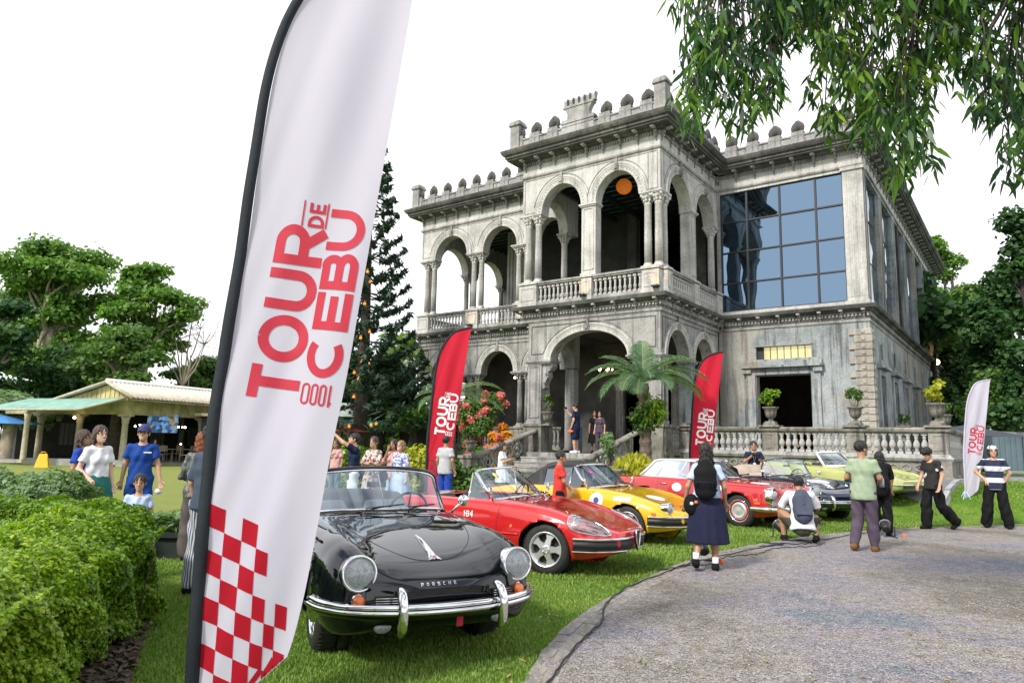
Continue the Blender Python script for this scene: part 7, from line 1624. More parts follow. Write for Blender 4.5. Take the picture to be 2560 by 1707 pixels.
person('student with long black hair, black backpack and navy skirt by the yellow car', 2.58, 9.42, 160, 1.60, 'b', ('black', 'verylong'), ('lightblue', 'short', .98), ('skirt_navy', 'skirt', .36), dict(re=(.24,-.03,1.13), rw=(.24,.07,.92), le=(-.25,-.06,1.12), lw=(-.30,.0,.88), rk=(.09,.05,.49), ra=(.10,.0,.09), lk=(-.10,.0,.49), la=(-.14,-.20,.16), lt=(-.15,-.06,.06)), female=True, fat=1.15, extra=uniform)
def camera_man(root, j, P):
    q = MB(); q.box((-.07, .22, 1.33), (.07, .29, 1.43)); q.tube([(0, .28, 1.38), (0, .40, 1.38)], .04, 12); q.build('camera', MT['black_trim'], root); q = MB(); q.tube([(-.05, .12, 1.45), (0, .15, 1.15), (.05, .12, 1.45)], .006, 4); q.box((-.035, .15, 1.03), (.035, .156, 1.15)); q.build('lanyard_badge', MT['decal_white'], root)
person('photographer in a dark shirt with white badge standing by the terrace wall', w_at(1883, 18.7), 18.7, -12, 1.66, 'b', ('black', 'short'), ('navy', 'short', .82), ('black', 'pants'), dict(re=(.24,.08,1.18), rw=(.04,.22,1.36), le=(-.26,.04,1.16), lw=(-.16,.26,1.20), rcurl=1.0), extra=camera_man, z=.08)
# crouching photographer seen from behind
def crouch_pack(root, j, P):
    V, F = nets(lambda X: np.maximum(ell(X, (0, 0, 0), (.175, .14, .30)), np.abs(X[..., 0])-.15)+.004*np.sin(X[..., 2]*40), (-.25, -.2, -.36), (.25, .2, .36), .012); M_ = Matrix.Translation((0, -.17, .60)) @ Matrix.Rotation(R(-18), 4, 'X'); o = inst('backpack', np_mesh('backpack', [tuple(M_ @ Vector(v)) for v in V], F, pmat('slate', (.07,.08,.12)), True), root)
    q = MB(); q.box((-.13, -.15, -.16), (.13, -.115, .14), M=M_); q.box((-.015, -.165, .0), (.015, -.15, .2), M=M_); q.build('pocket', MT['cloth_slate'], o)
    for s in (-1, 1): q = MB(); q.tube([M_ @ Vector((s*.09, .08, .24)), (s*.13, .10, .78), (s*.17, .08, .6), M_ @ Vector((s*.14, .05, -.18))], .016, 6); q.build('strap', MT['cloth_slate'], root)
    q = MB(); q.box((-.07, .40, .70), (.07, .46, .80)); q.tube([(0, .44, .75), (0, .58, .75)], .04, 12); q.build('camera', MT['black_trim'], root)
person('photographer crouching in a white T-shirt with a slate backpack beside the drive', 4.98, 12.35, 168, 1.72, 'b', ('black', 'short'), ('white', 'elbow', .84), ('olive', 'shorts'), dict(pelvis=(0,-.12,.30), waist=(0,-.10,.46), chest=(0,.0,.66), neck=(0,.10,.83), head=(0,.17,.96), rs=(.19,.05,.79), ls=(-.19,.05,.79), re=(.30,.16,.56), le=(-.30,.16,.56), rw=(.12,.36,.68), lw=(-.12,.36,.68), rh=(.10,-.10,.30), lh=(-.10,-.10,.30), rk=(.27,.22,.40), lk=(-.30,.20,.50), ra=(.20,-.14,.14), la=(-.26,.16,.09), rt=(.20,-.02,.04)), fat=1.12, extra=crouch_pack, head_turn=5, head_tilt=-10)
def polo_x(root, j, P): glasses(root, j, P); q = MB(); a = j['rw']; q.lathe([(.032, 0), (.034, .03), (.032, .13), (.014, .16), (.014, .18)], (a[0]+.02, a[1]+.06, a[2]-.10), 10); q.build('water_bottle', MT['lens_glass'], root)
person('bearded man in a sage green polo and plum trousers standing on the drive edge', 5.62, 11.45, 142, 1.70, 'b', ('black', 'short'), ('sage', 'short', .80), ('plum', 'pants', .022), dict(re=(.24,.04,1.15), rw=(.20,.24,1.10), le=(-.24,.02,1.14), lw=(-.16,.22,1.12), rk=(.10,.05,.49), ra=(.12,.06,.09), lk=(-.10,.02,.50), la=(-.14,-.12,.12)), shoes='brown', fat=1.08, extra=polo_x, head_turn=-40)
def dark_pack(root, j, P): backpack(root, j, P, zc=1.0, w_=.14, h_=.2, y=-.16)
person('woman in black with a backpack leaning forward behind the man in green', 7.0, 13.6, 150, 1.62, 'a', ('black', 'long'), ('black', 'elbow', .84), ('black', 'pants', .03), dict(waist=(0,.03,1.07), chest=(0,.11,1.24), neck=(0,.17,1.40), head=(0,.24,1.51), rs=(.16,.16,1.35), ls=(-.16,.16,1.35), re=(.2,.24,1.09), rw=(.17,.34,.86), le=(-.2,.24,1.1), lw=(-.12,.36,.9)), female=True, extra=dark_pack)
def tee(root, j, P):
    q = MB(); G = [[(x, .148-.5*x*x+(z-1.2)*-.12+.145, z) for x in np.linspace(-.11, .07, 5)] for z in (1.0, 1.1, 1.2, 1.3)]; q.grid(G); 
person('young man with curly hair in a black T-shirt striding with head down', 8.72, 14.85, -72, 1.66, 'a', ('black', 'curly'), ('tee_print', 'short', .84), ('black', 'pants', .055), dict(head=(0,.09,1.57), neck=(0,.03,1.43), re=(.24,.0,1.13), rw=(.22,.14,.92), le=(-.22,-.04,1.13), lw=(-.22,.06,.90), rk=(.09,.10,.50), ra=(.10,.10,.09), lk=(-.10,-.10,.50), la=(-.13,-.44,.17), lt=(-.13,-.34,.04)), head_tilt=-28)
def hat(root, j, P):
    m = MB(); G = [[P(.093*math.cos(a)*math.cos(b), -.02+.108*math.cos(a)*math.sin(b), .055+.085*math.sin(a)) for b in np.linspace(0, 2*PI, 20, endpoint=False)] for a in np.linspace(0, PI/2, 6)]; m.grid(G, closed_v=True); m.build('head_wrap', MT['decal_white'], root)
person('person in a navy and white striped shirt and white head wrap, one hand on hip', 10.35, 15.35, -32, 1.72, 'a', ('black', 'bob'), ('bandshirt', 'short', .80), ('black', 'pants', .05), dict(re=(.33,-.08,1.17), rw=(.16,.05,.98), le=(-.27,-.06,1.15), lw=(-.17,-.08,.95), rh=(.10,0,.9), rk=(.15,.02,.49), ra=(.20,.0,.09), lk=(-.13,.02,.49), la=(-.20,.0,.09)), extra=hat, head_turn=10)
# ---------------------------------------------------------------- foliage helpers (numpy)
def leaves(name, C, N, size, mat_, parent=None, aspect=2.2, droop=0, fold=.25, jitter=.6, segs=1):
    """leaf blades at points C with facing normals N; one mesh"""
    n = len(C); r = RNG.normal(0, 1, (n, 3))*jitter; Nn = N+r; Nn /= np.linalg.norm(Nn, axis=1, keepdims=True)
    a = RNG.normal(0, 1, (n, 3)); a -= (a*Nn).sum(1, keepdims=True)*Nn; a[:, 2] -= droop*2; a /= np.linalg.norm(a, axis=1, keepdims=True); b = np.cross(Nn, a); b /= np.maximum(1e-6, np.linalg.norm(b, axis=1, keepdims=True)); nn = np.cross(a, b)
    s = (size*RNG.uniform(.6, 1.3, n))[:, None]; L_ = s*.5*aspect**.5; W_ = s*.5/aspect**.5*1.2
    if segs == 1:
        V = np.stack([C-a*L_, C+b*W_+nn*W_*fold, C+a*L_, C-b*W_+nn*W_*fold], 1); F = np.array([[0, 1, 2, 3]])
        F = (F[None]+np.arange(n)[:, None, None]*4).reshape(-1, 4)
    else:
        dn = np.array([0, 0, -1.]); V = np.stack([C, C+a*L_*.8+b*W_, C+a*L_*.8-b*W_, C+a*L_*1.5+b*W_*.7+dn*L_*.25, C+a*L_*1.5-b*W_*.7+dn*L_*.25, C+a*L_*2.1+dn*L_*.7], 1)
        F = np.array([[0, 1, 3, 5], [0, 5, 4, 2]]); F = (F[None]+np.arange(n)[:, None, None]*6).reshape(-1, 4)
    return inst(name, np_mesh(name, V.reshape(-1, 3), F, MT[mat_]), parent)
def sphere_pts(n, up=.0):
    v = RNG.normal(0, 1, (n, 3)); v[:, 2] += up; return v/np.linalg.norm(v, axis=1, keepdims=True)
def limb(mb, a, b, r0, r1, bend=.15, n=6, k=7):
    a, b = np.array(a, float), np.array(b, float); d = np.linalg.norm(b-a); m = RNG.normal(0, bend*d*.4, 3); P = [a+(b-a)*t+m*math.sin(PI*t)+RNG.normal(0, .01*d, 3)*(0 < t < 1) for t in np.linspace(0, 1, n)]
    mb.tube([tuple(p) for p in P], list(np.linspace(r0, r1, n)), k); return P[-1]
def crown_pts(clumps, per, flat=.7, shell=.55):
    C, N = [], []
    for (c, r) in clumps:
        n = int(per*r*r) if per < 4000 else per; v = sphere_pts(n, .25); rr = r*RNG.uniform(shell, 1.05, (n, 1)); C.append(np.array(c)+v*rr*[1, 1, flat]+RNG.normal(0, .13*r, (n, 3))); N.append(v*.6+[0, 0, .7])
    return np.concatenate(C), np.concatenate(N)
def tree(name, label, x, y, z, trunk_h, clumps, leaf, size, per, trunk_r=.25, bark='bark', group=None, flat=.7, lean=(0, 0), shell=.5, aspect=1.7, jitter=.6):
    """clumps: (dx, dy, dz, r) relative to the foot"""
    t = thing(name, label, 'tree', (x, y, z), 0, group); m = MB(); top = (lean[0], lean[1], trunk_h); limb(m, (0, 0, -.3), top, trunk_r*1.25, trunk_r*.75, .04, 7, 10)
    for c in clumps: limb(m, (lean[0]*.8, lean[1]*.8, trunk_h*RNG.uniform(.75, 1)), (c[0], c[1], c[2]-c[3]*.2), trunk_r*.45, trunk_r*.08, .15)
    m.build('trunk', MT[bark], t); C, N = crown_pts([((c[0], c[1], c[2]), c[3]) for c in clumps], per, flat, shell); leaves('crown', C, N, size, leaf, t, aspect, jitter=jitter); return t
def rnd_clumps(n, cx, cz, rx, rz, r0, r1, ry=None, cy=0, bottom=-1):
    o = []
    for _ in range(n):
        v = sphere_pts(1)[0]; v[2] = max(v[2], bottom); f = RNG.uniform(.3, 1)**.5; o.append((cx+v[0]*rx*f, cy+v[1]*(ry or rx)*f, cz+v[2]*rz*f, RNG.uniform(r0, r1)))
    return o
def px(p, Y): return (p-1280)/1772.8*Y          # photo column to X at depth Y (for placing only)
def at(a, b, Y):          # point seen at photo column a, row b at depth Y (for placing only)
    v = rt2*(a-1280)+up2*(853.5-b)+fw*1772.8; v = v*(Y/v.y); return (v.x, Y, v.z+EYE)
def top(py, pxx, Y): return 1.55+((1108.6+(pxx-1280)*.0215)-py)*Y/1772.8

# ---------------------------------------------------------------- hedges
def hedge(label, path, wd, h, leafm, size, dens, name='hedge', wob=.06):
    P = catmull(path, 60); t = thing(name, label, 'hedge', (float(P[0][0]), float(P[0][1]), 0)); o = np.array([P[0][0], P[0][1], 0]); L_ = np.hypot(*np.diff(P, axis=0).T).sum()
    n = int(dens*L_*(2*h+wd)); s = RNG.uniform(0, 59, n); i = s.astype(int); f = (s-i)[:, None]; c = P[i]*(1-f)+P[np.minimum(i+1, 59)]*f; d = P[np.minimum(i+1, 59)]-P[i]; d /= np.linalg.norm(d, axis=1, keepdims=True); nx = np.stack([d[:, 1], -d[:, 0]], 1)
    a = RNG.uniform(0, PI, n); sup = np.sign(np.cos(a))*np.abs(np.cos(a))**.55; zz = np.abs(np.sin(a))**.5; dep = 1-RNG.uniform(0, .5, n)**2
    low = RNG.uniform(0, 1, n) < .45; zz = np.where(low, RNG.uniform(.12, .85, n), zz); sup = np.where(low, np.sign(sup), sup)
    endt = np.minimum(s, 59-s)/59*L_; er = np.sqrt(np.clip(1-((wd*.3-endt).clip(0)/(wd*.3))**2, 0.05, 1))
    bump = wob*(np.sin(c[:, 0]*9+zz*7)+np.sin(c[:, 1]*11+sup*5)+np.sin((c[:, 0]+c[:, 1])*23+zz*16+sup*9)*.7); rad = (wd/2+bump)*dep*er
    C = np.stack([c[:, 0]+nx[:, 0]*sup*rad, c[:, 1]+nx[:, 1]*sup*rad, zz*(h+bump*.7)*(1-.15*(1-er))*np.where(low, 1, dep)], 1)-o; N = np.stack([nx[:, 0]*sup, nx[:, 1]*sup, .35+zz*.9], 1)
    leaves('foliage', C, N, size, leafm, t, 1.6, jitter=.55)
    m = MB()
    for _ in range(int(L_*26)):
        k = RNG.integers(3, 57); q = P[k]-o[:2]+RNG.normal(0, wd*.17, 2); limb(m, (q[0], q[1], 0), (q[0]+RNG.normal(0, .06), q[1]+RNG.normal(0, .06), h*.7), .007, .004, .1, 4, 4)
    core = [[(P[k][0]-o[0]+nx_*wd*.27*math.cos(a_), P[k][1]-o[1]+ny_*wd*.27*math.cos(a_), h*.48+h*.33*math.sin(a_)) for a_ in np.linspace(0, 2*PI, 9, endpoint=False)] for k in range(4, 56, 3) for nx_, ny_ in [((P[k+1]-P[k])[1]/np.linalg.norm(P[k+1]-P[k]), -(P[k+1]-P[k])[0]/np.linalg.norm(P[k+1]-P[k]))]]
    m.grid(core, closed_v=True); m.build('stems', MT['bark_dark'], t); return t
hedge('bright green clipped hedge in front that curves away from the left corner', [(-2.60,2.4),(-2.78,3.5),(-3.12,4.7),(-3.35,5.7),(-3.50,6.35)], .94, .88, 'leaf_hedge', .026, 15000)
hedge('clipped green hedge running left behind the nearest hedge', [(-3.55,6.3),(-4.4,7.0),(-5.8,7.6),(-8.2,8.1)], .85, .88, 'leaf_hedge', .03, 8500)
hedge('low pale green variegated hedge behind the clipped hedge', [(-5.05,8.6),(-6.8,8.9),(-10.5,9.3)], 1.0, 1.06, 'leaf_pale', .05, 2600)
bd = MB(); f = catmull([(-1.85,2.2),(-1.98,3.4),(-2.35,4.6),(-2.75,5.6),(-3.1,6.3),(-4.0,7.0)], 40); k_ = catmull([(-9,2),(-9,3),(-9,4.5),(-9,6),(-9,7.5),(-9,8.6)], 40)
bd.grid([[(a[0]+(b[0]-a[0])*t+RNG.normal(0, .012), a[1]+(b[1]-a[1])*t, .012+RNG.uniform(0, .012)) for a, b in zip(f, k_)] for t in np.linspace(0, 1, 30)], smooth=False); tag(bd.build('soil_bed', MT['soil']), kind='structure')
n = 5200; yy = RNG.uniform(3.0, 7.2, n); xx = np.interp(yy, f[:, 1], f[:, 0])-RNG.uniform(-.03, .75, n); o = leaves('mulch', np.stack([xx, yy, np.full(n, .03)+RNG.uniform(0, .02, n)], 1), np.tile([0, 0, 1.], (n, 1)), .045, 'leaf_dry', aspect=2.4, jitter=.35); tag(o, 'dry brown leaf litter on the soil under the hedge', 'leaf litter', kind='stuff'); o.data.materials[0] = leaf_mat('litter', [(.05,.035,.025), (.09,.065,.045), (.15,.11,.075)], .8, .05)
pl_ = MB(); pl_.box((-.85, -.22, 0), (.85, .22, .05)); pl_.box((-.80, -.18, .05), (.80, .18, .27)); pl_.box((-.86, -.23, .27), (.86, .23, .33)); pt = thing('planter', 'long low dark planter with leafy ground plants behind the striped trousers', 'planter', (-4.05, 9.55, 0), R(2)); pl_.build('trough', mat('planter_dark', (.02,.03,.028), .5, .2), pt)
C = np.stack([RNG.uniform(-.8, .8, 1500), RNG.uniform(-.2, .2, 1500), .33+RNG.uniform(0, .22, 1500)], 1); leaves('plants', C, np.tile([0, 0, 1.], (1500, 1)), .07, 'leaf_pale', pt, 2.4, jitter=.9)

# ---------------------------------------------------------------- palms and cycads
def frond(mb_l, mb_s, base, d, L_, arch, nl=46, ll=.42, lw=.018, droop=.35, twist=0):
    """feather frond: base point, horizontal heading d (angle), length, arch = (start elevation, end elevation)"""
    n = 14; P = [np.array(base, float)]; 
    for i in range(n):
        e = arch[0]+(arch[1]-arch[0])*(i/(n-1)); P.append(P[-1]+L_/n*np.array([math.cos(e)*math.cos(d), math.cos(e)*math.sin(d), math.sin(e)]))
    P = np.array(P); mb_s.tube([tuple(p) for p in P], list(np.linspace(.018, .004, len(P))), 5); C = catmull(P, nl+8)
    side0 = np.array([-math.sin(d), math.cos(d), 0])
    for i in range(6, nl+6):
        t = C[min(i+1, len(C)-1)]-C[i-1]; t /= np.linalg.norm(t); f = (i-6)/nl; l = ll*math.sin(PI*min(1, .12+f*.95))**.6*RNG.uniform(.9, 1.08); upv = np.cross(side0, t); upv = upv if upv[2] > 0 else -upv
        for s in (-1, 1):
            q = side0*s*.75+t*.55+upv*.28+RNG.normal(0, .05, 3); q /= np.linalg.norm(q); a = C[i]; m_ = a+q*l*.55; e_ = a+q*l+np.array([0, 0, -droop*l]); w_ = t*lw
            mb_l.add([a-w_*.5, a+w_*.5, m_+w_, m_-w_, e_], [(0, 1, 2, 3), (3, 2, 4)])
def palm(name, label, x, y, z, th, tr, n, L_, lm, ll=.42, lw=.018, arcs=((1.2, -.5),), nl=46, droop=.35, bark='bark', dirs=None, lean=(0, 0)):
    t = thing(name, label, 'palm', (x, y, z)); m = MB(); k = 26; m.tube([(lean[0]*(i/k)**1.5, lean[1]*(i/k)**1.5, th*i/k-.05) for i in range(k+1)], [tr*(1.15+.22*(i % 2)+.25*(1-i/k)) for i in range(k+1)], 10, smooth=False); m.build('trunk', MT[bark], t)
    for i in range(n):
        a = dirs[i][0] if dirs else 2*PI*i/n+RNG.normal(0, .15); ar = dirs[i][1:3] if dirs else arcs[i % len(arcs)]; Lf = L_*(dirs[i][3] if dirs else RNG.uniform(.85, 1.1)); A, B = MB(), MB(); frond(A, B, (lean[0], lean[1], th), a, Lf, (ar[0], ar[1]), nl, ll, lw, droop); o = A.build('frond', MT[lm], t); B.build('rib', mat('rib', (.30,.30,.10), .5), o)
    return t
# big cycad in front of the steps: fronds as in the photograph (heading, start, end elevation, relative length)
cx_ = 3.80; cy__ = 19.9
CD = [(PI*.98, .75, -.55, 1.0), (PI*1.12, .35, -1.2, .95), (PI*.90, 1.0, .0, .85), (0.05, .70, -.75, 1.2), (-.25, .25, -.9, 1.0), (.25, 1.05, -.15, .95), (PI*.55, 1.35, .9, .75), (PI*.5, 1.5, 1.3, .72), (-PI*.35, .5, -1.1, .8), (-PI*.6, .4, -1.2, .85), (PI*1.3, .55, -1.2, .9), (-PI*.12, .9, -.3, 1.0), (PI*.75, .9, -.3, .9), (PI*.3, .9, -.2, .9), (PI*1.02, .55, -.9, 1.05), (.12, .45, -1.0, 1.15), (PI*1.5, .8, -.9, .7), (-.5, .6, -.8, .9)]
palm('cycad_palm', 'large cycad with blue green arching fronds and a rough trunk before the steps', cx_, cy__, .1, 3.25, .12, len(CD), 1.8, 'leaf_cycad', .50, .012, nl=66, dirs=CD, lean=(-.08, 0))
palm('cycad_palm', 'smaller dark cycad half hidden behind the first red flag', px(1128, 21.2), 21.2, .1, 2.75, .14, 12, 1.45, 'leaf_cycad', .42, .011, nl=54, dirs=[(.15, .8, -.5, 1.25), (-.2, .3, -.85, 1.3), (.5, .7, -.6, 1), (PI, .6, -.7, .8), (2.6, .8, -.3, .8), (-2.6, .3, -1, .8), (1.6, 1, .1, .7), (-1.3, .3, -1, .9), (3.5, .2, -1.1, .8), (.9, .9, -.2, .9), (2.1, 1.1, 0, .8), (-.7, .5, -.9, 1)])
t = thing('staghorn_fern', 'bright green fern and orchid clump fastened to the cycad trunk', 'fern', (cx_+.02, cy__-.15, 2.45)); C = RNG.normal(0, 1, (420, 3))*[.15, .12, .16]; leaves('fern_leaves', C+[.12, 0, .12], C+[.2, -.2, .4], .12, 'leaf_hedge', t, 4, droop=.3, segs=2); C = RNG.normal(0, 1, (700, 3))*[.17, .14, .17]; leaves('dark_leaves', C+[-.14, 0, -.12], C, .09, 'leaf_dark', t, 1.6)
for i, (x, y, h_) in enumerate(((px(1030, 36), 36, 5.6), )):
    palm('coconut_palm', 'pale feathery coconut palm behind the left corner of the mansion', x, y, 0, h_, .16, 16, 2.5, 'leaf_coconut', .7, .05, ((1.3, -.3), (.9, -.9), (.5, -1.2)), 40, .7, 'bark_pale')

# ---------------------------------------------------------------- potted plants, shrubs
def urn_mesh(r=.24, h=.5):
    m = MB(); m.box((-r*.62, -r*.62, 0), (r*.62, r*.62, h*.10)); m.lathe([(r*.50, h*.10), (r*.26, h*.18), (r*.24, h*.26), (r*.42, h*.32), (r*.62, h*.42), (r*.72, h*.62), (r*.78, h*.86), (r*1.0, h*.93), (r*1.04, h), (r*.9, h), (r*.8, h*.9)], n=20); return m.mesh('urn', MT['stone_old'])
URN = urn_mesh(); BOWL = None
def potted(label, p, rz, leafm, n, spread, size, s=1.0, hh=.35, group=None, up=0, cat='potted plant', aspect=1.8):
    t = thing('potted_plant', label, cat, p, rz, group, s); inst('urn', URN, t); c = rnd_clumps(9, 0, .55+hh*.6, spread*.7, hh*.55, spread*.28, spread*.45); C, N = crown_pts([((a, b, z), r) for a, b, z, r in c], 1, .9, .3) if 0 else (None, None)
    v = sphere_pts(n, .2); k = RNG.integers(0, 9, n); cc = np.array([q[:3] for q in c])[k]; rr = np.array([q[3] for q in c])[k][:, None]; leaves('foliage', cc+v*rr*RNG.uniform(.3, 1, (n, 1)), v+[0, 0, .5], size, leafm, t, aspect)
    m = MB()
    for a, b, z, r in c: limb(m, (0, 0, .42), (a, b, z), .012, .005, .2, 5, 5)
    m.build('stems', MT['bark'], t); return t
def onp(u, v, z): x, y = loc2w(u, v); return (x, y, z)
G = 'stone urns along the terrace rail'
potted('round green shrub in a stone urn before the dark doorway', onp(3.11, 1.62, 2.4), -YAW, 'leaf_hedge', 900, .36, .085, 1.05, .42, G)
potted('thin leggy shrub in a stone urn before the quoined corner', onp(5.67, 1.62, 2.4), -YAW, 'leaf_mid', 420, .30, .08, 1.0, .48, G)
potted('yellow leaved shrub in a large stone urn on the terrace corner', onp(7.85, 1.62, 2.4), -YAW, 'leaf_yellow', 500, .34, .085, 1.15, .40, G)
potted('green shrub in a smaller stone urn behind the corner urn', onp(7.9, 3.4, 2.3), -YAW, 'leaf_mid', 320, .25, .08, .85, .35, G)
potted('dim stone urn with a small plant on the floor by the flank wall', onp(6.7, 3.9, 1.9), -YAW, 'leaf_dark', 240, .25, .08, 1.0, .3, G)
potted('leafy green plant in a stone urn on the left porch pier pedestal', onp(-4.55, -.1, 2.25), -YAW, 'leaf_mid', 700, .27, .08, 1.0, .50)
potted('reddish green bushy plant in a stone urn at the right of the stairs', onp(-.85, .55, 2.3), -YAW, 'leaf_mid', 900, .38, .07, 1.05, .55)
potted('pink flowering plant in a stone urn on the left newel post', onp(-5.1, -3.9, 1.14), -YAW, 'leaf_mid', 500, .34, .09, .95, .45)
potted('pale leafy plant rising from a pot beside the right stair rail', (2.85, 19.9, .35), 0, 'leaf_pale', 700, .30, .07, 1.3, .55)
t = thing('potted_plant', 'yellow green weeping plant spilling from a large grey pot before the steps', 'potted plant', (2.95, 19.2, .35), 0); m = MB(); m.lathe([(.12, 0), (.14, .1), (.2, .2), (.27, .5), (.33, .55), (.33, .6), (.27, .6)], n=20); m.build('pot', MT['stone_old'], t); v = sphere_pts(1500, .6); leaves('foliage', v*[.62, .34, .42]*RNG.uniform(.5, 1, (1500, 1))+[.42, 0, .50], v+[0, 0, .5], .14, 'leaf_yellow', t, 5, droop=.8)
def bush(label, x, y, z, rx, rz, leafm, n, size, name='bush', cat='bush', ry=None, flowers=None, aspect=1.8):
    t = thing(name, label, cat, (x, y, z)); c = rnd_clumps(14, 0, rz*.55, rx*.75, rz*.5, rx*.25, rx*.42, ry or rx*.7); v = sphere_pts(n, .2); k = RNG.integers(0, 14, n); cc = np.array([q[:3] for q in c])[k]; rr = np.array([q[3] for q in c])[k][:, None]; leaves('foliage', cc+v*rr*RNG.uniform(.4, 1, (n, 1)), v+[0, 0, .5], size, leafm, t, aspect)
    m = MB(); [limb(m, (a*.2, b*.2, 0), (a, b, q), .03, .008, .15, 5, 5) for a, b, q, r in c]; m.build('stems', MT['bark'], t)
    if flowers:
        fm, nf, fs = flowers
        for i in range(nf):
            a, b, q, r = c[i % 14]; w_ = sphere_pts(1, .3)[0]; w_[1] = -abs(w_[1]); p = np.array([a, b, q])+w_*r*1.0; u_ = sphere_pts(70, .2); leaves('flower_cluster', p+u_*[fs, fs*.8, fs]*RNG.uniform(.3, 1, (70, 1)), u_, .09, fm, t, 1.3)
    return t
bx_, by_ = wpt(-6.9, -1.0); bush('tall shrub full of salmon pink flower clusters left of the stairs', bx_, by_, .3, 1.25, 3.0, 'leaf_mid', 5200, .12, 'flowering_shrub', 'shrub', 1.0, ('leaf_pink', 34, .17))
bx_, by_ = wpt(-5.75, -1.3); bush('orange and yellow variegated shrub beside the stair rail', bx_, by_, .3, .62, 1.9, 'leaf_orange', 1500, .15, 'croton_shrub', 'shrub', None, ('leaf_pink', 5, .15), 3)
for i, (p_, Y, r_, h_, l_) in enumerate(((845, 24, 1.6, 1.1, 'low yellow green shrubs behind the man with raised arms'), (985, 25, 1.5, 1.3, 'green shrub behind the woman in the floral dress'), (1065, 22, .9, 1.2, 'shrub with yellow tips just left of the first red flag'), (1148, 20.6, .8, 1.0, 'dark round shrub between the red flag and the newel'))):
    bush(l_, px(p_, Y), Y, 0, r_, h_, ('leaf_yellow', 'leaf_hedge', 'leaf_yellow', 'leaf_mid')[i] if i in (2,) else ('leaf_hedge', 'leaf_mid', 'leaf_hedge', 'leaf_mid')[i], 1500, .13)
bush('grassy green undergrowth at the foot of the cycad', 3.9, 19.4, .1, 1.0, .55, 'leaf_hedge', 1300, .16, aspect=4)

# ---------------------------------------------------------------- trees
BG = 'trees behind the left lawn'
def layered(label, p_, Y, topy, halfw, low, n, leafm='leaf_tree', size=.28, per=300, trunk=.45, bark='bark_pale', seed=None, group=BG, name='rain_tree', flat=.28):
    x = px(p_, Y); H_ = top(topy, p_, Y); W_ = halfw*Y/1772.8; L0 = top(low, p_, Y); cl = []
    n = int(n*1.7)
    for i in range(n):
        f = (i+.5)/n; zz = L0+(H_-L0-.8)*f; ww = W_*math.sqrt(max(.08, 1-(abs(f-.42)/.62)**2)); a = RNG.uniform(0, 2*PI); rr = ww*RNG.uniform(.15, .8); cl.append((rr*math.cos(a), rr*math.sin(a)*.6, zz, RNG.uniform(.14, .27)*W_+.4))
    return tree(name, label, x, Y, 0, L0+(H_-L0)*.35, cl, leafm, size, per, trunk, bark, group, flat)
layered('broad layered tree with a pale trunk at the far left', 115, 52, 585, 205, 930, 26, trunk=.55)
layered('layered tree with feathery upper branches right of the broad one', 355, 50, 640, 130, 900, 20)
layered('dense mid green tree drooping over the pavilion roof', 295, 46, 790, 130, 1000, 14, 'leaf_mid')
layered('dark tree at the left edge behind the blue umbrella', -30, 44, 720, 130, 1020, 12, 'leaf_dark')
layered('tree just left of the big white flag behind the bare branches', 520, 56, 880, 110, 1020, 10, 'leaf_mid')
layered('low olive tree under the bare branches by the flag pole', 462, 54, 905, 75, 1025, 9, 'leaf_mid')
layered('olive green tree hidden behind the white flag', 660, 58, 840, 140, 1020, 12, 'leaf_mid')
layered('bushy dark tree behind the pavilion', 190, 49, 850, 170, 1050, 14, 'leaf_dark')
layered('low bright tree over the left end of the pavilion', 40, 41, 960, 120, 1060, 9, 'leaf_pale', .32)
t = thing('bare_tree', 'nearly leafless pale branching tree left of the white flag', 'tree', (px(470, 50), 50, 0), 0, BG); m = MB(); e = limb(m, (0, 0, 0), (-.3, 0, 5), .2, .14)
for _ in range(9):
    q = limb(m, e, (e[0]+RNG.uniform(-2.6, 2.6), e[1]+RNG.normal(0, .6), e[2]+RNG.uniform(1.5, 5.0)), .07, .03)
    for _ in range(7): q2 = limb(m, q, q+np.array([RNG.uniform(-1.4, 1.4), RNG.normal(0, .4), RNG.uniform(-.2, 1.7)]), .025, .012, .2, 5, 4); [limb(m, q2, q2+RNG.normal(0, .5, 3), .012, .006, .2, 4, 3) for _ in range(3)]
m.build('branches', MT['bark_pale'], t)['kind'] = 'stuff'
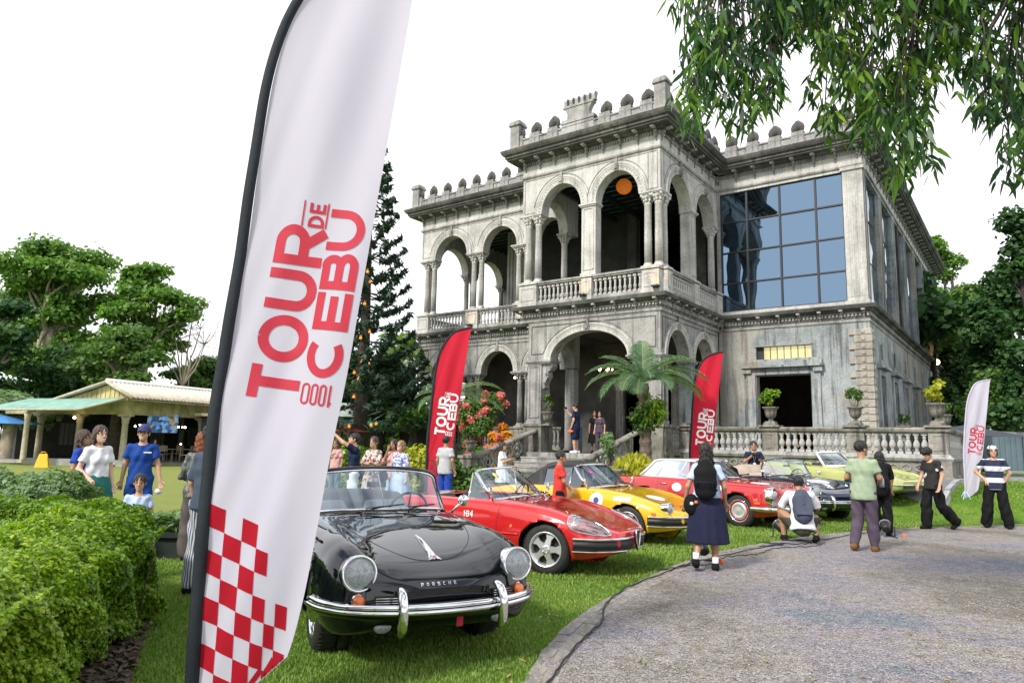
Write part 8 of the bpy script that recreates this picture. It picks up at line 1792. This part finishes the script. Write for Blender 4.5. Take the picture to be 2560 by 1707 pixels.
# Norfolk Island pine with lanterns
PX, PY = px(906, 30), 30.0; PH = top(318, 960, 30)
t = thing('norfolk_pine', 'tall dark Norfolk pine with tiered branches right of the white flag', 'tree', (PX, PY, 0)); m = MB(); m.tube([(0, 0, -.2), (.05, 0, 4), (.0, 0, 9), (0, 0, PH)], [.34, .27, .16, .03], 10); m.build('trunk', MT['bark_dark'], t)
LF, LN = [], []; z = 2.3
while z < PH-.3:
    f = (z-2.3)/(PH-2.3); Lr = (2.35*(1-f)**.72+.30)*(1.25 if z < 4.5 else 1); nb = 7 if f < .6 else 5; a0 = RNG.uniform(0, 2*PI)
    for k in range(nb):
        a = a0+2*PI*k/nb; e = np.array([math.cos(a), math.sin(a), 0]); P = [np.array([0, 0, z])+e*Lr*s+np.array([0, 0, -.16*Lr*math.sin(s*2.2)+.30*Lr*s**3]) for s in np.linspace(0, 1, 7)]; MB().tube([tuple(p) for p in P], list(np.linspace(.035, .010, 7)), 5).build('branch', MT['bark_dark'], t)
        n = int(42*Lr); s = RNG.uniform(0, 1, n)**.55*.75+.27; base = np.array([np.interp(s, np.linspace(0, 1, 7), [p[i] for p in P]) for i in range(3)]).T; sd = np.array([-e[1], e[0], 0]); q = base+sd*RNG.uniform(-.32, .32, (n, 1))*(1.1-s[:, None]*.6)*min(1, Lr)+[0, 0, 1]*RNG.uniform(-.05, .14, (n, 1)); LF.append(q); LN.append(np.tile([0, 0, 1.], (n, 1))+e*.5)
    z += RNG.uniform(.60, .85)*(1 if f < .7 else .75)
leaves('needles', np.concatenate(LF), np.concatenate(LN), .20, 'leaf_pine', t, 4.2, jitter=.8)
lm = MB(); lm.ball((0, 0, 0), (.065, .065, .065), 10); lm.lathe([(.04, .09), (.04, .11)], n=8); LMES = lm.mesh('tree_lantern', MT['lantern_orange'])
pos = [(924, 830), (902, 845), (886, 932), (897, 948), (905, 905), (925, 908), (885, 992), (841, 1050), (873, 1066), (928, 1063), (941, 1060), (912, 760), (925, 705), (919, 680), (850, 980)]
ORD = ['first', 'second', 'third', 'fourth', 'fifth', 'sixth', 'seventh', 'eighth', 'ninth', 'tenth', 'eleventh', 'twelfth', 'thirteenth', 'fourteenth', 'fifteenth']
for i, (a, b) in enumerate(pos):
    Y = 28.2+RNG.uniform(-.5, .3); o = inst('tree_lantern', LMES); o.location = at(a, b, Y); tag(o, 'small glowing orange lantern in the pine, '+ORD[sorted(q[1] for q in pos).index(b)]+' from the top', 'lantern', 'orange lanterns hung in the pine')
# greenery between pine and mansion
for i, (p_, Y, ty, hw_, lf, l_) in enumerate(((860, 36, 860, 100, 'leaf_dark', 'dark green tree directly behind the pine trunk'), (962, 32, 868, 80, 'leaf_dark', 'dark tree right of the pine below the sky gap'), (1010, 33, 950, 60, 'leaf_tree', 'bright light green tree between the pine and the mansion'), (800, 40, 900, 90, 'leaf_dark', 'dark tree whose edge shows right of the white flag'), (1035, 31, 1000, 45, 'leaf_tree', 'fresh green shrubby tree by the first red flag'))):
    layered(l_, p_, Y, ty, hw_, 1045, 10, lf, .19, 560, .2, 'bark_dark', group='trees between the pine and the mansion', name='garden_tree', flat=.7)
# dark wood on the right
RG = 'dark trees beyond the right flank'
for i, (p_, Y, ty, hw_, lo_, lf, l_, n_, sz) in enumerate((
    (2330, 50, 830, 90, 1080, 'leaf_dark', 'dark tree against the far end of the mansion flank', 10, .42), (2420, 44, 760, 110, 1085, 'leaf_dark', 'dense dark tree right of the mansion', 14, .42), (2530, 36, 640, 120, 1060, 'leaf_dark', 'tall dark tree at the right edge', 16, .38),
    (2375, 60, 560, 60, 900, 'leaf_tree', 'sunlit light green layered crown rising behind the mansion corner', 10, .42), (2600, 30, 480, 110, 1060, 'leaf_dark', 'large tree whose crown enters from the right edge', 16, .34), (2460, 58, 700, 120, 1000, 'leaf_mid', 'mid green tree glimpsed through the dark wood', 12, .45), (2360, 40, 930, 70, 1090, 'leaf_dark', 'low dark tree over the grey awning', 8, .35), (2500, 33, 900, 80, 1080, 'leaf_mid', 'lower green tree behind the far white flag', 9, .3))):
    layered(l_, p_, Y, ty, hw_, lo_, n_, lf, sz*.62, 560, .35, 'bark_dark', group=RG, name='forest_tree', flat=.6)
for i, (x, y) in enumerate(((22, 46), (19.5, 50), (26, 44), (30, 50), (24, 40))):
    t = tree('forest_tree', ('slim dark tree nearest the far end of the flank', 'slim dark tree close to the flank wall', 'slim tree in the middle of the dark wood', 'slim tree deepest in the dark wood', 'slim tree at the front edge of the dark wood')[i], x, y, 0, 7, rnd_clumps(7, 0, 9, 2.5, 2.2, 1.0, 1.7), 'leaf_dark', .4, 150, .16, 'bark_dark', RG)
# trees behind the camera and to its sides close the place (they are what the paint reflects)
for i, (x, y, h_) in enumerate(((-16, -14, 11), (-4, -22, 13), (12, -20, 12), (24, -8, 12), (-24, 0, 10))):
    tree('park_tree', 'broad park tree across the drive, '+('left of its middle', 'at its middle', 'right of its middle', 'at its right end', 'at its left end')[i], x, y, 0, h_*.4, rnd_clumps(12, 0, h_*.7, h_*.35, h_*.22, 1.3, 2.2), 'leaf_tree', .45, 130, .35, 'bark', 'park trees round the drive')

# ---------------------------------------------------------------- overhanging branches, top right
t = thing('overhanging_tree', 'tree with long drooping dark leaves hanging in from the top right', 'tree', (6.6, 5.0, 0)); O3 = np.array([6.6, 5.0, 0]); m = MB(); tip = limb(m, (0, 0, -.2), (-.1, .4, 6.6), .38, .26, .03, 8, 12)
LC, LD = [], []
def twig(a, b, r0, n=7): return limb(m, a, b, r0, .006, .12, n, 6)
def W3(a, b, Y): return np.array(at(a, b, Y))-O3
def cluster(p, L_, n, wd=.16):
    """hanging spray: a drooping twig with long leaves along it"""
    e = p+np.array([RNG.normal(0, .06), RNG.normal(0, .06), -L_]); Q = catmull([p, p+(e-p)*.4+RNG.normal(0, .03, 3), p+(e-p)*.75+RNG.normal(0, .03, 3), e], 10); m.tube([tuple(q) for q in Q], list(np.linspace(.006, .0025, 10)), 4)
    s = RNG.uniform(.1, 1, n); c = np.array([np.interp(s, np.linspace(0, 1, 10), Q[:, i]) for i in range(3)]).T; d = RNG.normal(0, 1, (n, 3))*[.55, .55, .15]+[0, 0, -.75]; d /= np.linalg.norm(d, axis=1, keepdims=True); LC.append(c+RNG.normal(0, wd*.25, (n, 3))); LD.append(d)
# outline of the hanging mass in the photograph: (column, lowest row) pairs with depth
prof = [(1735, 60, 270), (1745, 200, 320), (1760, 60, 250), (1790, 60, 330), (1820, 60, 260), (1850, 60, 250), (1870, 170, 330), (1905, 60, 290), (1930, 120, 250), (1960, 20, 110), (2000, 10, 90), (2040, 20, 120), (2075, 40, 190), (2105, 60, 210), (2080, 200, 350), (2130, 60, 300), (2155, 120, 370), (2180, 60, 400), (2205, 200, 380), (2230, 60, 420), (2250, 250, 480), (2270, 100, 470), (2290, 260, 440), (2310, 60, 330), (2330, 60, 250), (2365, 20, 160), (2400, 20, 180), (2430, 40, 240), (2460, 60, 290), (2490, 100, 340), (2520, 60, 320), (2550, 120, 420), (2570, 200, 520), (2600, 60, 500), (2540, 220, 480)]
hubs = [W3(1790, -150, 6.3), W3(1900, -200, 6.0), W3(2080, -220, 6.2), W3(2200, -200, 5.6), W3(2330, -220, 5.4), W3(2480, -200, 5.0), W3(2600, -150, 4.8)]
prof += [(a, -100, 70+50*math.sin(a*.017)) for a in range(1930, 2580, 48)]+[(a, -120, 30) for a in range(1730, 2580, 50)]
br = [W3(2750, -150, 5.0), W3(2600, -100, 5.1)]; base = tip
for i, hb in enumerate(hubs[::-1]):
    e = limb(m, base if i else tip, hb, .10-.01*i, .045, .06, 8, 8); base = e if i % 2 == 0 else base
for (a, r0_, r1_) in prof:
    hb = min(hubs, key=lambda h: abs((h+O3)[0]-at(a, 0, 5.8)[0])); 
    for k in range(8):
        Y = RNG.uniform(5.0, 6.6); aa = a+RNG.normal(0, 16); y0 = RNG.uniform(r0_-90, r0_+(r1_-r0_)*.72); p = W3(aa, y0, Y); twig(hb+RNG.normal(0, .1, 3), p, .010, 6) if k < 4 else None
        L_ = min(.55, max(.14, (r1_-y0)/1772.8*Y*RNG.uniform(.55, .9))); cluster(p, L_, int(7+L_*29))
C = np.concatenate(LC); Dn = np.concatenate(LD); n = len(C); sd = np.cross(Dn, RNG.normal(0, 1, (n, 3))); sd /= np.linalg.norm(sd, axis=1, keepdims=True); nn_ = np.cross(sd, Dn); Ls = RNG.uniform(.08, .155, (n, 1)); Ws = Ls*.13
K5 = [(0, .25), (.3, 1), (.65, .75), (1, .05)]; cur = np.array([0, 0, -1.])*.25+nn_*RNG.uniform(-.2, .2, (n, 1))
V = np.stack([q for f_, w_ in K5 for q in (C+Dn*Ls*f_+cur*Ls*f_*f_+sd*Ws*w_, C+Dn*Ls*f_+cur*Ls*f_*f_-sd*Ws*w_)], 1); F = np.array([[0, 1, 3, 2], [2, 3, 5, 4], [4, 5, 7, 6]]); F = (F[None]+np.arange(n)[:, None, None]*8).reshape(-1, 4)
inst('crown', np_mesh('crown', V.reshape(-1, 3), F, MT['leaf_hang']), t); m.build('trunk', MT['bark_dark'], t)
# ---------------------------------------------------------------- restaurant pavilion at the left
PA = math.atan2(13.5, 3.0)*0+R(62)   # direction in which the long side recedes
t = thing('pavilion', 'open restaurant pavilion with cream tiled gable roof and stone columns', 'pavilion', (-19.6, 36.4, 0), R(68))
# local: x recedes along the long side (to the right and back), y to the left
m = MB(); m.box((-1, -.3, -.1), (17, 13, .10)); m.build('floor', MT['concrete'], t)
cm = MB(); cm.box((-.22, -.22, .1), (.22, .22, .22)); cm.lathe([(.20, .22), (.17, .3), (.145, 2.15), (.18, 2.18), (.17, 2.3), (.25, 2.5)], n=14); cm.box((-.27, -.27, 2.5), (.27, .27, 2.6)); CM = cm.mesh('column', mat('column_stone', (.42,.38,.29), .85, .2, 5, bump=.3))
for x, y in ((0, 0), (0, 3.3), (0, 6.3), (5, 0), (10, 0), (15, 0)): inst('column', CM, t, (x, y, 0))
m = MB(); m.box((-.25, -.3, 2.6), (16.5, .1, 3.45)); 
for k in range(60): m.box((.2+k*.27, -.33, 2.65), (.24+k*.27, -.3, 3.4))
m.build('fascia', mat('fascia', (.33,.30,.17), .85, .35, 2), t)
m = MB(); m.add([(-.22, -.3, 2.6), (-.22, 9.0, 2.6), (-.22, 9.0, 3.0), (-.22, -.3, 3.5)], [(0, 1, 2, 3)]); m.add([(.05, 9.0, 2.6), (.05, -.3, 2.6), (.05, -.3, 3.5), (.05, 9, 3.0)], [(0, 1, 2, 3)]); m.build('gable_beam', MT['fascia'], t)
# gable roof: ridge runs along x, at y = 3.4
RY, RZ, EZ = 1.0, 4.25, 3.42
m = MB(); m.add([(-.5, RY, RZ), (17, RY, RZ), (17, -.9, EZ), (-.5, -.9, EZ)], [(0, 1, 2, 3)]); m.add([(-.5, RY, RZ-.08), (17, RY, RZ-.08), (17, -.9, EZ-.12), (-.5, -.9, EZ-.12)], [(0, 1, 2, 3)]); m.build('roof_slope', MT['tile_roof'], t)
m = MB(); 
for k in range(70): x = -.45+k*.25; m.tube([(x, RY, RZ+.01), (x, -.92, EZ+.01)], .07, 6)
o = m.build('roof_tiles', MT['tile_roof'], t); o['kind'] = 'stuff'
m = MB(); m.add([(-.5, RY, RZ), (-.5, 5.0, 3.3), (17, 5.0, 3.3), (17, RY, RZ)], [(0, 1, 2, 3)]); m.build('roof_slope', MT['tile_roof'], t)
m = MB(); m.tube([(-.5, RY, RZ+.05), (17, RY, RZ+.05)], .12, 8); m.build('ridge', MT['white_paint'], t)
m = MB(); m.add([(-.2, -.6, 3.4), (-.2, 4.6, 3.3), (-.2, RY, RZ-.1)], [(0, 1, 2)]); 
for k in range(14): y = -.3+k*.33; zt = RZ-.15-(max(0, y-RY)*.235)-max(0, RY-y)*.42; m.box((-.24, y, 3.35), (-.2, y+.03, max(3.4, zt)))
m.build('gable_wall', mat('gable', (.48,.40,.20), .85, .4, 1.2), t)
m = MB()
for a, b in (((-.5, RY, RZ), (-.5, -.9, EZ)), ((-.5, RY, RZ), (-.5, 5.0, 3.3))): m.tube([a, b], .09, 6)
m.build('verge_board', MT['column_stone'], t)
m = MB(); G = [[(x, y, z) for y in (-.3, 2, 4.5, 6.9)] for x, z in ((-.35, 3.42), (-1.4, 3.15), (-2.9, 2.72))]; m.grid(G, smooth=False)
m.build('awning', MT['roof_teal'], t); m = MB(); m.tube([(-2.9, -.3, 2.70), (-2.9, 6.9, 2.70)], .05, 6); m.tube([(-.35, -.32, 3.4), (-2.9, -.32, 2.70)], .05, 6); m.build('awning_edge', MT['column_stone'], t)
for y in (.2, 3.4, 6.6): inst('column', CM, t, (-2.7, y, .02), sc=(.8, .8, 1.02)) if y > 3 else None
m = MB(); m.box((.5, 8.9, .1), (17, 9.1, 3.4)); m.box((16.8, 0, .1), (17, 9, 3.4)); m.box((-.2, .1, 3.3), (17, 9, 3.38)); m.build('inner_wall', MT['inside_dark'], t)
for k in range(4):
    m = MB(); x = 3+k*3.2
    for i in range(4): m.box((x+i*.3, 8.86, .9), (x+i*.3+.24, 8.89, 2.2))
    m.build('lattice_window', mat('lattice', (.16,.16,.16), .6), t)
sc = MB(); sc.box((0, -.03, 0), (1.55, .03, .97)); o = sc.build('television', MT['screen'], None, at(365, 1080, 38.5), (R(-8), 0, R(12))); tag(o, 'hanging television screen glowing blue under the pavilion roof', 'television')
for i, (a, b, Y) in enumerate(((186, 1044, 37), (338, 1065, 40), (446, 1067, 42), (456, 1068, 42), (463, 1068, 42), (452, 1110, 42), (350, 1062, 40))):
    bl = MB(); bl.ball((0, 0, 0), .07 if i < 1 else .05, 8); o = bl.build('wall_lamp', MT['lamp_bulb'], None, at(a, b, Y)); tag(o, 'small warm lamp in the pavilion, '+('left of the columns', 'beside the right column', 'first of the three in a row', 'middle of the three in a row', 'last of the three in a row', 'below the three in a row', 'just above the lamp beside the right column')[i], 'lamp', 'warm lamps under the pavilion roof')
ch = MB(); ch.box((-.22, -.22, .42), (.22, .22, .46)); [ch.tube([(x, y, 0), (x, y, .44 if y < 0 else .9)], .02, 5) for x in (-.2, .2) for y in (-.2, .2)]; ch.box((-.2, .18, .6), (.2, .22, .92)); CHM = ch.mesh('chair', mat('chair_pale', (.32,.28,.22), .7))
for i, (a, Y) in enumerate(((418, 40), (432, 41.5), (478, 40), (500, 42), (462, 43), (388, 43))):
    o = inst('chair', CHM, None, (px(a, Y), Y, .1), (0, 0, RNG.uniform(0, 6))); tag(o, 'pale dining chair under the pavilion, '+ORD[sorted((418, 432, 478, 500, 462, 388)).index(a)]+' from the left', 'chair', 'dining chairs in the pavilion')
for a, Y in ((448, 40.5), (490, 41)): m = MB(); m.lathe([(.25, 0), (.03, .04), (.03, .7), (.4, .72), (.4, .75)], n=14); tag(m.build('table', MT['chair_pale'], None, (px(a, Y), Y, .1)), 'round pale table in the pavilion, the '+('left' if a < 460 else 'right')+' one', 'table', 'tables in the pavilion')
# low wall, wet floor sign, umbrella, solar lamp
m = MB(); m.box((0, -.15, 0), (5.6, .15, .32)); tag(m.build('low_wall', MT['concrete'], None, (-24.6, 36.6, 0), (0, 0, R(-8))), 'low grey kerb wall in front of the pavilion columns', 'low wall')
st_ = thing('floor_sign', 'yellow folding floor sign on the lawn before the pavilion', 'sign', (px(114, 33), 33.5, 0), R(20))
for s in (-1, 1): m = MB(); m.add([(-.28, s*.22, 0), (.28, s*.22, 0), (.16, s*.02, .62), (-.16, s*.02, .62)], [(0, 1, 2, 3)]); m.build('panel', MT['yellow_plastic'], st_)
m = MB(); m.tube([(-.1, 0, .62), (-.08, 0, .7), (.08, 0, .7), (.1, 0, .62)], .02, 5); m.build('handle', MT['yellow_plastic'], st_)
def parasol(name, label, x, y, h_, r, m_, n=8, loc=None):
    q = thing(name, label, 'parasol', (x, y, 0)); m = MB(); m.tube([(0, 0, 0), (0, 0, h_)], .03, 6); m.build('pole', MT['steel_dark'], q); m = MB(); G = [[(r*f*math.cos(a), r*f*math.sin(a), h_-.45*f**1.3) for a in np.linspace(0, 2*PI, n, endpoint=False)] for f in (0.01, .5, 1)]; m.grid(G, closed_v=True, smooth=False); m.build('canopy', MT[m_], q)
parasol('parasol', 'blue parasol at the far left before the dark trees', px(20, 36), 36, 2.45, 1.9, 'umbrella_blue')
parasol('parasol', 'dull red parasol in the shade right of the white flag', px(835, 30), 30, 2.35, 1.7, 'fabric_redtent')
sl_ = thing('solar_lamp', 'small solar street lamp above the pavilion roof', 'lamp', (px(473, 52), 52, 0)); m = MB(); m.tube([(0, 0, 0), (0, 0, 7.5)], .05, 6); m.build('pole', MT['concrete'], sl_); m = MB(); m.box((-.55, -.35, 7.5), (.55, .35, 7.56), M=Matrix.Rotation(R(12), 4, 'Y')); m.build('panel', MT['white_paint'], sl_)
# green canopied shelter and trellis in the middle distance
t = thing('garden_shelter', 'vine covered shelter with teal canopy behind the guests', 'shelter', (px(990, 31), 31, 0))
for x in (-2.2, 0, 2.2): m = MB(); m.tube([(x, 0, 0), (x, 0, 2.35)], .05, 6); m.build('post', MT['steel_dark'], t); v = RNG.normal(0, 1, (260, 3))*[.16, .16, .6]; leaves('vine', v+[x, -.05, 1.3], v, .13, 'leaf_hedge', t) if x <= 0 else None
m = MB(); m.add([(-2.4, -.3, 2.2), (0, -.35, 2.12), (2.4, -.3, 2.2), (2.4, .1, 2.42), (0, .1, 2.36), (-2.4, .1, 2.42)], [(0, 1, 4, 5), (1, 2, 3, 4)]); m.build('canopy', MT['fabric_teal'], t)
m = MB(); [m.tube([(0, 0, 3.0), (x, .2, 2.3)], .03, 5) for x in (-2.2, -1.1, 1.1, 2.2)]; m.build('frame', mat('frame_pale', (.3,.34,.32), .6), t)
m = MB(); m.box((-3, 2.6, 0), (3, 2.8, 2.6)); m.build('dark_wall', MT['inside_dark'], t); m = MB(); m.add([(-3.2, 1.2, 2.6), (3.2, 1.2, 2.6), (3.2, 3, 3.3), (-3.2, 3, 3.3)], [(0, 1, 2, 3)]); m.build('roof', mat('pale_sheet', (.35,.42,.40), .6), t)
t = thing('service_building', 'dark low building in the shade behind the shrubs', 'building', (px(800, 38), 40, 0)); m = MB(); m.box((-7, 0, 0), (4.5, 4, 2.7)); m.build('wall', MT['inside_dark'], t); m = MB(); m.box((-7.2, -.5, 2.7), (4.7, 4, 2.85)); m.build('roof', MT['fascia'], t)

# ---------------------------------------------------------------- right hand background
t = thing('container', 'grey blue corrugated container behind the far white flag', 'container', (px(2535, 30), 30, .75), R(-8))
m = MB(); m.box((-.9, 0, 0), (1.9, 2.4, 1.75)); 
for k in range(13): m.box((-.85+k*.21, -.03, .1), (-.75+k*.21, 0, 1.65))
m.build('body', MT['gate_grey'], t)
for z in (0, 1.6): m = MB(); m.box((-.95, -.06, z), (1.95, 0, z+.12)); m.build('frame_rail', mat('frame_grey', (.25,.27,.28), .6), t)
t = thing('tent', 'dark grey tent canopy on poles beside the terrace', 'tent', (px(2410, 25.5), 25.5, .75), R(-30)); m = MB(); m.add([(-1.9, -1.6, 1.45), (1.9, -1.6, 1.35), (1.9, 1.8, 1.45), (-1.9, 1.8, 1.4), (0, 0, 1.8)], [(0, 1, 4), (1, 2, 4), (2, 3, 4), (3, 0, 4)]); m.build('canopy', mat('tent_grey', (.045,.055,.065), .7), t)
for x, y in ((-1.85, -1.55), (1.85, -1.55), (1.85, 1.75), (-1.85, 1.75)): m = MB(); m.tube([(x, y, 0), (x, y, 1.5)], .03, 6); m.build('pole', MT['frame_grey'], t)
g_ = 'dark outdoor chairs beside the mansion'
t0 = thing('wall_lantern', 'bright orange lamp on the far end of the mansion flank', 'lamp', (0, 0, 0)); xx_, yy_ = loc2w(RR_+.25, 25.2); t0.location = (xx_, yy_, 6.75); m = MB(); m.ball((0, 0, 0), .16, 12); m.build('bulb', mat('lamp_hot', (1, .6, .25), .5, emit=40, emitc=(1,.48,.12)), t0); m = MB(); m.tube([(0, 0, .1), (0, 0, .4)], .03, 6); m.build('bracket', MT['steel_dark'], t0)

x_, y_ = loc2w(-4.3, 1.6); t0 = thing('water_dispenser', 'water dispenser with a blue bottle behind the potted plant on the porch', 'water dispenser', (x_, y_, 1.25), -YAW); m = MB(); m.box((-.16, -.16, 0), (.16, .16, 1.0)); m.build('body', MT['gate_grey'], t0); m = MB(); m.lathe([(.05, 1.0), (.14, 1.06), (.14, 1.36), (.10, 1.40)], n=14); m.build('bottle', mat('water_bottle', (.02,.10,.22), .1, .1, spec=1), t0)
cb = MB(); cb.box((-.25, -.25, .42), (.25, .25, .46)); cb.box((-.25, .21, .5), (.25, .25, .9)); [cb.tube([(x, y, 0), (x, y, .5)], .02, 5) for x in (-.22, .22) for y in (-.22, .22)]; CB = cb.mesh('terrace_chair', MT['black_trim'])
for k in range(5):
    x_, y_ = loc2w(6.9+.4*(k % 2), 5.6+k*1.5); o = inst('terrace_chair', CB, None, (x_, y_, 1.24), (0, 0, k*1.3)); tag(o, 'black chair on the terrace beside the flank, '+ORD[k]+' from the corner', 'chair', g_)
# ---------------------------------------------------------------- cables, stage lights and litter at the kerb
def cable(label, P, r=.008, group=None): m = MB(); C = catmull(P, 120); m.tube([(float(a), float(b), hz(a, b)+.022+.006*math.sin(i)) for i, (a, b) in enumerate(C)], r, 6); tag(m.build('cable', MT['cable']), label, 'cable', group)
cable('long black cable snaking along the brick edging', [(.05,4.2),(.30,4.93),(.39,5.25),(.56,5.79),(.71,6.18),(.85,6.55),(.93,7.05),(1.10,7.59),(1.42,8.25),(1.95,9.05),(2.34,9.67),(2.88,10.3),(3.8,11.3),(4.6,12.1)])
cable('second black cable crossing the kerb behind the student', [(1.9,9.2),(2.3,9.55),(2.7,9.75),(3.1,10.4),(3.7,10.8),(4.2,11.45),(4.9,11.75),(5.3,12.2)], .007)
cable('tangled black cable by the crouching photographer', [(4.0,11.6),(4.5,11.9),(4.2,12.1),(4.8,12.0),(5.1,12.3),(4.7,12.5),(5.4,12.6),(6.4,13.5),(7.6,14.3)], .008)
def par(x, y, rz, label):
    q = thing('stage_light', label, 'stage light', (x, y, hz(x, y)), rz, 'black stage lights on the grass'); m = MB(); m.lathe([(.02, -.10), (.06, -.10), (.075, -.07), (.085, .06), (.09, .10), (.08, .10), (.07, .05)], n=16, M=Matrix.Translation((0, 0, .20)) @ Matrix.Rotation(R(58), 4, 'X')); m.build('housing', MT['black_trim'], q)
    m = MB(); m.tube([(-.15, 0, .2), (-.15, 0, .03), (-.17, .12, .01)], .012, 5); m.tube([(.15, 0, .2), (.15, 0, .03), (.17, .12, .01)], .012, 5); m.tube([(-.15, 0, .03), (-.12, -.12, .01)], .012, 5); m.tube([(.15, 0, .03), (.12, -.12, .01)], .012, 5); m.build('stand', MT['black_trim'], q); m = MB(); m.lathe([(.10, 0), (.001, .01)], n=14, M=Matrix.Translation((0, -.06, .24)) @ Matrix.Rotation(R(58), 4, 'X')); m.build('lens', MT['lens_glass'], q)
par(px(1942, 12.9), 12.9, R(200), 'black stage light on the grass left of the crouching man'); par(px(1752, 10.0), 10.0, R(190), 'black stage light behind the legs of the student'); par(px(2200, 13.3), 13.3, R(160), 'black stage light on the grass behind the man in plum trousers')
for a, Y, l_ in ((1798, 9.9, 'orange plug box beside the kerb behind the student'), (2245, 13.4, 'orange plug box on the kerb near the striding man')): m = MB(); m.lathe([(.035, 0), (.04, .02), (.025, .06), (.012, .07)], n=10); tag(m.build('plug_box', MT['orange_plastic'], None, (px(a, Y), Y, 0)), l_, 'plug box')
